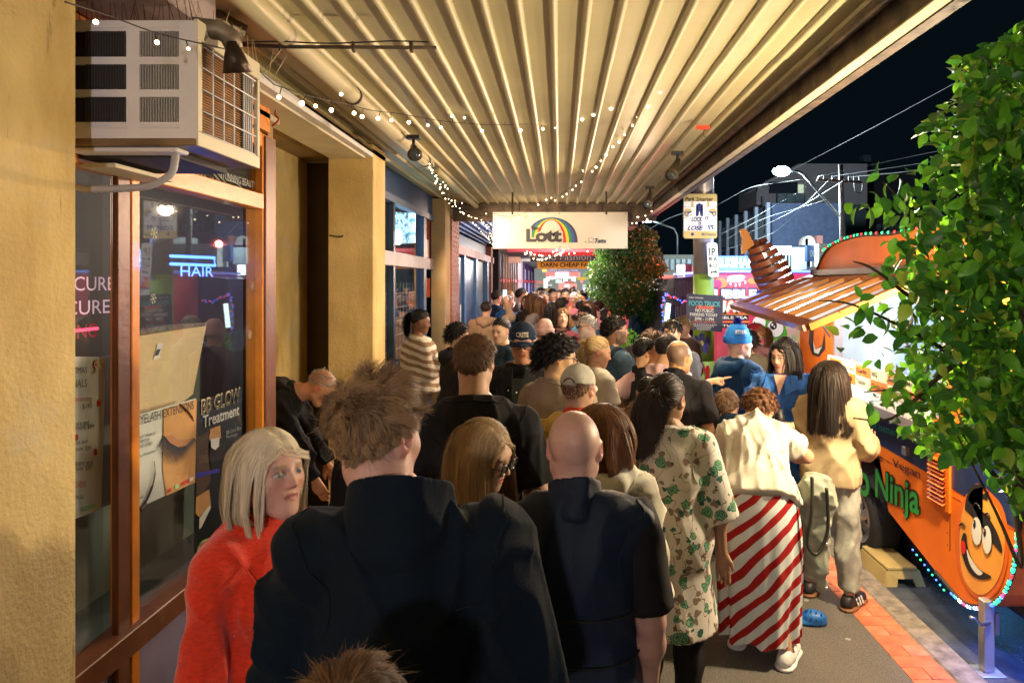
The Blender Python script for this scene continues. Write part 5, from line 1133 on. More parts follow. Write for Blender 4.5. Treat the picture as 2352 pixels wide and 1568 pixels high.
string([px(985, 362, 6.0), px(1000, 395, 6.8), px(1020, 435, 7.8), px(1050, 465, 8.8), px(1080, 490, 9.8), px(1130, 500, 10.15)], 26, 'bunched fairy lights following the conduit pipe, first strand', .010, .04)
string([px(992, 372, 6.2), px(1012, 425, 7.5), px(1040, 462, 8.7), px(1072, 484, 9.6), px(1110, 500, 10.4), px(1140, 528, 12)], 22, 'bunched fairy lights following the conduit pipe, second strand', .010, .05)
string([px(1085, 500, 11.2), px(1105, 525, 12), px(1122, 545, 13), px(1136, 560, 14)], 16, 'fairy lights sloping down over the blue doors', .013, .04)
string([px(1100, 495, 10.5), px(1118, 512, 11.5), px(1130, 535, 12.5), px(1136, 548, 13.5)], 16, 'fairy lights bunched over the lit transom', .013, .05)
string([px(1201, 573, 12.5), px(1212, 583, 12.6), px(1228, 590, 12.8), px(1243, 591, 13), px(1258, 588, 13), px(1275, 581, 12.8), px(1298, 572, 12.5)], 24, 'warm fairy lights sagging under the lottery sign', .017, .03)
string([px(1201, 574, 12.4), px(1228, 579, 12.4), px(1265, 582, 12.4), px(1300, 578, 12.4), px(1353, 571, 12.4)], 11, 'sparse fairy lights right below the lottery sign', .018, .03)
string([px(1492, 470, 8.3), px(1496, 482, 8.5), px(1484, 500, 9.0), px(1468, 505, 10), px(1452, 507, 11)], 8, 'fairy lights trailing from the far spotlight', .014, .03)
# ================================================================ the potato trailer
XT = 2.45
tro = mat('trailer_orange', (.80, .17, .012), .50, var=.12, vscale=2.5, coat=0., spec=.3, bump=.05, bscale=6); grime(tro, (.36, .07, .01), 8, .66, .80, (1, 1, .25))
trd = mat('trailer_edge', (.30, .05, .01), .3, coat=.4); navy = mat('navy_band', (.01, .025, .09), .35, coat=.4)
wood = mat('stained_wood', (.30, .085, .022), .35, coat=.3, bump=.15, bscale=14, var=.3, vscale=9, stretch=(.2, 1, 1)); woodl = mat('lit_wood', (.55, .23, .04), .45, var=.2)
tr_ = empty('food_trailer', (XT, 5.3, -.12), 'orange retro potato food trailer with open serving hatch at the kerb', 'trailer')
def TX(x, y): v = onX(x, y, XT); return (v.y, v.z)
out_ = [TX(2150, 1312), TX(2200, 1370), TX(2222, 1387), TX(2250, 1392), TX(2278, 1388), TX(2305, 1366), TX(2325, 1325), TX(2335, 1270), (3.62, .9), (3.60, 1.5), (3.66, 2.0), (3.85, 2.33), (4.2, 2.45), (4.7, 2.475), TX(2050, 537), TX(1985, 540), TX(1945, 549), TX(1912, 563), TX(1890, 590), TX(1872, 635), (6.95, 1.9), (6.98, .35), (6.4, .33), (6.30, .45), (6.22, .75), (6.0, .88), (5.45, .88), (5.22, .75), (5.08, .40)]
Y0w, Y1w, z0w, z1w = 4.35, TX(1920, 800)[0], 1.22, 2.02
bm = bmesh.new(); f = bm.faces.new([bm.verts.new((XT, y, z)) for y, z in out_]); bmesh.ops.triangulate(bm, faces=[f])
for co, no in (((XT, Y0w, 0), (0, 1, 0)), ((XT, Y1w, 0), (0, 1, 0)), ((XT, 0, z0w), (0, 0, 1)), ((XT, 0, z1w), (0, 0, 1))):
    bmesh.ops.bisect_plane(bm, geom=bm.verts[:] + bm.edges[:] + bm.faces[:], plane_co=co, plane_no=no)
dl = [f for f in bm.faces if Y0w < f.calc_center_median().y < Y1w and z0w < f.calc_center_median().z < z1w]; bmesh.ops.delete(bm, geom=dl, context='FACES')
ex = bmesh.ops.extrude_face_region(bm, geom=bm.faces[:]); bmesh.ops.translate(bm, verts=[v for v in ex['geom'] if isinstance(v, bmesh.types.BMVert)], vec=(.05, 0, 0)); bmesh.ops.recalc_face_normals(bm, faces=bm.faces[:])
side = MB().bm(bm).out('side_panel', tro, tr_)
b = MB(); n = len(out_); V = []
for xx in (XT + .051, XT + 1.9):
    V += [(xx, y, z) for y, z in out_]
skip = set(range(22, 28))
b.add(V, [(i, (i + 1) % n, (i + 1) % n + n, i + n) for i in range(n) if i not in skip]); b.out('shell', tro, tr_)
MB().prism([(XT + 1.9, y, z) for y, z in out_], (.04, 0, 0)).out('far_side_panel', tro, tr_)
# dark trim along the rounded outline
ol = [(XT - .004, y, z) for y, z in out_[0:20]]; tube('edge_trim', catmull(ol, 4), .013, black, tr_, 6)
wht = mat('trailer_inside', (.42, .52, .62), .5, var=.25, vscale=1.5)
for a, c in (((XT + .06, 3.9, 1.05), (XT + 1.85, 3.94, 2.4)), ((XT + 1.82, 3.9, 1.05), (XT + 1.86, 6.3, 2.3)), ((XT + .06, 6.28, 1.05), (XT + 1.85, 6.32, 2.3)), ((XT + .06, 3.9, 2.25), (XT + 1.85, 6.3, 2.29)), ((XT + .06, 3.9, .95), (XT + 1.85, 6.3, 1.0))): part('inner_wall', a, c, wht, tr_)
for yy in (4.7, 5.6): part('tube_light', (XT + .5, yy, 2.20), (XT + 1.4, yy + .05, 2.245), mat('tube_glow', (.9, .95, 1), .4, emit=(.82, .92, 1), es=3.5), tr_)
for i, yy in enumerate((4.6, 5.0, 5.45, 5.8)): MB().box((XT + 1.55, yy, 1.3), (XT + 1.80, yy + .28, 1.62 + .1 * (i % 2)), .02).out('fryer', mat('fryer_steel', (.55, .62, .70), .35, .6), tr_)
part('shelf', (XT + 1.5, 4.0, 1.75), (XT + 1.8, 6.2, 1.78), galv, tr_)
# window frame and counter
fr_m = mat('window_alu', (.45, .40, .42), .35, .6)
for a, c in (((XT - .012, Y1w - .002, z0w - .03), (XT + .06, Y1w + .028, z1w + .03)), ((XT - .012, Y0w - .03, z0w - .03), (XT + .06, Y0w, z1w + .03)), ((XT - .012, Y0w, z1w), (XT + .06, Y1w - .003, z1w + .03))): part('window_frame', a, c, fr_m, tr_)
part('counter_shelf', (XT - .14, 4.25, z0w - .06), (XT + .2, Y1w + .03, z0w - .032), mat('counter_brown', (.22, .09, .06), .35), tr_, .004); part('counter_trim', (XT - .15, 4.25, z0w - .085), (XT - .128, Y1w + .03, z0w - .02), fr_m, tr_)
# menu of toppings on the counter front
mo = mat('menu_orange', (.75, .20, .03), .5); mc = mat('menu_cream', (.78, .72, .42), .5)
mb_ = empty('menu_board', (0, 0, 0), 'orange and cream chequered topping menu standing on the trailer counter', 'menu'); part('board', (XT - .10, 4.35, z0w - .031), (XT - .085, 5.98, z0w + .25), whitep, mb_)
words = [['Chilli', 'Tomato Sauce', 'Garlic', 'BBQ', 'Sea Salt', 'Mayo'], ['Cheese', 'Chilli', 'Onion', 'Chicken Salt', 'Vinegar', 'Curry']]
for r_ in range(2):
    for k in range(6):
        y1_ = 5.93 - k * .262; z_ = z0w + .115 - r_ * .085 + .04; part('menu_square', (XT - .104, y1_ - .255, z_), (XT - .1005, y1_, z_ + .08), mo if (r_ + k) % 2 == 0 else mc, mb_)
        s_ = words[r_][k]; text(s_, (XT - .1045, y1_ - .02 - .0, z_ + .022), (0, -1, 0), (0, 0, 1), min(.22, .03 * len(s_)), .038, black, mb_, .01)
pass
for k, (yy, c_) in enumerate(((6.0, (.6, .02, .02)), (5.9, (.75, .5, .05)), (5.2, (.6, .02, .02)), (4.9, (.1, .3, .06)))):
    o = MB().tube([(XT + .1, yy, z0w + .0), (XT + .1, yy, z0w + .14), (XT + .1, yy, z0w + .17), (XT + .1, yy, z0w + .21)], [.03, .03, .012, .006], 12).out('sauce_bottle', mat('sauce%d' % (k % 4), c_, .35), None, True); tag(o, ['red sauce bottle on the trailer counter nearest the eye print', 'yellow mustard bottle beside the first red sauce bottle', 'second red sauce bottle midway along the trailer counter', 'green relish bottle near the middle of the trailer counter'][k], 'bottle', 'sauce bottles on the trailer counter')
# navy band with lettering, placed on the side
def on(x, y, d=.004): v = onX(x, y, XT); return Vector((XT - d, v.y, v.z))
decal([(XT - .003, 6.10, 1.13), (XT - .003, 3.66, 1.13), (XT - .003, 3.62, .90), (XT - .003, 3.64, .78), (XT - .003, 4.6, .84), (XT - .003, 6.20, .90)][::1], navy, side)
def st(s, p0, p1, h, m, bold=.0, d=.006, shear=0.): a, b_ = on(*p0, d), on(*p1, d); return text(s, a, b_ - a, (0, 0, 1), (b_ - a).length, h, m, side, bold, shear, lift=.001)
st('SPIRAL CUT FRESH POTATO', (1850, 866), (2101, 970), .115, mat('red_letter', (.85, .16, .05), .5), .015); st('We do some but not better', (1905, 950), (2062, 1002), .055, mat('green_letter', (.02, .42, .28), .5), .005)
st('- Gluten Free - Nut Free - Vegan', (1850, 985), (2116, 1104), .075, black, .0); 
grn = mat('ninja_green', (.015, .30, .04), .4); st('Ninja', (2012, 1162), (2117, 1209), .30, black, .060, .006); st('Ninja', (2014, 1160), (2115, 1206), .28, grn, .02, .010); st('Potato', (1880, 1085), (2002, 1150), .30, black, .060, .006); st('Potato', (1882, 1083), (2000, 1147), .28, grn, .02, .010)
# vent
va, vb = on(2138, 1215), on(2186, 1110); y_a, y_b = on(2186, 1150).y, on(2137, 1150).y; zv0, zv1 = .66, 1.00
MB().box((XT - .018, y_a, zv0), (XT - .002, y_b, zv1)).out('vent_frame', tro, tr_)
for k in range(11): MB().add([(XT - .020, y_a + .03, zv0 + .03 + k * .027), (XT - .020, y_b - .03, zv0 + .03 + k * .027), (XT - .042, y_b - .03, zv0 + .036 + k * .027), (XT - .042, y_a + .03, zv0 + .036 + k * .027), (XT - .020, y_a + .03, zv0 + .05 + k * .027), (XT - .020, y_b - .03, zv0 + .05 + k * .027)], [(0, 1, 2, 3), (3, 2, 5, 4)]).out('vent_louvre', trd if k % 2 else tro, tr_)
MB().box(on(2080, 1042, .0), on(2090, 1028, .03), .003).out('latch', galv, tr_)
# face print near the end of the trailer
def oz(x, y, d=.004): return on((1950 + x / 2.542) * .9408, (1050 + y / 2.542) * .9408, d)
def blob(P, d, m, n=7, nm='artwork'): return decal([tuple(p) for p in catmull([oz(x, y, d) for x, y in P], n, True)], m, side, nm)
pot = mat('print_potato', (.86, .36, .05), .35, var=.14, vscale=3.2, coat=.5); potd = mat('print_potato_edge', (.72, .13, .01), .35, coat=.5)
blob([(1060, 380), (1110, 330), (1190, 380), (1270, 480), (1305, 640), (1300, 820), (1250, 980), (1170, 1050), (1090, 1030), (1020, 930), (985, 780), (980, 600), (1010, 460)], .004, potd)
blob([(1085, 400), (1130, 370), (1200, 430), (1262, 540), (1285, 680), (1270, 850), (1215, 970), (1140, 1020), (1070, 980), (1020, 880), (1005, 720), (1015, 540), (1045, 440)], .006, pot)
blob([(1040, 480), (1075, 350), (1150, 335), (1150, 350), (1090, 370), (1062, 430), (1100, 470), (1170, 520), (1230, 610), (1268, 710), (1268, 760), (1215, 700), (1150, 600), (1080, 520)], .009, black); decal([oz(1130, 410, .008), oz(1188, 375, .008), oz(1180, 440, .008)], black, side)
for c_, w_, h_ in (((1118, 625), 31, 88), ((1182, 678), 29, 88)):
    P = [(c_[0] + w_ * math.cos(a), c_[1] + h_ * math.sin(a) + 0.25 * w_ * math.cos(a)) for a in np.linspace(0, 6.283, 14)[:-1]]
    decal([oz(x, y, .011) for x, y in [(c_[0] + (p[0] - c_[0]) * 1.09, c_[1] + (p[1] - c_[1]) * 1.04) for p in P]], black, side); decal([oz(x, y, .013) for x, y in P], mat('print_white', (.80, .78, .70), .4), side)
    decal([oz(c_[0] - 12 + 9 * math.cos(a), c_[1] - 45 + 27 * math.sin(a), .015) for a in np.linspace(0, 6.28, 12)[:-1]], black, side); decal([oz(c_[0] - 15 + 3 * math.cos(a), c_[1] - 55 + 8 * math.sin(a), .017) for a in np.linspace(0, 6.28, 8)[:-1]], whitep, side)
blob([(1030, 640), (1050, 650), (1058, 720), (1085, 800), (1130, 860), (1205, 908), (1140, 925), (1075, 890), (1035, 810), (1015, 710)], .009, black); blob([(1056, 735), (1080, 790), (1120, 850), (1155, 885), (1125, 896), (1085, 850), (1062, 790)], .012, mat('print_white', (0, 0, 0)), 5); blob([(1018, 700), (1030, 682), (1045, 700), (1048, 745), (1035, 768), (1020, 740)], .012, mat('print_red', (.7, .02, .02), .4), 5)
for P in (((1098, 470), (1110, 452), (1128, 465), (1138, 492)), ((1168, 520), (1182, 512), (1195, 530), (1198, 552)), ((1008, 590), (1022, 575), (1036, 582), (1044, 598))): tube('artwork', catmull([oz(x, y, .011) for x, y in P], 4), .004, black, side, 5)
for yy in (4.28, 6.28): tube('panel_seam', [(XT - .001, yy, .42), (XT - .001, yy, 1.12)], .0025, trd, tr_, 4)
tube('panel_seam', [(XT - .001, 3.64, .77), (XT - .001, 6.9, .77)], .002, trd, tr_, 4)
b = MB()
for k in range(30): b.ball((XT, 3.75 + k * .107, 1.16), (.004, .006, .006), 6, 4)
for k in range(9): b.ball((XT, 4.31, .45 + k * .075), (.004, .006, .006), 6, 4)
b.out('rivets', trd, tr_)['kind'] = 'stuff'
# eye graphic on the far part of the side
def onz(x, y, d=.004): return on((1900 + x / 2.852) * .9408, (550 + y / 2.852) * .9408, d)
decal([onz(222, 700), onz(250, 700), onz(240, 800), onz(262, 870), onz(310, 830), onz(325, 740), onz(330, 860), onz(285, 915), onz(240, 900), onz(215, 820)], black, side); decal([onz(246, 800, .006), onz(266, 862, .006), onz(300, 850, .006), onz(310, 838, .006), onz(285, 895, .006), onz(255, 885, .006)], whitep, side)
# hatch flap (awning)
A0, A1 = px(1688, 700, 6.72), px(1858, 752, 4.70); A0 = Vector((1.74, 6.72, 1.885)); A1 = Vector((1.74, 4.72, 1.80)); A0 = Vector(((1688 - VX) * 6.72 / F, 6.72, CH - 51 * 6.72 / F)); A1 = Vector(((1860 - VX) * 4.72 / F, 4.72, CH - 100 * 4.72 / F))
H0, H1 = Vector((XT - .02, 6.72, 2.14)), Vector((XT - .02, 4.2, 2.16)); A1b = A1 + (H1 - H0) * 0 + Vector((0, -.45, -.01))
fl_ = empty('hatch_flap', (0, 0, 0), 'raised brown timber hatch flap with white slots over the serving window', 'hatch')
def beam_(a, c, w_, h_, m, nm, par=fl_):
    a, c = Vector(a), Vector(c); d = (c - a).normalized(); nn = (H0 - A0).cross(Vector((0, 1, 0))).normalized(); u = d.cross(nn).normalized() * w_ / 2; v = nn * h_ / 2
    b = MB(); b.add([a - u - v, a + u - v, a + u + v, a - u + v, c - u - v, c + u - v, c + u + v, c - u + v], [(0, 1, 2, 3), (4, 7, 6, 5), (0, 4, 5, 1), (1, 5, 6, 2), (2, 6, 7, 3), (3, 7, 4, 0)]); return b.out(nm, m, par)
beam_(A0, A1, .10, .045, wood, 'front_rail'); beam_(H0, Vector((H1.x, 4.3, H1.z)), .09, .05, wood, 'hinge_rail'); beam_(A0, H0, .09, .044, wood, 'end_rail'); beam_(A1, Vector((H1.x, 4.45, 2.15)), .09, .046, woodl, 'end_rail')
dn = (H0 - A0).cross(Vector((0, 1, 0))).normalized() * .02
fwm = mat('flap_white', (.80, .84, .90), .35); t = fwm.node_tree; tl_ = t.nodes.new('ShaderNodeBsdfTranslucent'); tl_.inputs[0].default_value = (.85, .9, .95, 1); mx = t.nodes.new('ShaderNodeMixShader'); mx.inputs[0].default_value = .75; t.links.new(t.nodes['Principled BSDF'].outputs[0], mx.inputs[1]); t.links.new(tl_.outputs[0], mx.inputs[2]); t.links.new(mx.outputs[0], t.nodes['Material Output'].inputs[0])
b = MB(); b.add([A0 + Vector((.03, 0, -.012)), A1 + Vector((.03, 0, -.012)), Vector((XT, 4.45, 2.128)), Vector((XT, 6.7, 2.118))], [(0, 1, 2, 3)]); b.out('flap_skin', fwm, fl_)
for k in range(1, 7):
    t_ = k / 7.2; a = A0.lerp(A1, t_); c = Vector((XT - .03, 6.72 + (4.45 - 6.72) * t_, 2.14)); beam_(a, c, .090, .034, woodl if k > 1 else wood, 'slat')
    pass
tube('gas_strut', [(XT - .05, 6.05, 1.62), (XT - .30, 6.05, 2.0)], .010, chrome, fl_); tube('gas_strut', [(XT - .05, 4.6, 1.6), (XT - .30, 4.6, 1.98)], .010, chrome, fl_)
tube('strip_light', [(2.15, 6.4, 1.99), (2.15, 4.9, 1.99)], .010, mat('strip_glow', (1, .95, .85), .4, emit=(1, .92, .75), es=7.), fl_)
part('hinge_block', (XT - .04, 4.3, 2.17), (XT + .02, 6.55, 2.22), mat('dark_brown', (.04, .015, .008), .4), fl_)
# wheel
wz = .19; wy = 5.62
tyre = MB()
for (r0, x0) in (): pass
def lathe(prof, c, ax, n=28):
    V = []; 
    for x, r_ in prof:
        for j in range(n): a = 2 * math.pi * j / n; V.append((c[0] + x, c[1] + r_ * math.cos(a), c[2] + r_ * math.sin(a)))
    return V, [(i * n + j, i * n + (j + 1) % n, (i + 1) * n + (j + 1) % n, (i + 1) * n + j) for i in range(len(prof) - 1) for j in range(n)]
wh = empty('wheel', (0, 0, 0), None, None); wh.parent = tr_; wh.location = -tr_.location
for k in ('label', 'category'): 
    if k in wh: del wh[k]
b = MB(); b.add(*lathe([(.05, .20), (.02, .215), (-.005, .24), (-.01, .29), (.02, .315), (.20, .315), (.22, .29), (.22, .2)], (XT, wy, wz), 0)); b.out('tyre', mat('tyre', (.015, .015, .016), .8, bump=.4, bscale=60), wh, True)
b = MB(); b.add(*lathe([(.0, .215), (.008, .20), (.03, .185), (.035, .15), (.02, .12), (.02, .06), (.0, .05), (.0, .0)], (XT + .01, wy, wz), 0)); b.out('rim', mat('rim', (.55, .54, .50), .3, .7), wh, True)
for k in range(8): a = k * .785; MB().prism([(XT + .008, wy + math.cos(a + d) * r_, wz + math.sin(a + d) * r_) for d, r_ in ((-.14, .165), (.14, .165), (.1, .105))], (.004, 0, 0)).out('rim_slot', black, wh)
for w_ in wh.children: w_.location = (0, 0, 0)
part('wheel_arch_inner', (XT + .26, 5.05, -.05), (XT + .5, 6.45, .9), black, tr_)
tube('chassis', [(XT + .3, 3.9, .16), (XT + .3, 6.9, .16)], .04, black, tr_)
# chock block / wooden ramp beneath the wheel
st_ = empty('step_stool', (0, 0, 0), 'pale yellow plastic step wedged under the trailer wheel', 'step'); sm = mat('step_cream', (.46, .33, .12), .55, var=.12, bump=.1)
sa = onG(2105, 1345, -.12); MB().box((2.40, 5.0, -.01), (2.62, 5.42, .018), .006).out('top', sm, st_)
MB().prism([(2.40, 5.0, -.011), (2.64, 5.0, -.011), (2.67, 4.97, -.116), (2.60, 4.97, -.116), (2.58, 4.98, -.06), (2.47, 4.98, -.06), (2.46, 4.97, -.116), (2.38, 4.97, -.116)], (0, .03, 0)).out('front_panel', sm, st_); MB().prism([(2.395, 5.0, -.011), (2.395, 5.42, -.011), (2.37, 5.44, -.116), (2.37, 4.98, -.116)], (.03, 0, 0)).out('side_panel', sm, st_)
# corner stand with foot and crank
sd2 = empty('corner_stand', (0, 0, 0), 'galvanised telescopic corner stand holding up the trailer end', 'stand'); sx, sy = 2.43, 3.885
MB().box((sx - .03, sy - .03, -.10), (sx + .03, sy + .03, .30), .004).out('tube', galv, sd2); MB().box((sx - .024, sy - .024, -.108), (sx + .024, sy + .024, -.10)).out('inner_tube', chrome, sd2); MB().box((sx - .075, sy - .065, -.1135), (sx + .075, sy + .065, -.105), .002).out('foot', galv, sd2)
tube('crank', [(sx, sy - .03, .18), (sx - .06, sy - .05, .18), (sx - .10, sy - .06, .22), (sx - .13, sy - .06, .23)], .008, chrome, sd2); MB().box((sx + .03, sy - .04, .12), (sx + .05, sy - .02, .24)).out('clamp', chrome, sd2)
# rope light around the trailer end
rp = empty('rope_light', (0, 0, 0), 'rope of green pink and blue lights outlining the trailer end', 'string lights', 'coloured light strings on the food trucks')
rl = catmull([(XT - .012, y, z) for y, z in (TX(2190, 1362), TX(2222, 1389), TX(2250, 1396), TX(2280, 1391), TX(2307, 1368), TX(2327, 1325), TX(2338, 1270), (3.63, .9), (3.605, 1.3), (3.62, 1.8))], 10)
tube('rope', rl, .007, mat('rope_clear', (.3, .5, .5), .3, emit=(.03, .35, .4), es=.5), rp, 6)
ec = [mat('led_green', (.1, .9, .5), .4, emit=(.02, 1, .30), es=2.), mat('led_pink', (.9, .1, .3), .4, emit=(1, .05, .25), es=1.8), mat('led_blue', (.1, .2, 1), .4, emit=(.06, .16, 1), es=3.), mat('led_white', (1, .9, .8), .4, emit=(.75, .95, 1), es=3.), mat('led_red', (.9, .05, .05), .4, emit=(1, .05, .04), es=1.8), mat('led_cyan', (.1, .8, .9), .4, emit=(.03, .5, 1), es=2.2)]
def led(p, r_, mi, par): u = bpy.data.objects.new('led', bme); COL.objects.link(u); u.parent = par; u.location = p; u.scale = (r_,) * 3; u.material_slots[0].link = 'OBJECT'; u.material_slots[0].material = ec[mi]
seq = [2, 5, 3, 1, 3, 2, 3, 1, 2, 3, 2, 0, 5, 1, 0, 0, 4, 0, 0, 1, 0, 0, 4, 0, 0, 0, 4, 0, 5]
for k in range(58): led(rl[min(len(rl) - 1, int(k * len(rl) / 58))], .011 if seq[k // 2] in (0, 3) else .010, seq[k // 2], rp)
rp2 = empty('rope_light', (0, 0, 0), 'green and red lights along the top edge of the trailer side', 'string lights', 'coloured light strings on the food trucks')
tl = catmull([on(1893, 575, .015), on(1915, 560, .015), on(1948, 546, .015), on(1988, 537, .015), on(2052, 533, .015), on(2130, 522, .015)], 10); tube('wire', tl, .004, wire, rp2, 5)
for k in range(26): led(tl[int(k * len(tl) / 26)], .011, 0 if k % 3 else 4, rp2)
# row of small lights under the trailer edge
for k in range(9): led(on(2100 + k * 9, 1262 + k * 11.5, .01), .007, (2, 5, 0)[k % 3], rp)
fl2 = empty('work_light', (0, 0, 0), 'small work light clamped to the trailer corner behind the shrub', 'lamp'); part('housing', (2.16, 3.44, 2.16), (2.22, 3.56, 2.28), black, fl2, .01); tube('bracket', [(2.2, 3.5, 2.18), (2.46, 3.66, 2.2)], .01, black, fl2)
# ================================================================ spiral potato sculpture above the trailer
spm_ = mat('sculpt_brown', (.26, .075, .035), .42, coat=.3, bump=.2, bscale=18, var=.25, vscale=6)
sc_ = empty('spiral_sculpture', (0, 0, 0), 'tall brown spiral potato sculpture on a stick behind the hatch flap', 'sculpture')
Zs = 7.35; P0, P1 = px(1795, 672, Zs), px(1740, 562, Zs); ax = (P1 - P0).normalized(); 
b = MB(); NT = 7.3; n = 240; ux = ax.cross(Vector((0, 1, 0))).normalized(); uy = ux.cross(ax); V = []
for i in range(n + 1):
    t_ = i / n; a = t_ * NT * 2 * math.pi + 1.2; c = P0.lerp(P1, t_); rr = .205 * (.78 + .30 * math.sin(math.pi * min(1, t_ * 1.05 + .02))) * (1 - .25 * t_); d = ux * math.cos(a) + uy * math.sin(a); th = ax * .028
    V += [c + d * .02 + th, c + d * rr + th + ax * .012, c + d * rr - th + ax * .012, c + d * .02 - th]
b.add(V, [(i * 4 + j, i * 4 + (j + 1) % 4, i * 4 + 4 + (j + 1) % 4, i * 4 + 4 + j) for i in range(n) for j in range(4)]); b.out('spiral', spm_, sc_)
tube('stick', [P0 - ax * .1, P1 + ax * .06], .022, spm_, sc_)
tip = [px(x, y, Zs) for x, y in ((1700, 527), (1708, 524), (1719, 532), (1726, 548), (1733, 562), (1722, 570), (1706, 584), (1704, 570), (1706, 550))]
MB().prism(tip, (0, .05, 0)).out('pointed_tip', mat('sculpt_tip', (.70, .26, .03), .4, coat=.3), sc_)
# ================================================================ sign pole
ZP = 9.5
pole = empty('sign_pole', (0, 0, 0), 'thick galvanised pole with lime green painted base and parking signs', 'pole')
pc = px(1616, 649, ZP + .15); 
def cyl(z0, z1, r_, m, nm, par): return MB().tube([(pc.x, pc.y, z0), (pc.x, pc.y, z1)], r_, 24).out(nm, m, par, True)
cyl(0, 1.0, .148, mat('lime_paint', (.19, .33, .045), .5, var=.08), 'painted_base', pole); cyl(1.0, 2.215, .146, mat('lime_paint', (0, 0, 0)), 'painted_base', pole); cyl(2.215, 5.2, .142, mat('pole_steel', (.40, .38, .36), .38, .6, var=.15, vscale=3), 'shaft', pole)
def pcyl(x, y, d=.150):
    v = px(x, y, ZP + .15 - .15); dx = v.x - pc.x; dx = max(-.14, min(.14, dx)); return Vector((pc.x + dx, pc.y - math.sqrt(max(0, d * d - dx * dx)), v.z))
def pdec(P, m): decal([pcyl(*p) + Vector((0, -.012, 0)) for p in P], m, pole, 'artwork')
for cx, cy, c_ in ((1612, 775, (.02, .02, .16)), (1600, 782, (.02, .02, .16)), (1625, 784, (.02, .02, .16)), (1608, 798, (.02, .02, .16)), (1620, 800, (.02, .02, .16)), (1625, 850, (.5, .02, .03)), (1613, 845, (.5, .02, .03)), (1625, 868, (.5, .02, .03)), (1632, 690, (.5, .02, .03)), (1604, 700, (.5, .02, .03))): pdec([(cx + 6 * math.cos(a), cy + 12 * math.sin(a)) for a in np.linspace(0, 6.28, 10)[:-1]], mat('petal%d' % int(c_[0] * 100), c_, .5))
pdec([(1612 + 4 * math.cos(a), 788 + 7 * math.sin(a)) for a in np.linspace(0, 6.28, 9)[:-1]], mat('petal_mid', (.5, .45, .15), .5))
wsign = mat('sign_reflective', (.72, .74, .78), .3); kh = mat('sign_khaki', (.48, .38, .15), .4); nvy = mat('sign_navy', (.01, .025, .16), .4)
ps = empty('park_sign', (0, 0, 0), 'white and khaki park smarter lock it or lose it sign on the pole', 'sign')
Zq = ZP - .02
def pxx(x, y, d=0.): return px((1650 + x / 5.227) * .9408, (400 + y / 5.227) * .9408, Zq - d)
def rrect(x0, y0, x1, y1, r_): return [(x + r_ * math.cos(a), y + r_ * math.sin(a)) for x, y, a0 in ((x1 - r_, y0 + r_, -1.57), (x1 - r_, y1 - r_, 0), (x0 + r_, y1 - r_, 1.57), (x0 + r_, y0 + r_, 3.14)) for a in np.linspace(a0, a0 + 1.57, 5)]
MB().prism([pxx(x, y) for x, y in rrect(95, 380, 530, 955, 30)], (0, .006, 0)).out('plate', mat('sign_back', (.16, .13, .08), .4), ps)
D = lambda P, m, d=.004: decal([pxx(x, y, d) for x, y in P], m, ps)
D(rrect(101, 386, 524, 949, 28), kh, .002); D([(103, 480), (522, 480), (522, 855), (103, 855)], wsign, .004)
def pt(s, x0, y1, x1, y0, m, b_=.0, sh=0., d=.007): a = pxx(x0, y1, d); c = pxx(x1, y0, d); return text(s, a, (1, 0, 0), (0, 0, 1), c.x - a.x, c.z - a.z, m, ps, b_, sh, lift=0)
pt('Park Smarter', 120, 478, 480, 425, black, .015, .25); pt('LOCK', 200, 738, 340, 678, nvy, .03, .25); pt('IT', 372, 728, 425, 676, nvy, .03, -.25); pt('OR', 285, 782, 330, 745, nvy, .02); pt('LOSE', 145, 848, 352, 790, nvy, .04, .35); pt('IT', 405, 838, 490, 785, nvy, .04, -.3); pt('RACV Insurance', 330, 918, 515, 880, mat('sign_navy', (0, 0, 0)), .0, .2)
D([(300 + 12 * math.cos(a), 513 + 12 * math.sin(a)) for a in np.linspace(0, 6.28, 10)[:-1]], nvy, .006); D([(262, 518), (300, 512), (345, 518), (342, 528), (325, 548), (318, 570), (348, 668), (318, 668), (302, 598), (286, 668), (256, 668), (284, 570), (280, 548), (262, 528)], nvy, .006)
for sg in (-1, 1):
    m_ = lambda x: 313 + sg * (x - 313)
    D([(m_(420), 600), (m_(440), 575), (m_(500), 572), (m_(516), 590), (m_(516), 620), (m_(430), 612)], kh, .006); D([(m_(418), 602), (m_(455), 612), (m_(516), 612), (m_(516), 640), (m_(470), 640), (m_(430), 622)], nvy, .007)
    D([(m_(490) + 26 * math.cos(a), 640 + 30 * math.sin(a)) for a in np.linspace(0, 6.28, 14)[:-1]], nvy, .008); D([(m_(490) + 17 * math.cos(a), 640 + 20 * math.sin(a)) for a in np.linspace(0, 6.28, 14)[:-1]], kh, .010)
    D([(m_(400), 484), (m_(430), 484), (m_(430), 545), (m_(400), 545)], kh, .006)
    D([(m_(415), 640), (m_(515), 690), (m_(515), 695), (m_(412), 645)], steel_d, .006)
D([(103, 548), (250, 552), (250, 556), (103, 552)], nvy, .005); D([(350, 552), (522, 548), (522, 552), (350, 556)], nvy, .005)
D([(212 + 20 * math.cos(a), 898 + 22 * math.sin(a)) for a in np.linspace(0, 6.28, 8)[:-1]], nvy, .005)
op = empty('parking_sign', (0, 0, 0), 'narrow white 1P parking hours sign clamped to the pole', 'sign')
Zq = ZP - .08
MB().prism([pxx(x, y) for x, y in [(a - 0 + (b_ - 1220) * .055, b_) for a, b_ in rrect(405, 1008, 540, 1440, 25)]], (0, .006, 0)).out('plate', wsign, op)
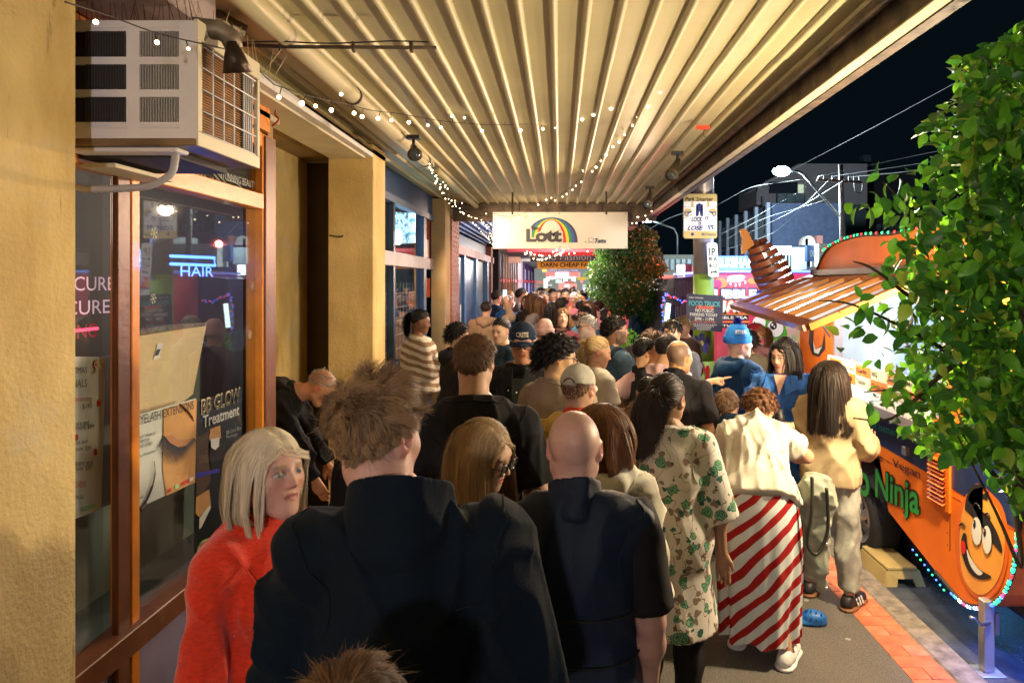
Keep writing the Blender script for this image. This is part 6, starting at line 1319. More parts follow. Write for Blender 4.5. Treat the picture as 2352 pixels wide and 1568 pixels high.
def ot(s, x0, y1, x1, y0, b_=.0): a = pxx(x0, y1, .006); c = pxx(x1, y0, .006); return text(s, a, (1, 0, -.03), (0, 0, 1), c.x - a.x, c.z - a.z, mat('sign_green', (.01, .06, .05), .5), op, b_, lift=0)
ot('1P', 422, 1170, 505, 1070, .03); ot('8-6', 420, 1232, 528, 1185, .03); ot('MON-FRI', 438, 1262, 520, 1244); ot('8-12', 428, 1320, 528, 1270, .03); ot('SAT', 460, 1348, 500, 1330)
decal([pxx(x, y, .006) for x, y in ((440, 1385), (465, 1362), (465, 1378), (510, 1376), (510, 1360), (535, 1380), (510, 1402), (510, 1388), (465, 1390), (465, 1406))], mat('sign_green', (0, 0, 0)), op)
fp_ = empty('festival_poster', (0, 0, 0), 'dark food truck festival no parking poster tied to the pole', 'poster'); Zf = ZP - .12
def pf(x, y, d=0.): return px((1600 + x / 5.6) * .9408, (680 + y / 5.6) * .9408, Zf - d)
MB().prism([pf(430, 205), pf(928, 235), pf(915, 730), pf(412, 690)], (0, .004, 0)).out('board', mat('poster_slate', (.022, .028, .060), .45), fp_)
def ft(s, x0, y1, x1, y0, m, b_=.0, sh=0.): a = pf(x0, y1, .003); c = pf(x1, y0, .003); return text(s, a, (1, 0, -.04), (0, 0, 1), c.x - a.x, c.z - a.z, m, fp_, b_, sh)
teal = mat('teal_print', (.05, .36, .40), .5); cor = mat('coral_print', (.75, .13, .06), .5); ow = mat('offwhite_print', (.62, .62, .58), .5)
ft('PERMIT APPROVED', 460, 268, 655, 248, ow); ft('FOOD TRUCK', 458, 368, 892, 300, teal, .02); ft('Festival', 550, 410, 808, 350, cor, .02, .4); ft('NO PUBLIC', 548, 455, 800, 410, ow, .01); ft('PARKING TODAY', 475, 508, 850, 465, ow, .01); ft('3PM - 11PM', 538, 570, 798, 525, ow, .01); ft('CARS WILL BE TOWED', 512, 598, 822, 575, cor, .0)
for k, (a_, b_) in enumerate(((495, 835), (530, 798), (565, 755), (572, 752))): ft('- - - - - - - - - - - - - -', a_, 626 + 24 * k, b_, 614 + 24 * k, ow)
pass
# ================================================================ drinks truck
ZB = 9.9
bt = empty('drinks_truck', (px(1645, 0, ZB).x, ZB, -.12), 'pink bubble tea truck with blue neon milkshake sign on its roof', 'truck')
pk = mat('truck_pink', (.62, .03, .10), .35, var=.25, vscale=2.2, coat=.3, col2=(.75, .12, .18)); pxB = lambda x, y, d=0.: px(x, y, ZB - d)
a, c = pxB(1640, 900), pxB(1850, 626)
part('body', (a.x, ZB, .1), (c.x + .9, ZB + 3.5, c.z), pk, bt, .04); part('roof_rail', (a.x - .02, ZB - .05, c.z), (c.x + .9, ZB + 3.4, c.z + .035), mat('blue_rail', (.2, .3, .8), .4, emit=(.15, .3, 1), es=1.6), bt)
part('skirt', (a.x - .02, ZB + .02, -.05), (c.x + .9, ZB + 3.4, .12), black, bt)
yl = mat('cream_side', (.62, .52, .26), .5); a2 = pxB(1800, 900, .0); part('cream_panel', (a2.x, ZB - .006, .3), (c.x + .3, ZB - .002, 1.6), yl, bt)
def db(P, m, d=.008, n=5): return decal([tuple(p) for p in catmull([pxB(x, y, d) for x, y in P], n, True)], m, bt)
def dbz(x, y): return ((1600 + x / 5.6) * .9408, (680 + y / 5.6) * .9408)
cir = lambda cx, cy, r1, r2=None: [(cx + r1 * math.cos(a), cy + (r2 or r1) * math.sin(a)) for a in np.linspace(0, 6.283, 13)[:-1]]
orb = mat('print_orange', (.8, .28, .08), .4); gng = mat('print_green', (.07, .38, .03), .4); mag = mat('print_magenta', (.5, .02, .2), .4)
db(cir(1730, 645, 13, 7), orb, .006); db(cir(1655, 650, 16, 12), orb, .006); db(cir(1648, 652, 10), mag, .007)
for (cx, cy, r_) in ((1690, 640, 20), (1700, 636, 12)): db(cir(cx, cy, r_, r_ * .45), mat('print_cream', (.7, .5, .5), .4), .007 + r_ * .0001)
for (x, y) in ((1672, 645), (1678, 652), (1690, 655), (1699, 653), (1712, 648)): db(cir(x, y, 2.5, 4), whitep, .011)
db([dbz(*p) for p in ((1520, 60), (1600, 110), (1700, 150), (1640, 175), (1530, 200), (1520, 120))], gng, .006); db([dbz(*p) for p in ((1430, 20), (1500, 10), (1560, 60), (1500, 70))], gng, .006)
db([dbz(*p) for p in ((1400, 170), (1480, 150), (1520, 240), (1400, 260))], nvy, .006)
def bl_(s, x0, y1, x1, y0, m, m2, bold=.07): 
    a, c = pxB(*dbz(x0, y1), .012), pxB(*dbz(x1, y0), .012); text(s, a + Vector((-.02, 0, -.02)), (1, 0, 0), (0, 0, 1), c.x - a.x + .04, c.z - a.z + .04, m2, bt, bold + .05); text(s, a + Vector((0, -.006, 0)), (1, 0, 0), (0, 0, 1), c.x - a.x, c.z - a.z, m, bt, bold)
bl_('BUBBLE', 690, 278, 1385, 145, whitep, nvy); bl_('SHAKE', 720, 460, 1340, 300, whitep, orb)
for s, x0, x1, y0, y1 in (('BUBBLE TEA', 770, 1268, 495, 568), ('TO THE GO', 760, 1262, 608, 672)):
    decal([pxB(*dbz(x0 - 10, y1), .009), pxB(*dbz(x1 + 8, y1), .009), pxB(*dbz(x1 + 8, y0), .009), pxB(*dbz(x0 - 10, y0), .009)], black, bt); a, c = pxB(*dbz(x0, y1 - 15), .012), pxB(*dbz(x1 - 8, y0 + 18), .012); text(s, a, (1, 0, 0), (0, 0, 1), c.x - a.x, c.z - a.z, whitep, bt, .02)
decal([pxB(*dbz(p, q), .007) for p, q in ((920, 486), (1290, 480), (1290, 494), (920, 494))], orb, bt); decal([pxB(*dbz(p, q), .007) for p, q in ((920, 585), (1290, 580), (1290, 600), (920, 600))], orb, bt)
# round green creature print, kept plain: a green blob with two big eyes
db([dbz(*p) for p in ((1360, 560), (1450, 530), (1560, 540), (1700, 560), (1760, 620), (1800, 720), (1840, 840), (1830, 920), (1700, 900), (1600, 860), (1400, 760))], gng, .010, 6)
for (cx, cy, r1, r2) in ((1420, 600, 90, 85), (1640, 680, 112, 118)): db([dbz(*p) for p in cir(cx, cy, r1 * 1.06, r2 * 1.06)], black, .013); db([dbz(*p) for p in cir(cx, cy, r1, r2)], whitep, .016)
db([dbz(*p) for p in cir(1615, 645, 48, 52)], black, .020); db([dbz(*p) for p in cir(1600, 630, 14, 16)], whitep, .024); db([dbz(*p) for p in cir(1628, 658, 10, 12)], whitep, .024)
db([dbz(*p) for p in ((1680, 835), (1740, 825), (1780, 790), (1770, 800), (1745, 845), (1700, 860))], black, .014)
# cup print
decal([pxB(*dbz(*p), .012) for p in ((1790, 680), (1950, 665), (1925, 870), (1835, 880))], mat('print_cup', (.62, .42, .38), .4), bt); db([dbz(*p) for p in cir(1890, 800, 28, 34)], mat('print_greenlogo', (.3, .5, .25), .4), .016); db([dbz(*p) for p in cir(1875, 665, 70, 16)], mat('print_lid', (.7, .65, .62), .4), .015)
for k in range(14): db([dbz(*p) for p in cir(1850 + (k % 5) * 26 + (k // 5) * 9, 880 + (k // 5) * 26, 9)], mat('print_pearl', (.10, .04, .03), .4), .018, 3)
db([dbz(*p) for p in cir(1880, 1180, 80, 90)], nvy, .010); 
# neon sign
ng = empty('neon_sign', (0, 0, 0), 'glowing blue neon milkshake sign on the drinks truck roof', 'sign'); a, c = pxB(1632, 615), pxB(1748, 592)
part('backing', (a.x, ZB + .05, c.z - .22), (c.x, ZB + .08, c.z + .03), mat('neon_back', (.02, .03, .3), .5, emit=(.02, .10, 1.), es=4.), ng); text('MILKSHAKE', (a.x + .03, ZB + .03, a.z + .01), (1, 0, 0), (0, 0, 1), c.x - a.x - .06, .13, mat('neon_white', (.7, .85, 1), .4, emit=(.55, .75, 1), es=7.), ng, .03)
tube('neon_line', catmull([pxB(1748, 600), pxB(1760, 604), pxB(1772, 596), pxB(1780, 598)], 5), .014, mat('neon_white', (0, 0, 0)), ng); tube('neon_line', [pxB(1632, 617), pxB(1752, 616)], .008, neonb, ng); tube('neon_line', [pxB(1632, 590), pxB(1752, 590)], .008, neonb, ng)
# ================================================================ dark van with lights on the kerb side and red lit van
ZV = 11.0
vn = empty('dark_van', (px(1560, 0, ZV).x, ZV, -.12), 'dark van back with blue and red lights around its open door', 'van'); vb_ = mat('van_dark', (.018, .014, .03), .3, coat=.5)
vP = [px(x, y, ZV) for x, y in ((1536, 640), (1600, 634), (1640, 634), (1640, 900), (1516, 900), (1518, 800), (1522, 720), (1528, 670))]
MB().prism(vP, (0, 2.6, 0)).out('body', vb_, vn); 
decal([px(x, y, ZV - .01) for x, y in ((1538, 700), (1595, 700), (1592, 825), (1530, 825))], mat('van_window', (.01, .012, .03), .08), vn)
rbm = mat('van_rib', (.10, .085, .12), .5)
for side_y in ((645, 682), (700, 745)):
    for k in range(12): decal([px(1552 + k * 3.4 + dx, yy + 3 * math.sin(k * .9), ZV - .012 - .003 * (k % 2)) for dx, yy in ((0, side_y[0]), (1.6, side_y[0]), (.4, side_y[1]), (-1.4, side_y[1]))], rbm, vn)
tw = MB().tube([px(1536, 697, ZV - .1), px(1530, 752, ZV - .1)], .035, 10).out('tube_lamp', mat('tube_white', (.8, 1, .95), .4, emit=(.7, 1, .92), es=6.), None, True); tag(tw, 'white glowing tube lamp standing at the dark van', 'lamp')
vl = empty('string_lights', (0, 0, 0), 'blue and red light string around the back of the dark van', 'string lights', 'coloured light strings on the food trucks'); 
vc = catmull([px(x, y, ZV - .06) for x, y in ((1590, 690), (1565, 692), (1545, 684), (1527, 678), (1522, 700), (1524, 740), (1520, 770), (1514, 800), (1522, 790), (1530, 812), (1526, 835))], 10); tube('wire', vc, .006, wire, vl, 5)
for k in range(75): p = vc[int(k * len(vc) / 75)]; led(p + Vector((rb.uniform(-.03, .03), -.02, rb.uniform(-.03, .03))), .013, 2 if rb.random() < .68 else 4, vl)
mr = empty('van_mirror', (0, 0, 0), 'round shield shaped mirror of the dark van wound with lights', 'mirror'); MB().ball(px(1508, 775, ZV - .2), (.08, .04, .13)).out('mirror_head', black, mr, True)
rv = empty('red_lit_van', (px(1515, 0, 13.5).x, 13.5, -.12), 'van side lit pinkish red beyond the street tree', 'van'); rp_ = mat('red_lit_side', (.85, .42, .40), .5, emit=(1, .12, .10), es=1.0); MB().prism([px(x, y, 13.5) for x, y in ((1480, 900), (1484, 700), (1500, 655), (1530, 632), (1546, 632), (1540, 900))], (0, 3, 0)).out('body', rp_, rv)  # emission stands in for red light falling on the van side
sb = MB().box(px(1553, 606, 12.5), px(1588, 634, 12.56), .01).out('light_box', black, None); tag(sb, 'bright white floodlight box above the dark van', 'lamp'); a, c = px(1555, 632, 12.49), px(1572, 608, 12.49); box('lit_face', (a.x, 12.44, a.z), (c.x, 12.49, c.z), mat('tube_white', (0, 0, 0)), sb)
# ================================================================ far side of the street
blf = mat('facade_blue', (.05, .075, .14), .8, var=.15); colm = mat('facade_column', (.30, .34, .42), .7); wnd = mat('window_dark', (.02, .035, .05), .15); wndl = mat('window_pale', (.26, .34, .38), .4, var=.3, vscale=.6)
bb = empty('blue_building', (12, 38.8, 0), 'dark blue building with pale columns and two rows of windows', 'building', 'buildings across the street')
part('wall', (12.1, 38.8, 0), (16, 54, 6.6), blf, bb); 
for k in range(7): part('column', (11.9, 39.2 + k * 2.35, 1), (12.1, 39.5 + k * 2.35, 6.7), colm, bb)
for k in range(6):
    for z0_, z1_ in ((2.9, 4.0), (4.7, 6.1)): part('window', (12.02, 40 + k * 2.35, z0_), (12.09, 41.2 + k * 2.35, z1_), wndl, bb); part('window_sash', (12.0, 40 + k * 2.35, (z0_ + z1_) / 2), (12.019, 41.2 + k * 2.35, (z0_ + z1_) / 2 + .06), wnd, bb)
def fb(name, x0, y0, x1, y1, Z, dep, m, par): a, c = px(x0, y1, Z), px(x1, y0, Z); return part(name, (a.x, Z, a.z), (c.x, Z + dep, c.z), m, par)
gb = empty('flat_building', (14, 45, 0), 'tall dark flat building with pale upper storey and balcony', 'building', 'buildings across the street')
gm = mat('render_grey', (.55, .50, .52), .8); gm2 = mat('render_dark', (.10, .14, .16), .8)
fb('lower_block', 1771, 470, 1990, 645, 58, 8, gm2, gb); fb('upper_storey', 1834, 376, 1992, 471, 60, 8, gm, gb); MB().prism([px(x, y, 60) for x, y in ((1738, 471), (1738, 428), (1834, 377), (1834, 471))], (0, 6, 0)).out('sloped_wing', gm, gb)
fb('green_strip', 1787, 471, 1808, 560, 57.9, .1, mat('olive_panel', (.12, .13, .05), .8), gb); fb('balcony_slab', 1770, 466, 1850, 471, 56, 2, gm, gb)
for k in range(3): fb('balcony_glass', 1786 + k * 21, 444, 1805 + k * 21, 465, 56, .1, wndl, gb)
fb('dark_recess', 1770, 418, 1832, 443, 57.5, .2, mat('recess', (.03, .04, .06), .8), gb)
fb('lit_window', 1834, 424, 1846, 443, 59.9, .1, mat('lit_window', (.4, .42, .38), .5, emit=(.7, .85, .6), es=.8), gb); fb('window', 1738, 430, 1740, 440, 60, .1, wnd, gb); fb('awning_pole', 1752, 450, 1754, 530, 57, .1, colm, gb)
tb = empty('tower_building', (22, 70, 0), 'dark block with railing windows and roof mast behind the shrub', 'building', 'buildings across the street'); fb('block', 1985, 395, 2100, 640, 66, 8, mat('night_block', (.05, .055, .075), .8), tb); fb('mast', 1984, 356, 2001, 470, 65, 1, gm2, tb)
for k in range(5): fb('window', 2000 + k * 14, 515, 2010 + k * 14, 530, 65.9, .1, wndl, tb)
# parapets and shop awnings
pb = empty('parapet_shops', (9.3, 25, 0), 'row of low shops with pale signs above a white street awning', 'building', 'buildings across the street')
wt_ = mat('parapet_white', (.62, .64, .60), .7, var=.1); pgr = mat('parapet_grey', (.32, .38, .40), .7, var=.3, vscale=1.2)
fb('sign_panel', 1770, 565, 1818, 640, 31, 1, wt_, pb); fb('sign_panel', 1818, 568, 1853, 622, 30.9, 1, pgr, pb); fb('blue_panel', 1854, 563, 1880, 600, 30, .3, mat('blue_panel', (.03, .08, .22), .6), pb); fb('sign_panel', 1881, 560, 1995, 612, 29.5, 1, mat('parapet_bright', (.72, .72, .64), .6), pb)
fb('sign_panel', 1975, 545, 2060, 575, 34, 1, wt_, pb); fb('sign_panel', 2050, 570, 2200, 700, 27, 1, pgr, pb)
for k in range(6): fb('window', 1775 + k * 8, 585, 1780 + k * 8, 615, 30.95, .04, wnd, pb)
text('00', px(1860, 590, 29.9), (1, 0, 0), (0, 0, 1), .25, .3, greyi, pb)
# arch and chimney roofline
arc_ = [px(1858 + 16 * math.cos(a), 563 - 22 * math.sin(a), 36) for a in np.linspace(0, math.pi, 12)]; MB().prism(arc_, (0, .5, 0)).out('arch_gable', mat('gable_white', (.5, .45, .42), .7), pb); fb('chimney', 1876, 541, 1890, 563, 36, 1, mat('brick_pink', (.32, .13, .11), .8), pb); fb('chimney', 1850, 548, 1856, 563, 36, 1, mat('brick_pink', (0, 0, 0)), pb)
# shoe shop awning and front
aw_ = empty('street_awning', (9, 22, 0), 'long white comfort shoes awning with fairy lights under it', 'awning'); 
A_ = [px(1790, 627, 24), px(1840, 620, 23), px(2080, 577, 17.5), px(2080, 606, 17.5), px(1850, 642, 23), px(1790, 646, 24)]
MB().prism(A_, (.4, .4, 0)).out('fascia', mat('awning_white', (.66, .68, .62), .6, var=.08), aw_); text('COMFORT SHOES', px(1849, 640, 22.8) + Vector((0, -.15, .06)), (px(2000, 602, 19.2) - px(1849, 636, 22.8)), (0, 0, 1), 2.6, .24, mat('letters_grey', (.22, .26, .26), .6), aw_, .01, lift=.03)
fb('shop_front', 1800, 640, 2100, 760, 26, .5, mat('far_front', (.06, .09, .10), .6, var=.6, vscale=.7), aw_)
for k in range(5): fb('display_window', 1815 + k * 40, 660, 1843 + k * 40, 720, 25.9, .05, mat('display', (.2, .24, .22), .5, emit=(.6, .75, .65), es=.3), aw_)
for j, (x0, x1, y_) in enumerate(((1815, 1880, 636), (1850, 1960, 640))):
    so = empty('string_lights', (0, 0, 0), ['warm fairy lights under the shoe shop awning, upper sag', 'warm fairy lights under the shoe shop awning, lower sag'][j], 'string lights', 'strings of warm fairy lights'); c_ = catmull([px(x0, y_, 21), px(x0 + (x1 - x0) * .3, y_ + 14, 21), px((x0 + x1) / 2 + 10, y_ + 18, 21), px(x1, y_ + 6, 21)], 12); tube('wire', c_, .01, wire, so, 4)
    for k in range(36): u = bpy.data.objects.new('bulb', bme); COL.objects.link(u); u.parent = so; u.location = c_[int(k * len(c_) / 36)] + Vector((0, 0, rb.uniform(-.12, .05))); u.scale = (.022,) * 3
# far left part of the street: red roofed shops under trees
fs = empty('corner_building', (6, 40, 0), 'pale two storey building with tall windows beyond the sign pole', 'building', 'buildings across the street'); fb('wall', 1524, 585, 1600, 660, 40, 4, mat('stucco', (.20, .20, .17), .8), fs)
for k in range(5): fb('window', 1527 + k * 13, 595, 1535 + k * 13, 620, 39.9, .08, wndl, fs)
fb('red_kiosk', 1560, 612, 1592, 640, 36, 1, mat('kiosk_red', (.5, .06, .06), .6, emit=(1, .15, .12), es=.3), fs)
# ================================================================ street lamps, power pole and wires
def lampost(base, pts, head, label, r_=.05):
    o = empty('street_lamp', base, label, 'street lamp', 'street lamps'); MB().tube(pts, r_, 8).out('arm', galv, o, True); 
    h_ = Vector(head); MB().ball(h_ + Vector((0, 0, .03)), (.36, .2, .11)).out('lamp_housing', galv, o, True); MB().ball(h_ - Vector((0, .05, .05)), (.36, .24, .20)).out('lens', mat('lamp_lens', (1, 1, 1), .4, emit=(.62, .95, 1.), es=45.), o, True)
Zl = 28.
lampost((px(1930, 0, Zl).x, Zl, 0), [px(1928, 497, Zl), px(1845, 400, Zl - .5), px(1835, 394, Zl - .6), px(1806, 392, Zl - .8)], px(1794, 391, Zl - .9), 'street lamp with long slanting arm glowing cyan white on the power pole', .05)
lampost((px(1556, 0, 48.).x, 48, 0), [px(1556, 640, 48), px(1556, 540, 48), px(1548, 525, 48), px(1500, 508, 48)], px(1489, 503, 48), 'distant glowing street lamp above the street tree', .07)
pp_ = empty('power_pole', (px(1931, 0, Zl).x, Zl, 0), 'weathered grey power pole with timber crossarm across the street', 'pole'); MB().tube([px(1938, 640, Zl), px(1931, 378, Zl)], [.13, .09], 10).out('shaft', mat('pole_wood', (.33, .31, .28), .8, var=.3, bump=.4, bscale=12), pp_, True)
xb_ = px(1876, 413, Zl - .15); xc_ = px(1978, 419, Zl - .15); MB().tube([xb_, xc_], .055, 6).out('crossarm', mat('arm_wood', (.16, .07, .04), .8), pp_)
for x in (1880, 1893, 1912, 1950, 1962, 1974): MB().tube([px(x, 414, Zl - .15), px(x, 405, Zl - .15)], .03, 6).out('insulator', black, pp_)
tube('transformer_loop', catmull([px(1962, 418, Zl - .2), px(1965, 440, Zl - .2), px(1978, 442, Zl - .2), px(1982, 420, Zl - .2)], 5), .02, black, pp_)
MB().tube([px(1932, 470, Zl - .2), px(1933, 495, Zl - .2)], .07, 8).out('bracket_box', galv, pp_)
wlines = [((1640, 475, 11), (1738, 427, 30), (1880, 408, 27)), ((1640, 545, 11), (1740, 495, 30), (1893, 406, 27)), ((1640, 583, 11), (1790, 525, 34), (1912, 405, 27)), ((1655, 558, 14), (1760, 500, 30), (1912, 455, 27)), ((1700, 545, 16), (1830, 480, 30), (1950, 407, 27)),
          ((1880, 405, 27), (2100, 358, 20), (2352, 310, 14)), ((1912, 405, 27), (2110, 376, 20), (2352, 335, 14)), ((1950, 407, 27), (2120, 390, 20), (2352, 352, 14)), ((1700, 452, 40), (1958, 318, 30), (2352, 105, 14)), ((1440, 560, 22), (1540, 500, 26), (1640, 470, 30))]
for k, L3 in enumerate(wlines):
    o = tube('power_line', catmull([px(*p) for p in L3], 8), .007 if L3[0][2] > 15 else .0045, mat('power_wire', (.16, .17, .18), .6), None, 5)
    tag(o, ['thin overhead wire highest from the pole to the canopy', 'overhead wire second from the top behind the park sign', 'overhead wire falling lowest behind the neon sign', 'overhead wire running to the lamp arm', 'overhead wire crossing under the lamp arm', 'overhead wire leaving the crossarm towards the shrub, topmost', 'overhead wire leaving the crossarm towards the shrub, middle', 'overhead wire leaving the crossarm towards the shrub, lowest', 'single wire crossing the dark sky alone', 'overhead wire far behind the street tree'][k], 'power line', 'overhead wires')
# ================================================================ foliage
lfm = {}
def leafmat(name, c, c2):
    m = mat(name, c, .42, col2=c2, vscale=.9, spec=.5); t = m.node_tree; N = t.nodes; L = t.links; b_ = N['Principled BSDF']
    tl_ = N.new('ShaderNodeBsdfTranslucent'); tl_.inputs[0].default_value = (c2[0] * 1.6, c2[1] * 1.6, c2[2], 1); mx = N.new('ShaderNodeMixShader'); mx.inputs[0].default_value = .3; out__ = N['Material Output']; L.new(b_.outputs[0], mx.inputs[1]); L.new(tl_.outputs[0], mx.inputs[2]); L.new(mx.outputs[0], out__.inputs[0]); return m
lf1 = leafmat('leaf_green', (.07, .26, .016), (.17, .46, .04)); lf2 = leafmat('leaf_deep', (.018, .09, .016), (.05, .19, .03)); lf3 = leafmat('leaf_yellow', (.20, .34, .03), (.32, .46, .07))
def leaf_geo(l, w_, curl=.25, n=6):
    V = []; 
    for i in range(n + 1):
        t_ = i / n; ww = w_ * math.sin(math.pi * (t_ ** .85)) ** .8 * .5 + (.0006 if 0 < i < n else 0); z = -curl * l * t_ * t_; V += [(-ww, l * t_, z + ww * .35), (0, l * t_, z), (ww, l * t_, z + ww * .35)]
    Fq = []
    for i in range(n):
        for j in range(2): a = i * 3 + j; Fq.append((a, a + 1, a + 4, a + 3))
    return np.array(V), Fq
LV, LF = leaf_geo(1., .56)
sme = []
for m_ in (lf1, lf2, lf3):
    o = mesh('leaf', LV, LF, m_, None, True); sme.append(o.data); bpy.data.objects.remove(o)
def rand_rot(rng, up=.4):
    d = rng.normal(size=3); d[2] -= up; d /= np.linalg.norm(d); n_ = rng.normal(size=3) * .7 + [0, -.3, .9]; n_ -= d * (n_ @ d); n_ /= np.linalg.norm(n_); x = np.cross(d, n_); return np.stack([x, d, n_], 1)
def crown(name, cents, rads, count, ls, m, parent, rng, up=.4):
    'many leaves spread through lobes'
    cents = np.array(cents); rads = np.array(rads); wts = rads[:, 0] * rads[:, 1] * rads[:, 2]; k = rng.choice(len(cents), count, p=wts / wts.sum()); u = rng.normal(size=(count, 3)); u /= np.linalg.norm(u, axis=1)[:, None]; rr = rng.uniform(.35, 1.0, count) ** .5
    C_ = cents[k] + u * rads[k] * rr[:, None]; cl = np.sin(C_[:, 0] * 9 + C_[:, 2] * 7) * np.sin(C_[:, 1] * 8 + C_[:, 2] * 6 + 1); C_ = C_[(cl > -.55) | (rng.random(count) < .35)]
    lv, lf_ = leaf_geo(1., .5, n=2); nv = len(lv); Vs_ = []; 
    for c_ in C_: Vs_.append(c_ + (lv * ls * rng.uniform(.6, 1.15)) @ rand_rot(rng, up).T)
    V_ = np.concatenate(Vs_); base = np.array(lf_); Q_ = (base[None] + (np.arange(len(C_)) * nv)[:, None, None]).reshape(-1, 4); o = mesh_np(name, V_, Q_, m, parent, False); return o
rg = np.random.default_rng(11)
# the near shrub: big leaves one by one
sh = empty('street_tree', (2.02, 2.35, 0), 'leafy young tree with big glossy leaves between viewer and trailer', 'tree')
tk = mat('bark', (.07, .05, .035), .9, bump=.8, bscale=40, var=.4)
S0 = Vector((2.02, 2.35, 0)); lc_ = lambda p: Vector(p) - S0
brs = [[px(2480, 1620, 2.45), px(2420, 1350, 2.4), px(2350, 1150, 2.35), px(2310, 980, 2.3), px(2260, 760, 2.3), px(2230, 560, 2.3), px(2290, 330, 2.3), px(2330, 120, 2.3)], [px(2330, 1150, 2.35), px(2260, 1060, 2.3), px(2180, 960, 2.25), px(2080, 900, 2.2), px(1985, 900, 2.2)], [px(2310, 980, 2.3), px(2200, 830, 2.2), px(2090, 760, 2.2), px(1960, 700, 2.2), px(1880, 690, 2.15)],
       [px(2260, 760, 2.3), px(2180, 600, 2.3), px(2090, 480, 2.25), px(2030, 420, 2.25)], [px(2330, 1150, 2.35), px(2345, 1300, 2.1), px(2290, 1180, 2.1), px(2200, 1000, 2.1)], [px(2235, 560, 2.3), px(2210, 360, 2.3), px(2200, 270, 2.35)], [px(2310, 980, 2.3), px(2340, 800, 2.0), px(2350, 600, 1.95), px(2340, 400, 1.9)], [px(2260, 760, 2.3), px(2120, 700, 2.15), px(2010, 620, 2.15), px(1960, 600, 2.2)], [px(2200, 830, 2.2), px(2140, 880, 2.1), px(2050, 960, 2.1), px(1960, 960, 2.1)]]
for k, p in enumerate(brs):
    c_ = catmull([lc_(q) for q in p], 5); n_ = len(c_); r0 = .028 if k == 0 else .010; MB().tube(c_, [r0 * (1 - .85 * i / n_) for i in range(n_)], 8 if k == 0 else 5).out('trunk' if k == 0 else 'branch', tk, None, True).parent = sh
polyc = [(2352, 60), (2290, 85), (2265, 110), (2180, 150), (2230, 230), (2170, 240), (2120, 300), (2165, 340), (2120, 400), (2010, 370), (2000, 420), (1950, 470), (2040, 500), (2010, 560), (2040, 600), (2010, 640), (1990, 660), (1925, 700), (1915, 760), (1870, 830), (1990, 800), (2010, 870), (1960, 940), (2030, 950), (2080, 1000), (2120, 1030), (2190, 1055), (2250, 1070), (2300, 1130), (2352, 1170)]
def inpoly(x, y, P):
    c = False; j = len(P) - 1
    for i in range(len(P)):
        if (P[i][1] > y) != (P[j][1] > y) and x < (P[j][0] - P[i][0]) * (y - P[i][1]) / (P[j][1] - P[i][1]) + P[i][0]: c = not c
        j = i
    return c
pts_ = []
while len(pts_) < 6000:
    x, y = rb.uniform(1840, 2520), rb.uniform(20, 1330)
    if not inpoly(min(x, 2349), y, polyc): continue
    edge = min((x - q[0]) ** 2 + (y - q[1]) ** 2 for q in polyc) ** .5; dense = min(1, max(.10, ((x - 1995) / 240 if x > 1995 else 0) ** 1.2)); 
    if y > 1040: dense = min(dense, .22)
    if x > 2160 and rb.random() < .1: pass
    elif rb.random() > dense: continue
    pts_.append((x, y, rb.uniform(1.75, 2.75) if x > 2080 else rb.uniform(1.95, 2.4)))
pts_.sort(key=lambda p: p[2])
Vs_, n1 = [], 0; lv, lf_ = leaf_geo(1., .60, n=4)
for i, (x, y, Z_) in enumerate(pts_):
    c_ = np.array(lc_(px(x, y, Z_))); l_ = rb.uniform(.034, .066) * (1. if i > 40 else .9); Rr = rand_rot(rg, .5)
    if i < 300:
        u = bpy.data.objects.new('leaf', sme[rb.choices((0, 1, 2), (.5, .33, .17))[0]]); COL.objects.link(u); u.parent = sh; u.matrix_local = Matrix.Translation(c_) @ Matrix(Rr.tolist()).to_4x4() @ Matrix.Scale(l_, 4)
    else: Vs_.append(c_ + (lv * l_) @ Rr.T)
V_ = np.concatenate(Vs_); nv = len(lv); third = len(Vs_) // 3; base = np.array(lf_)
Q_ = (base[None] + (np.arange(len(Vs_)) * nv)[:, None, None]).reshape(-1, 4); o = mesh_np('leaves', V_, Q_, lf1, sh, True); o['kind'] = 'stuff'; o.data.materials.append(lf2); o.data.materials.append(lf3)
mi = np.repeat(rg.choice(3, len(Vs_), p=(.34, .58, .08)), len(lf_)).astype(np.int32); o.data.polygons.foreach_set('material_index', mi)
# twigs with loose leaf sprays
# mid tree at the kerb
mt = empty('street_tree', (1.35, 12.4, 0), 'dense round street tree between walkway and red lit van, lit red on one side', 'tree'); mt0 = Vector((1.35, 12.4, 0))
tube('trunk', [Vector((0, 0, 0)), Vector((.02, 0, 1.4)), Vector((-.02, 0, 2.3))], [.07, .055, .03], tk, mt); 
lm = leafmat('leaf_mid', (.02, .065, .015), (.05, .14, .03))
rz_ = random.Random(3)
lob = [((rz_.uniform(1360, 1515), rz_.uniform(530, 720)), rz_.uniform(14, 30), rz_.uniform(14, 30)) for _ in range(22)] + [((1425, 570), 60, 45), ((1470, 590), 50, 55), ((1400, 625), 55, 45), ((1450, 640), 70, 60), ((1380, 660), 35, 30), ((1490, 640), 35, 50), ((1430, 690), 65, 40), ((1475, 690), 40, 35), ((1440, 540), 35, 25), ((1480, 545), 25, 25)]
s_ = 12.4 / F; cs = [np.array(px(x, y, 12.4) - mt0) for (x, y), rx, rz in lob]; rs = [(rx * s_, .45, rz * s_) for _, rx, rz in lob]
o = crown('crown', cs, rs, 21000, .078, lm, mt, rg); o['kind'] = 'stuff'
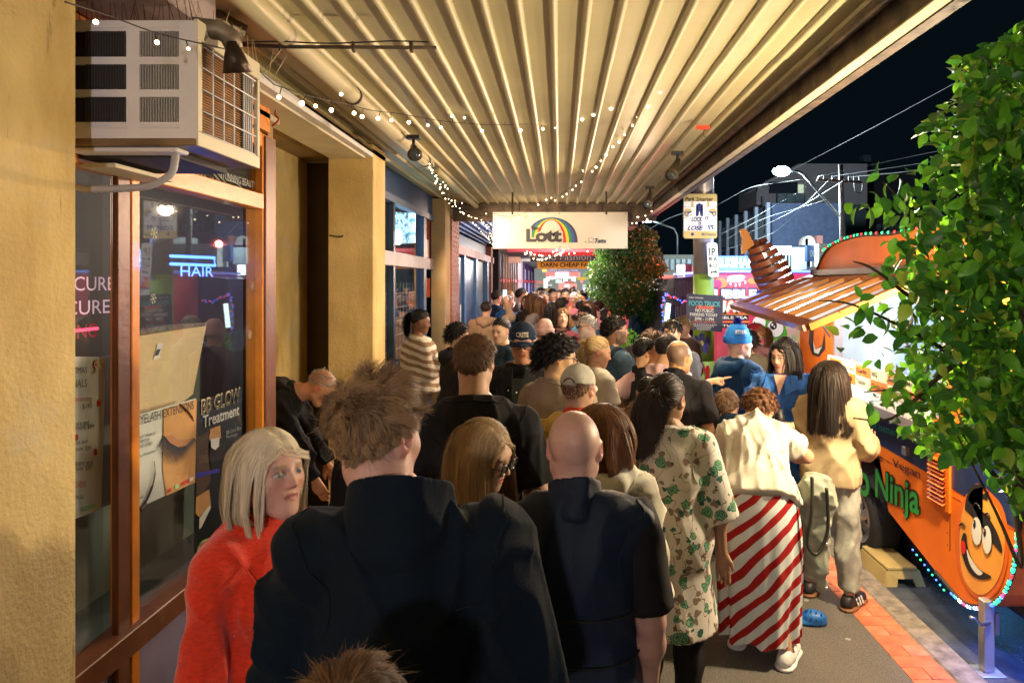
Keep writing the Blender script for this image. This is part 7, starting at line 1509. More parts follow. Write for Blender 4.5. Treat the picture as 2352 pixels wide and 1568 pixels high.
mt2 = empty('street_tree', (1.7, 24, 0), 'smaller dark tree further down the kerb behind the crowd', 'tree'); mt20 = Vector((1.7, 24, 0)); tube('trunk', [Vector((0, 0, 0)), Vector((0, 0, 2.0))], .07, tk, mt2); o = crown('crown', [np.array(px(1425, 668, 24) - mt20), np.array(px(1405, 680, 24) - mt20), np.array(px(1450, 650, 24) - mt20)], [(.55, .5, .4), (.4, .4, .3), (.6, .5, .5)], 2600, .08, lm, mt2, rg); o['kind'] = 'stuff'
pt_ = empty('potted_plant', (px(1447, 0, 9.2).x, 9.2, 0), 'small feathery plant beside the woman in the denim jacket', 'plant'); q0 = Vector(pt_.location); o = crown('foliage', [np.array(px(1447, 800, 9.2) - q0), np.array(px(1440, 830, 9.2) - q0)], [(.16, .16, .26), (.18, .18, .25)], 900, .05, lf1, pt_, rg, -.8); o['kind'] = 'stuff'; MB().tube([(0, 0, 0), (0, 0, .75)], [.14, .18], 14).out('pot', black, None, True).parent = pt_
# ================================================================ the people
def tex_nodes(m):
    t = m.node_tree; N = t.nodes; L = t.links; return t, N, L, N['Principled BSDF'], N.new('ShaderNodeTexCoord')
def mathn(N, L, op, a, b=None):
    n = N.new('ShaderNodeMath'); n.operation = op
    for i, v in enumerate((a, b)):
        if v is None: continue
        if isinstance(v, (int, float)): n.inputs[i].default_value = v
        else: L.new(v, n.inputs[i])
    return n.outputs[0]
def stripes(name, colA, colB, vec, freq, width=.5, distort=0., colC=None, freq2=0):
    m = cloth(name, colA); t, N, L, b, tc = tex_nodes(m); d = N.new('ShaderNodeVectorMath'); d.operation = 'DOT_PRODUCT'; L.new(tc.outputs['Object'], d.inputs[0]); d.inputs[1].default_value = vec
    v = d.outputs['Value']
    if distort:
        n = N.new('ShaderNodeTexNoise'); n.inputs['Scale'].default_value = 3; L.new(tc.outputs['Object'], n.inputs['Vector']); v = mathn(N, L, 'ADD', v, mathn(N, L, 'MULTIPLY', n.outputs['Fac'], distort))
    f = mathn(N, L, 'FRACT', mathn(N, L, 'MULTIPLY', v, freq)); g_ = mathn(N, L, 'LESS_THAN', f, width)
    mx = N.new('ShaderNodeMixRGB'); L.new(g_, mx.inputs[0]); mx.inputs[1].default_value = tuple(colA) + (1,); mx.inputs[2].default_value = tuple(colB) + (1,); o = mx.outputs[0]
    if colC:
        f2 = mathn(N, L, 'FRACT', mathn(N, L, 'MULTIPLY', v, freq2)); g2 = mathn(N, L, 'LESS_THAN', f2, .3); m2 = N.new('ShaderNodeMixRGB'); L.new(g2, m2.inputs[0]); L.new(o, m2.inputs[1]); m2.inputs[2].default_value = tuple(colC) + (1,); o = m2.outputs[0]
    L.new(o, b.inputs['Base Color']); return m
def denim(name, col):
    m = cloth(name, col, col2=tuple(c * 1.9 for c in col), vscale=9, fold=.8, fscale=6.5, ramp=(.35, .75)); return m
def floral():
    m = cloth('floral_fabric', (.60, .50, .40), fold=.6); t, N, L, b, tc = tex_nodes(m)
    ns = N.new('ShaderNodeTexNoise'); ns.inputs['Scale'].default_value = 22; ns.inputs['Detail'].default_value = 3; L.new(tc.outputs['Object'], ns.inputs['Vector'])
    vm = N.new('ShaderNodeVectorMath'); vm.operation = 'SCALE'; vm.inputs['Scale'].default_value = .055; L.new(ns.outputs['Color'], vm.inputs[0]); va = N.new('ShaderNodeVectorMath'); L.new(tc.outputs['Object'], va.inputs[0]); L.new(vm.outputs[0], va.inputs[1])
    def vor(scale, off, rnd=1.):
        mp = N.new('ShaderNodeMapping'); mp.inputs['Location'].default_value = off; L.new(va.outputs[0], mp.inputs[0]); v = N.new('ShaderNodeTexVoronoi'); v.inputs['Scale'].default_value = scale; v.inputs['Randomness'].default_value = rnd; L.new(mp.outputs[0], v.inputs['Vector']); return v
    def over(base, fac, col): mx = N.new('ShaderNodeMixRGB'); L.new(fac, mx.inputs[0]); (L.new(base, mx.inputs[1]) if not isinstance(base, tuple) else setattr(mx.inputs[1], 'default_value', base)); mx.inputs[2].default_value = col + (1,); return mx.outputs[0]
    c = (.56, .51, .46, 1)
    # thin brown vines
    w_ = N.new('ShaderNodeTexWave'); w_.inputs['Scale'].default_value = 4.5; w_.inputs['Distortion'].default_value = 14; w_.inputs['Detail'].default_value = 2; w_.inputs['Detail Scale'].default_value = 2; L.new(tc.outputs['Object'], w_.inputs['Vector']); c = over(c, mathn(N, L, 'GREATER_THAN', w_.outputs['Fac'], .990), (.16, .10, .07))
    v = vor(24, (3, 1, 2)); sp = N.new('ShaderNodeSeparateColor'); L.new(v.outputs['Color'], sp.inputs[0]); c = over(c, mathn(N, L, 'MULTIPLY', mathn(N, L, 'LESS_THAN', v.outputs['Distance'], .38), mathn(N, L, 'GREATER_THAN', sp.outputs[0], .55)), (.20, .14, .10))
    c = over(c, mathn(N, L, 'MULTIPLY', mathn(N, L, 'LESS_THAN', v.outputs['Distance'], .32), mathn(N, L, 'LESS_THAN', sp.outputs[0], .28)), (.03, .10, .08))
    v = vor(13.5, (0, 0, 0), .9); sp = N.new('ShaderNodeSeparateColor'); L.new(v.outputs['Color'], sp.inputs[0]); pres = mathn(N, L, 'GREATER_THAN', sp.outputs[0], .22); big = mathn(N, L, 'MULTIPLY', mathn(N, L, 'LESS_THAN', v.outputs['Distance'], .36), pres)
    c = over(c, big, (.03, .14, .09)); 
    petal = mathn(N, L, 'GREATER_THAN', mathn(N, L, 'SINE', mathn(N, L, 'MULTIPLY', v.outputs['Distance'], 52.)), .1); c = over(c, mathn(N, L, 'MULTIPLY', mathn(N, L, 'MULTIPLY', petal, pres), mathn(N, L, 'LESS_THAN', v.outputs['Distance'], .33)), (.17, .30, .17))
    v3 = vor(46, (1, 5, 0)); c = over(c, mathn(N, L, 'MULTIPLY', mathn(N, L, 'LESS_THAN', v3.outputs['Distance'], .16), big), (.01, .05, .06))
    L.new(c, b.inputs['Base Color']); return m
C = lambda n, c, **k: cloth(n, c, **k)
blk = C('cloth_black', (.012, .012, .014)); nav = C('cloth_navy', (.0035, .009, .017), fold=.9, fscale=3.0, sheen=.03, spec=.1); navv = C('vest_navy', (.006, .014, .030), fold=.5, rough=.6)
crm = C('cloth_cream', (.66, .62, .52), fold=1.); wht_c = C('cloth_white', (.74, .72, .64)); bge = C('jacket_beige', (.42, .32, .18), fold=.8, fscale=4.5, rough=.7); redc = C('fleece_red', (.62, .035, .012), fold=.75, fscale=6, var=.13, vscale=60, stretch=(1, 1, 2.2), bump=.3, bscale=150, rough=.95, sheen=.4)
grt = C('tee_taupe', (.24, .19, .13), fold=.8); slate = C('tee_slate', (.05, .10, .15)); pinkt = C('tee_pink', (.58, .38, .38)); mus = C('mustard', (.50, .33, .07)); blu = C('hoodie_blue', (.008, .045, .12), fold=.7, fscale=4); olv = C('olive', (.10, .085, .05)); tanc = C('cloth_tan', (.32, .22, .14)); gryc = C('cloth_grey', (.12, .12, .13)); mar = C('cap_maroon', (.22, .01, .02)); pnk = C('hoodie_mauve', (.24, .12, .13))
dnm = denim('denim_mid', (.025, .10, .32)); dnb = denim('denim_black', (.010, .012, .013)); jns = denim('jeans_pale', (.26, .26, .22)); jnd = denim('jeans_dark', (.02, .03, .05)); shoew = mat('shoe_white', (.75, .72, .66), .5, bump=.1); shoeb = mat('shoe_black', (.015, .013, .013), .5); gum = mat('gum_sole', (.22, .09, .035), .6); gblk = mat('frame_black', (.01, .01, .01), .25)
DN = [((.10, 0, -1), (.03, .20, -1)), ((.10, 0, -1), (.03, .20, -1))]
def phone_of(info, side, label, scr_=(.3, .6, .9), tilt=0):
    sh, el, wr, fa, sd, pose, hn = info['A'][side]; c = wr + fa * .10; p = L2W(info, c); d = L2W(info, c + np.array([0, .02, .0])) - p; o = empty('phone', p, label, 'phone', 'phones held up in the crowd')
    rz = info['root'].rotation_euler[2]; R3 = Matrix.Rotation(rz, 4, 'Z') @ Matrix.Rotation(R(tilt), 4, 'X'); o.matrix_world = Matrix.Translation(p + Vector((0, 0, .04))) @ R3
    b = MB().box((-.036, .012, -.075), (.036, .020, .075), .003).out('case', black, None); b.parent = o; b.location = (0, 0, 0); b = MB().box((-.033, .0105, -.070), (.033, .0118, .070)).out('screen', mat('phone_screen', scr_, .3, emit=(.5, .8, 1), es=1.2), None); b.parent = o; b.location = (0, 0, 0)
PH = ((.05, .15, -1), (-.35, 1, .75), 'grip', (0, 1, .2))
# 1 tall man in navy jacket with wind blown hair
def nav_x(i):
    o = MB().box((-.001, -.016, -.011), (.003, .016, .011), .001).out('sleeve_logo', mat('logo_white', (.7, .65, .6), .5), None); o.parent = i['root']; e = i['A'][1][1]; s_ = i['A'][1][0]; p = s_ * .35 + e * .65; o.location = (p[0] + .068, p[1], p[2])
person('tall man seen from behind in a dark navy fleece jacket with wind-blown brown hair', -.350, 1.52, 1.885, 3, top=dict(mat=nav, collar=.030, cr=.032, ease=.026, hem=.80, fold=.011, freq=7, sl_ease=.028), bottom=dict(mat=jnd), hair=('messy', .076, 'sandy', dict(front=.5, den=2.6, w=.5)), skin='pink', head=(-28, -4, -3), arms=[((.24, .05, -1), (.12, .35, -1)), ((.24, -.02, -1), (.10, .30, -1))], wide=1.02, extra=nav_x, neck=(-.055, .0, -.018))
# 2 woman in red fleece
def redx(i):
    T = i['T']; P = [T((-.155, -.02, 1.40)), T((-.10, .125, 1.36)), T((.0, .175, 1.22)), T((.13, .165, 1.02)), T((.175, .02, .95)), T((.10, -.15, 1.05)), T((-.04, -.155, 1.26)), T((-.13, -.10, 1.39))]
    so = [c for c in i['root'].children if c.name.startswith('shirt')][0]; seam(i['root'], so, catmull(P, 8, True), .009, mat('strap_black', (.02, .022, .012), .6), 'bag_strap'); z = MB().tube([T((0, .12, 1.40)), T((0, .155, 1.28))], .004, 5).out('zip', chrome, None); z.parent = i['root']
person('woman with silver bob wearing a bright red fleece and thin shoulder strap', -.83, 1.93, 1.685, -118, top=dict(mat=redc, collar=.030, ease=.014, hem=.84, fold=.0045, freq=14), bottom=dict(mat=jnd), hair=('bob', .205, 'silver', dict(front=.60, part=.0, den=2.2, w=.55)), skin='pink', head=(-4, 4, 0), fem=True, wide=1.08, face=dict(lip=(.40, .12, .12), brow=(.35, .25, .16), iris=(.10, .14, .16)), extra=redx)
# 3 bald man in navy vest
def vestx(i):
    T = i['T']; s_ = i['s']
    for z_ in (1.17, 1.04, .93):
        w_ = .185 + .006; P = [T((x, -math.sqrt(max(0, 1 - (x / w_) ** 2)) * (.152 + (.03 if z_ < 1 else 0)) - .010, z_ - .012 * abs(x) / w_)) for x in np.linspace(-w_ * .97, w_ * .97, 17)]
        o = MB().tube(P, .0035, 5).out('quilt_seam', mat('seam_dark', (.003, .004, .008), .8), None, True); o.parent = i['root']
    sleeves(i, blk)
def sleeves(info, m, f=.86, e=.02):
    for sh, el, wr, fa, sd, pose, hn in info['A']:
        P, Q = grow([cap(sh, sh + (el - sh) * 1.1, .060 + e, .056 + e, k=.03)], .010, [(sh + (el - sh) * f, unit(el - sh))], folds(.004, 5)); mesh_np('sleeve', P, Q, m, info['root'])
person('bald man seen from behind in a navy quilted vest over black short sleeves', .045, 2.03, 1.72, 2, top=dict(mat=navv, collar=.030, ease=.034, hem=.76, sleeve='none', name='vest', fold=.004, freq=12), bottom=dict(mat=jnd), hair=None, skin='pink', head=(-8, 0, 0), wide=1.0, arms=[((.14, 0, -1), (.05, .35, -1)), ((.16, -.10, -1), (.02, .28, -1))], face=dict(stubble=(.42, .30, .25), stub_amt=.35), extra=vestx)

GL = dict(mat=gblk, t=.0026)
# 4 blonde woman with glasses looking down
person('blonde woman with black glasses looking down between the two men', -.30, 2.42, 1.615, -112, top=dict(mat=blk, ease=.016), bottom=dict(mat=jnd), hair=('long', .36, 'dblonde', dict(front=.50, part=.25, den=2.0, w=.6)), skin='light', head=(0, -20, 6), fem=True, glasses=GL, face=dict(lip=(.45, .13, .12), brow=(.12, .07, .03)), neck=(0, .02, 0))
# 5 man in black tee
person('man with short brown hair seen from behind in a plain black tee', -.365, 2.95, 1.87, 4, top=dict(mat=blk, sleeve='short', ease=.022, hem=.84, slen=.86), bottom=dict(mat=jnd), hair=('short', .042, 'brown', dict(den=2.4, w=.6)), skin='light', head=(-14, 2, 0), wide=1.12, arms=[((.16, .05, -1), (.05, .35, -1)), ((.24, .05, -1), (-.05, .6, -.8))])
# 6 man in cap facing the viewer
def jk(i):
    T = i['T']; o = MB().prism([T((x, y, z)) for x, y, z in ((-.035, .150, 1.40), (.035, .150, 1.40), (.028, .158, 1.15), (.035, .150, .88), (-.035, .150, .88), (-.028, .158, 1.15))], (0, .008, 0)).out('shirt_front', C('shirt_dark', (.03, .035, .03)), None); o.parent = i['root']
    for k in range(5):
        b = MB().ball(tuple(T((.0, .170, 1.32 - k * .09))), .006).out('button', whitep, None, True); b.parent = i['root']; b = MB().ball(tuple(T((.055, .155, 1.33 - k * .1))), .006).out('button', chrome, None, True); b.parent = i['root']
    for sg in (-1, 1): o = MB().prism([T((sg * .04, .105, 1.46)), T((sg * .10, .09, 1.43)), T((sg * .085, .145, 1.33)), T((sg * .035, .150, 1.36))], (0, .010, 0)).out('lapel', dnb, None); o.parent = i['root']; o = MB().prism([T((sg * .06, .142, 1.25)), T((sg * .13, .115, 1.25)), T((sg * .13, .115, 1.19)), T((sg * .06, .142, 1.19))], (0, .012, 0)).out('pocket', dnb, None); o.parent = i['root']
person('older man with glasses in a navy lettered cap and black denim jacket', -.235, 4.5, 1.83, 168, top=dict(mat=dnb, ease=.024, hem=.82, fold=.006), bottom=dict(mat=dnb), hair=('short', .02, 'grey', dict(nocap=1)), skin=(.52, .27, .17), head=(12, -8, 0), hat=cap_hat(C('cap_navy', (.010, .022, .05)), txt=('CRETE', mat('cap_letters', (.7, .62, .42), .6), .075, .028)), glasses=GL, face=dict(brow=(.25, .22, .2)), extra=jk, hs=1.06)
# 7 curly haired person
person('person with big dark curly hair and glasses in a taupe tee', -.015, 4.05, 1.77, -38, top=dict(mat=grt, sleeve='short', ease=.030, hem=.84, slen=.9), bottom=dict(mat=C('shorts_rust', (.20, .06, .03)), kind='shorts', len=.45, ease=.03), hair=('curly', .19, 'black', dict(den=1.9, front=.45)), skin=(.58, .36, .20), head=(-46, -4, 0), glasses=dict(mat=gblk, t=.002), wide=1.08)
# 8 person in backwards cap
person('person in a pale grey cap with rear opening and mustard top', .095, 3.45, 1.675, -10, top=dict(mat=mus, ease=.02, sleeve='short', collar=.012, cmat=C('collar_red', (.5, .06, .02))), bottom=dict(mat=jnd), hair=('short', .02, 'brown', dict(nocap=1, den=.4)), skin='tan', head=(-16, -2, 0), hat=cap_hat(C('cap_grey', (.36, .35, .30)), opening=True))
# 9 long brown hair, cream hoodie
person('woman with long wavy brown hair in a cream hooded sweatshirt', .18, 2.72, 1.615, -14, top=dict(mat=crm, ease=.026, hood=True, hem=.80, fold=.008, freq=12), bottom=dict(mat=jns), hair=('wavy', .40, 'auburn', dict(den=2.2, w=.65, part=.0, front=.5)), skin='light', head=(-25, -5, 0), fem=True, wide=.94, arms=[((.14, 0, -1), (0, .35, -1)), ((.20, .0, -1), (.10, .12, -1))])
# 10 blonde ponytail woman with phone
i_ = person('blonde ponytail woman in a white tee looking at her phone', .30, 5.5, 1.655, -62, top=dict(mat=wht_c, sleeve='short', ease=.022), bottom=dict(mat=jnd), hair=('pony', .30, 'blonde', dict(den=1.1)), skin=(.56, .33, .21), head=(-22, -16, 0), fem=True, arms=[((.12, .05, -1), (-.2, 1, .1), 'grip', (0, 0, 1)), ((.15, .15, -1), (-.15, 1, .12), 'grip', (0, 0, 1))]); phone_of(i_, 1, 'phone in both hands of the blonde ponytail woman', tilt=-50)
# 11 curly bearded man with backpack
def bpk(i):
    T = i['T']
    for sg in (-1, 1): o = MB().tube(catmull([T((sg * .11, -.13, 1.38)), T((sg * .115, -.02, 1.475)), T((sg * .10, .12, 1.36)), T((sg * .12, .13, 1.2)), T((sg * .16, .02, 1.06))], 6), .018, 6).out('backpack_strap', C('pack_dark', (.02, .03, .045)), None, True); o.parent = i['root']
    P, Q = grow([ell(T((0, -.20, 1.22)), (.15, .09, .20), k=.05)], .02, (), folds(.006, 4)); mesh_np('backpack', P, Q, C('pack_dark', (0, 0, 0)), i['root'])
person('young man with black curls and beard in a slate tee with backpack', .48, 6.0, 1.79, -66, top=dict(mat=slate, sleeve='short', ease=.02), bottom=dict(mat=jnd), hair=('curly', .11, 'black', dict(den=1.5, front=.4)), skin=(.36, .20, .11), head=(-20, 2, 0), face=dict(beard=((.02, .012, .01), .85)), extra=bpk, arms=[DN[0], ((.15, .2, -1), (-.15, 1, .0), 'grip', (0, 0, 1))])
# 12 floral tunic lady
person('woman with dark ponytail in a long cream tunic printed with green flowers', .515, 3.25, 1.655, -6, top=dict(mat=floral(), name='tunic', sleeve='short', slen=1.28, ease=.026, hem=.50, flare=1.10, fold=.004, freq=9, sflare=1.3), bottom=dict(mat=blk, ease=.012), hair=('pony', .28, 'dark', dict(den=2.2, w=.65, lump=.9, sway=(-1.6, -.3, 0))), skin=(.30, .16, .09), head=(-26, 0, 0), fem=True, wide=1.18, arms=[((.22, 0, -1), (.05, .15, -1)), ((.26, -.05, -1), (.10, .08, -1), 'relax', (-.2, -1, 0))], shoes=dict(mat=shoeb))
# 13 stooping woman in striped skirt
skm = stripes('skirt_stripes', (.56, .58, .55), (.30, .012, .010), (1.0, -.25, -1.0), 8.8, .46, .12)
def bagx(i): pass
i13 = person('stooping woman in a cream tee and long red and white diagonally striped skirt', 1.13, 3.86, 1.62, -10, top=dict(mat=C('tee_cream', (.54, .50, .40), fold=1.), sleeve='short', ease=.024, hem=.885, slen=.62, flare=.98, fold=.007), bottom=dict(mat=skm, kind='skirt', len=.13, r=.215, top=1.0), hair=('curly', .13, 'auburn', dict(den=1.5, front=.5)), skin=(.60, .34, .20), head=(-8, -35, 0), lean=.78, fem=True, wide=1.18,
    arms=[((.2, .5, -1), (-.3, .8, -.5)), ((.62, .50, -.55), (-.6, .9, -.2))], legs=[((-.09, 0, .90), (-.11, .02, .49), (-.12, .09, .085)), ((.09, 0, .90), (.12, .0, .49), (.14, -.10, .085))], shoes=dict(mat=shoew, sole=shoew, toe=(.35, 1)), neck=(.05, 0, -.02))
# 14 beige jacket girl
i14 = person('young woman with long dark hair in beige jacket, pale jeans and striped trainers', 1.79, 4.5, 1.585, -42, top=dict(mat=bge, name='jacket', ease=.034, hem=.86, collar=.03, fold=.008, freq=13, sl_ease=.032, cuff=.5), bottom=dict(mat=jns, ease=.016, ease2=.022, len=.13, fold=.006), hair=('long', .40, 'dark', dict(den=2.2, w=.6, part=0)), skin='light', head=(-12, -4, 0), fem=True, arms=[((.15, .1, -1), (-.2, 1, -.1)), ((.30, .15, -1), (-.25, 1, .10), 'grip', (0, 0, 1))], legs=[((-.09, 0, .90), (-.13, .03, .49), (-.16, .02, .085)), ((.09, 0, .90), (.11, .01, .49), (.135, -.02, .085))], shoes=dict(mat=shoeb, sole=gum, stripes=whitep, toe=(0, 1)))
# 15 denim shirt woman
def den(i):
    T = i['T']
    for sg in (-1, 1): o = MB().prism([T((sg * .02, .10, 1.47)), T((sg * .11, .07, 1.46)), T((sg * .12, .135, 1.37)), T((sg * .045, .165, 1.33))], (0, .010, .004)).out('lapel', dnm, None); o.parent = i['root']; o = MB().prism([T((sg * .05, .172, 1.27)), T((sg * .12, .15, 1.27)), T((sg * .12, .15, 1.245)), T((sg * .085, .165, 1.225)), T((sg * .05, .172, 1.245))], (0, .014, 0)).out('pocket_flap', dnm, None); o.parent = i['root']
    v = MB().prism([T((-.045, .128, 1.47)), T((.045, .128, 1.47)), T((.0, .176, 1.33))], (0, .004, 0)).out('neckline', mat('skin_plain', (.60, .34, .24), .5), None); v.parent = i['root']
    b = MB().ball(tuple(i['Rh'] @ np.array([.082, 0, -.036]) + i['hc']), .006).out('earring', chrome, None, True); b.parent = i['root']
i15 = person('dark haired woman in a blue denim shirt holding a spiral snack', 1.63, 4.95, 1.69, 150, top=dict(mat=dnm, name='denim_shirt', ease=.040, hem=.86, fold=.008, sl_ease=.036), bottom=dict(mat=dnm, ease=.02), hair=('back', .1, 'black', dict(den=1.1, part=0)), skin=(.62, .36, .25), head=(-20, -12, 0), fem=True, wide=1.04, face=dict(lip=(.55, .10, .09), brow=(.02, .01, .01)), arms=[((.20, .20, -1), (-.45, 1, .05), 'grip', (0, 0, 1)), ((.20, .25, -1), (-.5, 1, -.05), 'grip', (0, 0, 1))], extra=den)
res = strands('long', 700, i15['hc'], i15['Rh'], 1., .28, HAIR['black'][0], HAIR['black'][1], .006, [], seed=3, front=.5); mesh_np('hair_lengths', res[0], res[1], hair_mat(), i15['root'], col=res[2])
# 16 beanie man
i16 = person('man in a bright blue bobble beanie and dark blue hooded top facing the trailer', 1.46, 5.6, 1.72, -62, top=dict(mat=blu, ease=.040, hood=True, hem=.80, fold=.008, freq=13), bottom=dict(mat=blu), hair=('short', .02, 'grey', dict(nocap=1, den=.4)), skin=(.58, .38, .30), head=(-22, 0, 0), hat=beanie(C('knit_blue', (.02, .17, .55), bump=.8, bscale=120), C('knit_blue2', (.015, .13, .50), bump=.8, bscale=120), pom=C('pom_blue', (.01, .02, .30)), txt=('BREEZE', mat('knit_white', (.55, .6, .65), .8), .10, .028)), face=dict(brow=(.3, .25, .2)))
# 17 bald man in black polo, pointing
i17 = person('balding man in a black polo shirt pointing towards the trailer', .81, 4.8, 1.695, -20, top=dict(mat=blk, sleeve='short', ease=.024, collar=.022, slen=.80, hem=.84), bottom=dict(mat=jnd), hair=None, skin=(.62, .33, .16), head=(-26, 0, 0), neck=(.03, 0, 0), wide=1.14, face=dict(stubble=(.10, .08, .07), stub_amt=.8, bald_top=1), arms=[((.18, .1, -1), (.0, .4, -1)), ((.16, 0, -1), (.02, .2, -1), 'relax', (-1, 0, 0))])
# the pointing hand reaches from behind him
# 18 pink tee, hand on hip
person('person in a pale pink tee with hand on hip behind the balding man', .80, 5.35, 1.69, -35, top=dict(mat=pinkt, sleeve='short', ease=.026, slen=.8), bottom=dict(mat=jnd), hair=('short', .03, 'black'), skin=(.55, .32, .18), head=(-25, -8, 0), neck=(.05, 0, 0), wide=1.12, arms=[((.85, -.05, -.65), (-.35, .35, -.75)), ((.2, .1, -1), (.0, .3, -1))])
# 19 man peeking
person('young man with black hair peeking over the balding man towards the viewer', 1.02, 6.2, 1.76, 168, top=dict(mat=gryc), bottom=dict(mat=jnd), hair=('short', .06, 'black', dict(front=.42)), skin=(.58, .36, .22), head=(-6, 0, 0), face=dict(brow=(.01, .01, .01)))
# 20 boy
person('small boy with short brown hair in a dark navy tee', 1.25, 5.1, 1.30, -22, top=dict(mat=C('tee_ink', (.006, .014, .03)), sleeve='short'), bottom=dict(mat=jnd), hair=('short', .035, 'brown', dict(den=1.3)), skin='light', head=(-10, 0, 0), hs=1.06, group='children in the queue')
# 21 dark pony girl, 22 blonde child
person('girl with a black side ponytail looking away from the viewer', .62, 4.75, 1.43, 10, top=dict(mat=C('tee_brown', (.06, .03, .02)), sleeve='short'), bottom=dict(mat=jnd), hair=('pony', .20, 'black'), skin='tan', head=(20, -8, 0), fem=True, hs=.96, group='children in the queue')
person('small child with curly fair hair pinned up, seen from behind', .465, 3.85, 1.42, 5, top=dict(mat=C('tee_ochre', (.2, .12, .05)), sleeve='short'), bottom=dict(mat=jnd), hair=('curly', .10, 'dblonde', dict(den=1.3)), skin='light', head=(-30, -6, 0), fem=True, hs=.96, group='children in the queue')
# 23 striped jumper woman
i_ = person('woman in beige and white striped jumper holding a phone by the blue shopfront', -1.50, 7.3, 1.80, -72, top=dict(mat=stripes('jumper_stripes', (.58, .54, .46), (.24, .16, .10), (.15, .2, 1), 12.5, .5, .10), ease=.045, hem=.90, sl_ease=.03), bottom=dict(mat=jnd), hair=('pony', .22, 'black'), skin=(.20, .10, .06), head=(-8, -12, 0), fem=True, wide=1.36, arms=[((.1, .1, -1), (-.3, 1, .2)), ((.05, .3, -1), (-.05, 1, .9), 'grip', (0, 1, 0))]); phone_of(i_, 1, 'phone held by the woman in the striped jumper', tilt=-10)
person('person in black hooded coat standing against the brown pillar', -.99, 6.6, 1.70, -60, top=dict(mat=blk, ease=.05, hood=True, hem=.6), bottom=dict(mat=blk), hair=('curly', .14, 'black'), skin='tan')
# 25 woman looking down left
person('young woman with black hair tied back looking down to the left', -.57, 6.8, 1.74, 128, top=dict(mat=C('top_teal', (.01, .025, .04)), collar=0), bottom=dict(mat=jnd), hair=('back', .1, 'black', dict(front=.5)), skin=(.62, .40, .26), head=(22, -10, 0), fem=True, face=dict(lip=(.50, .16, .13)))
person('woman with dark fringe smiling up in the middle of the crowd', .03, 8.3, 1.79, -158, top=dict(mat=C('top_plum', (.10, .02, .03))), bottom=dict(mat=jnd), hair=('long', .16, 'brown', dict(front=.35)), skin=(.58, .33, .24), head=(-14, 8, -4), fem=True, face=dict(lip=(.6, .12, .1)), hs=1.05)
person('person in a pale pink knitted beanie behind the lettered cap', -.145, 6.8, 1.70, 4, top=dict(mat=C('coat_brown', (.10, .06, .04))), bottom=dict(mat=jnd), hair=('short', .02, 'brown', dict(nocap=1, den=.4)), hat=beanie(C('knit_pink', (.60, .38, .36), bump=1., bscale=90)), skin='light')
person('grey haired man with thin glasses and short beard looking left', .31, 7.2, 1.755, 98, top=dict(mat=C('polo_blue', (.06, .16, .22))), bottom=dict(mat=jnd), hair=('short', .03, 'grey'), skin=(.56, .34, .25), head=(4, -2, 0), glasses=dict(mat=gblk, t=.003), face=dict(beard=((.38, .35, .32), .6), brow=(.3, .28, .25)))
i_ = person('man with dark hair and glasses behind the grey haired man', .33, 8.8, 1.80, 160, top=dict(mat=C('shirt_sky', (.10, .25, .42))), bottom=dict(mat=jnd), hair=('short', .04, 'black'), skin=(.52, .30, .19), head=(0, -4, 0), glasses=dict(mat=gblk, t=.004))
i_ = person('person in a pink cap lifting a phone in the crowd', .20, 9.3, 1.74, 30, top=dict(mat=blu), bottom=dict(mat=jnd), hair=('short', .03, 'black', dict(nocap=1)), skin='tan', hat=cap_hat(C('cap_pink', (.62, .20, .30))), arms=[DN[0], ((.1, .2, -1), (-.1, 1, 1.4), 'grip', (0, 1, 0))]); phone_of(i_, 1, 'dark phone lifted beside the pink cap')
i_ = person('person in a beige hoodie raising a phone above the crowd by the blue doors', -1.16, 10.8, 1.80, -8, top=dict(mat=tanc, ease=.04, hood=True), bottom=dict(mat=jnd), hair=('short', .045, 'dark'), skin='light', wide=1.15, arms=[DN[0], ((.35, .5, .25), (-.35, .25, 1), 'grip', (0, 1, 0))]); phone_of(i_, 1, 'lit phone raised by the person in the beige hoodie')
stm = stripes('dress_stripes', (.55, .55, .50), (.10, .16, .12), (0, 0, 1), 30, .35)
person('woman in a dark denim jacket over a white striped dress beside the street tree', 1.53, 13.0, 1.75, -150, top=dict(mat=C('jacket_teal', (.015, .05, .09)), ease=.03, hem=1.02), bottom=dict(mat=stm, kind='skirt', len=.35, r=.24, top=1.1), hair=('back', .1, 'brown', dict(front=.5)), skin=(.55, .36, .30), head=(-10, 0, 0), fem=True)
person('woman in a colourful striped jumper resting her face on her hand', 1.02, 7.4, 1.58, 75, top=dict(mat=stripes('jumper_colour', (.12, .01, .02), (.45, .10, .02), (0, .1, 1), 22, .3, .03, (.015, .04, .15), 13)), bottom=dict(mat=jnd), hair=('short', .09, 'brown', dict(front=.4)), skin='light', head=(10, -18, 0), fem=True, arms=[((.1, .3, -1), (-.2, .7, 1.1)), DN[1]])
i_ = person('woman in a maroon cap and mauve hoodie holding a red drink', 2.16, 7.5, 1.645, 68, top=dict(mat=pnk, ease=.035, hood=True), bottom=dict(mat=jnd), hair=('pony', .25, 'auburn', dict(nocap=1)), skin='light', head=(14, -6, 0), fem=True, hat=cap_hat(mar), arms=[((.1, .3, -1), (-.3, 1, .2), 'grip', (0, 0, 1)), ((.1, .25, -1), (-.3, 1, .15), 'grip', (0, 0, 1))])
w_ = L2W(i_, i_['A'][0][2] + i_['A'][0][3] * .09); dk2 = MB().tube([w_, w_ + Vector((0, 0, .11))], [.026, .032], 12).out('drink_cup', mat('cup_red', (.5, .01, .01), .3), None, True); tag(dk2, 'red drink cup in the hand of the woman in the maroon cap', 'cup')
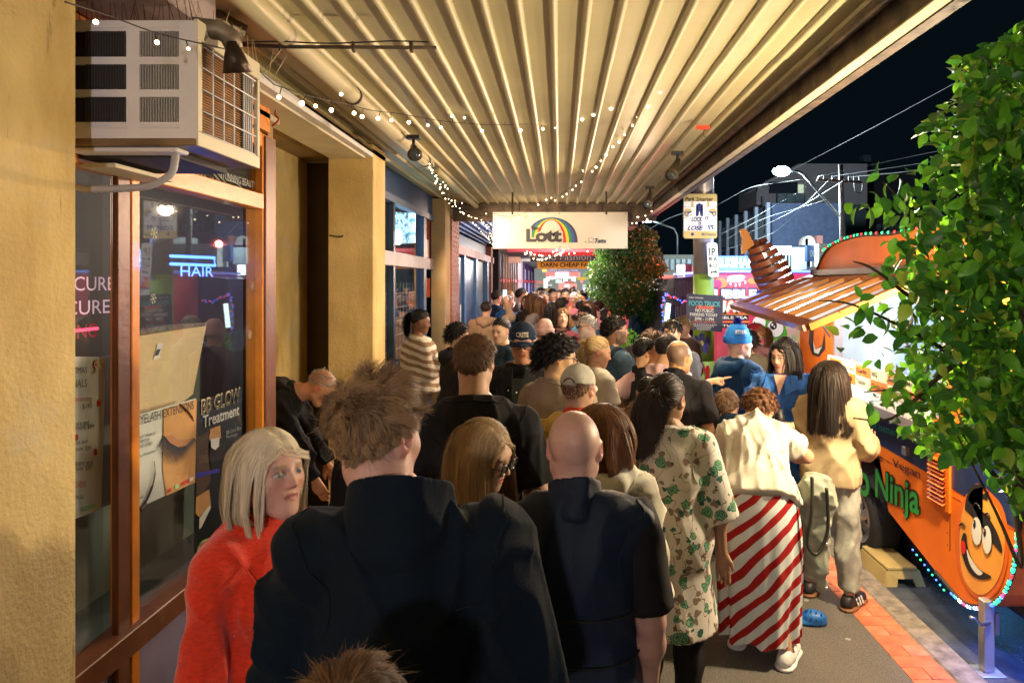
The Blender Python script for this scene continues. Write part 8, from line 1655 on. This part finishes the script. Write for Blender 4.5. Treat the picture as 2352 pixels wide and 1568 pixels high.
person('person in an olive jacket with back to the viewer between beanie and denim shirt', 1.86, 6.75, 1.62, -5, top=dict(mat=olv, ease=.04), bottom=dict(mat=jnd), hair=('curly', .14, 'black'), skin='tan', fem=True)
person('dark haired person in black below the street tree', .70, 6.4, 1.52, 0, top=dict(mat=blk), bottom=dict(mat=jnd), hair=('long', .35, 'black'), skin='tan', fem=True)
person('fair haired person half hidden behind the festival poster', 1.50, 8.2, 1.69, 140, top=dict(mat=C('floral_dark', (.10, .07, .06))), bottom=dict(mat=jnd), hair=('short', .06, 'dblonde'), skin='light', fem=True)
# 37 man stooping in the doorway
person('grey haired man in a black hoodie stooping in the salon doorway', -2.26, 4.72, 1.80, -82, top=dict(mat=blk, ease=.04, hood=True, fold=.007), bottom=dict(mat=jnd), hair=('fuzz', .012, 'grey', dict(den=.35, nocap=1)), skin=(.66, .32, .16), head=(-4, -45, 0), lean=.92, arms=[((.05, .5, -1), (0, .5, -1)), ((.05, .5, -1), (0, .5, -1))], neck=(0, .03, -.03))
# 39 near child top of head
person('brown haired child whose crown just shows at the bottom in front of the navy jacket', -.305, .98, 1.545, 0, top=dict(mat=blk), bottom=dict(mat=jnd), hair=('short', .045, 'brown', dict(den=2.2, w=.6)), skin='light', hs=1., group='children in the queue')
# seated person by the pillar
person('person in black with navy cap crouching beside the yellow pillar', -1.36, 4.4, 1.10, -60, top=dict(mat=blk, ease=.03), bottom=dict(mat=jnd), hair=('short', .02, 'dark', dict(nocap=1, den=.4)), hat=cap_hat(C('cap_navy', (0, 0, 0))), skin='tan', head=(0, -30, 0), hs=1.)
# --- things carried
def bagmesh():
    o = empty('denim_jacket_bundle', (1.44, 3.83, .80), 'pale denim jacket hanging over the arm of the stooping woman', 'jacket'); P, Q = grow([ell((0, 0, .12), (.10, .09, .11), k=.05), cap((.02, 0, .1), (.00, .02, -.30), .075, .055, k=.05), cap((-.05, .03, .0), (-.04, .03, -.12), .07, .05, k=.04), cap((.02, .02, -.25), (.04, .02, -.42), .05, .030, k=.03)], .009, (), folds(.005, 6, 26)); mesh_np('jacket_body', P, Q, denim('denim_sage', (.20, .21, .16)), o)
    for p, q in (((-.02, -.09, .16), (-.04, -.08, -.15)),): b = MB().tube(catmull([(-.06, -.10, .24), (-.07, -.12, .05), (-.09, -.11, -.12), (-.03, -.10, -.18), (.03, -.09, -.05), (.02, -.10, .18)], 8), .010, 6).out('strap', mat('strap_black', (0, 0, 0)), None, True); b.parent = o; b.location = (0, 0, 0)
    for z_ in (-.14, -.38): b = MB().ball((.03, -.07, z_), .010).out('button', chrome, None, True); b.parent = o; b.location = (0, 0, 0)
bagmesh()
wp = L2W(i15, i15['A'][0][2] + i15['A'][0][3] * .10)
sn = empty('snack', wp, 'spiral potato snack in white paper held by the denim shirt woman', 'snack')
P, Q = grow([cap((0, 0, 0), (.03, -.03, -.10), .035, .016, k=.01)], .008, (), folds(.004, 2, 40)); mesh_np('paper', P, Q, wht_c, sn)
for k in range(6): b = MB().ball((0 + .012 * k, -.01, .03 + .004 * (k % 2)), (.010, .032, .030)).out('potato_slice', mat('potato_fried', (.62, .50, .26), .6), None, True); b.parent = sn; b.location = (0, 0, 0)
bt2 = MB().tube([wp + Vector((-.02, -.02, .02)), wp + Vector((-.03, -.02, .11)), wp + Vector((-.03, -.02, .12)), wp + Vector((-.03, -.02, .15))], [.032, .032, .024, .024], 14).out('drink_bottle', black, None, True); tag(bt2, 'black drink bottle held against the denim shirt', 'bottle')
# pointing hand belongs to someone hidden by the balding man
person('person hidden by the balding man whose hand points to the right', .68, 5.45, 1.66, -82, top=dict(mat=blk, sleeve='short', ease=.01), bottom=dict(mat=jnd), hair=('short', .02, 'black'), skin=(.62, .36, .2), arms=[DN[0], ((.0, .95, -.25), (.0, 1, .30), 'point', (0, -.3, -1))])
# blue clog wearer's foot behind the skirt
cl_ = empty('clog', (1.52, 4.22, 0), 'blue perforated clog showing behind the striped skirt', 'shoe'); cm = mat('clog_blue', (.01, .12, .42), .5, bump=.2); P, Q = grow([ell((0, 0, .016), (.130, .054, .022), k=.02), ell((.045, 0, .045), (.080, .052, .040), k=.02), ell((-.07, 0, .035), (.052, .046, .040), k=.02), ell((-.050, 0, .075), (.062, .036, .050), k=.012, sub=True)], .006, [((0, 0, .004), (0, 0, -1.))]); mesh_np('upper', P, Q, cm, cl_)
for k in range(9): b = MB().ball((.03 + (k % 3) * .03, -.052 + .02 * (k // 3), .085 - .010 * abs(k // 3 - 1) - .008 * (k % 3) + (.004 if k // 3 else -.02)), .0055).out('vent_hole', black, None, True); b.parent = cl_; b.location = (0, 0, 0)
cl_.rotation_euler = (0, 0, R(-15))
bx_ = MB().box((-.2, -.15, 0), (.2, .15, .35), .02).out('black_bag', C('bag_black', (.012, .012, .013)), None); bx_.location = (-1.32, 3.9, .0); tag(bx_, 'black shopping bag standing on the path by the pillar', 'bag'); bp2 = text('YP', (-.15, -.151, .2), (1, 0, 0), (0, 0, 1), .16, .10, greyi, None, .03); bp2.parent = bx_
# ================================================================ the far crowd: a few built people copied with their own clothes
base = []
specs = [(dict(sleeve='long', ease=.03), ('short', .04, 'dark'), False, 'light', None), (dict(sleeve='long', ease=.03), ('long', .35, 'brown'), True, 'light', None), (dict(sleeve='short', ease=.02), ('short', .04, 'black'), False, 'brown', None), (dict(sleeve='long', ease=.03), ('pony', .22, 'blonde'), True, 'pale', None), (dict(sleeve='short', ease=.02), ('long', .30, 'black'), True, 'tan', None), (dict(sleeve='long', ease=.03), ('short', .03, 'grey'), False, 'pink', None)]
fcol = dict(grey=(.20, .18, .17), black=(.012, .012, .013), tan=(.30, .20, .12), white=(.62, .62, .60), blue=(.03, .10, .28), maroon=(.22, .02, .03), pink=(.55, .22, .28), green=(.05, .12, .06), navy=(.01, .02, .05), orange=(.55, .18, .03), lilac=(.32, .26, .45), khaki=(.22, .18, .09))
hn_ = dict(dark='dark', brown='long brown', black='black', blonde='fair', grey='grey')
defs = [(1197, 662, 12.5, 1.83, -80, 0, 'grey', 'by the dark doorway'), (1224, 671, 11.5, 1.84, 0, 1, 'black', 'in front of the dark doorway'), (1250, 667, 12.5, 1.80, 170, 0, 'tan', 'under the orange sign'), (1269, 663, 14, 1.80, -150, 2, 'blue', 'under the orange sign'), (1284, 666, 14.5, 1.78, 175, 1, 'white', 'in the middle of the walkway'), (1299, 663, 13.5, 1.80, 178, 2, 'maroon', 'in the middle of the walkway'), (1320, 671, 12.5, 1.80, 165, 5, 'orange', 'beside the street tree'), (1332, 679, 12, 1.78, 20, 3, 'white', 'beside the street tree'), (1334, 690, 11.2, 1.76, 10, 0, 'navy', 'in front of the street tree'),
        (1141, 667, 12.4, 1.80, -50, 0, 'navy', 'by the blue doors'), (1165, 677, 11.8, 1.78, -50, 5, 'blue', 'by the blue doors'), (1212, 678, 12.0, 1.76, 160, 4, 'khaki', 'by the dark doorway'), (1238, 680, 11.0, 1.80, 40, 1, 'grey', 'in front of the dark doorway'), (1290, 683, 10.0, 1.79, -40, 0, 'grey', 'in front of the maroon awning'), (1270, 693, 9.8, 1.74, -30, 4, 'white', 'near the smiling woman'), (1350, 690, 10.4, 1.76, 170, 1, 'pink', 'below the tree crown'), (1372, 690, 11.6, 1.76, 100, 2, 'white', 'below the tree crown'), (1389, 708, 11.2, 1.72, -120, 4, 'white', 'beside the tree trunk'), (1366, 705, 10.6, 1.68, -160, 0, 'lilac', 'below the tree crown'), (1243, 661, 15.0, 1.68, 150, 0, 'orange', 'under the orange sign'), (1260, 662, 15.2, 1.66, 30, 3, 'pink', 'under the orange sign')]
r2 = random.Random(5); cols_ = list(fcol)
for k in range(66):
    Z_ = 15.5 + (k / 66) ** 1.5 * 34; H_ = r2.uniform(1.55, 1.86); xw = r2.uniform(-1.45, 1.55) if Z_ < 26 else r2.uniform(-1.4, 2.6); defs.append((VX + xw * F / Z_, None, Z_, H_, r2.choice((0, 180, 165, -160, 200, -120, 120, 150)), r2.randrange(6), cols_[k % 12], None))
n0 = {}
wherek = ['under the orange fabric sign', 'beneath the far red light sign', 'near the lit shop windows', 'next to the far kerb tree', 'at the far end of the walkway']
for k, (x_, y_, Z_, H_, yaw, pi_, cn, wh_) in enumerate(defs):
    sp_ = specs[pi_]; H_ = CH - (y_ - VY) * Z_ / F if y_ else H_
    X_ = (x_ - VX) * Z_ / F
    lb = 'far person with %s hair in %s %s' % (hn_[sp_[1][2]], cn, wh_ or (wherek[4] if Z_ > 34 else wherek[1] if Z_ > 26 else wherek[2] if X_ < -.5 else wherek[3] if X_ > .7 else wherek[0]))
    if pi_ not in n0:
        i_ = person(lb, X_, Z_, 1.75, yaw, top=dict(mat=C('far_' + cn, fcol[cn]), **sp_[0]), bottom=dict(mat=C('far_trousers', (.03, .035, .05))), hair=sp_[1] + (dict(w=.55, den=1.2),), fem=sp_[2], skin=sp_[3], detail=1.3, group='people filling the far walkway'); n0[pi_] = i_['root']; u = i_['root']; u.scale = (H_ / 1.75,) * 3
    else:
        u = copy_tree(n0[pi_]); u.location = (X_, Z_, 0); u.rotation_euler = (0, 0, R(yaw)); u.scale = (H_ / 1.75,) * 3; u['label'] = lb
        for ch in u.children:
            if ch.name.startswith('shirt'): ch.material_slots[0].link = 'OBJECT'; ch.material_slots[0].material = C('far_' + cn, fcol[cn])
seen = {}
for o in bpy.data.objects:
    if o.get('group') == 'people filling the far walkway': seen.setdefault(o['label'], []).append(o)
for l_, os_ in seen.items():
    if len(os_) > 1:
        os_.sort(key=lambda o: o.location.y)
        w6 = ['nearer', 'farther', 'third farthest', 'fourth farthest']
        for q, o in enumerate(os_): o['label'] = l_.replace('far person', w6[min(q, 3)] + ' far person')
# ================================================================ put each empty at the base of its thing
bpy.context.view_layer.update()
for o in list(bpy.data.objects):
    if o.type == 'EMPTY' and o.parent is None and o.location.length < 1e-6 and o.children:
        P = [c.matrix_world @ Vector(q) for c in o.children_recursive if c.type == 'MESH' for q in c.bound_box]
        if not P: continue
        b_ = Vector(((min(p.x for p in P) + max(p.x for p in P)) / 2, (min(p.y for p in P) + max(p.y for p in P)) / 2, min(p.z for p in P)))
        o.location = b_
        for c in o.children: c.location = c.location - b_
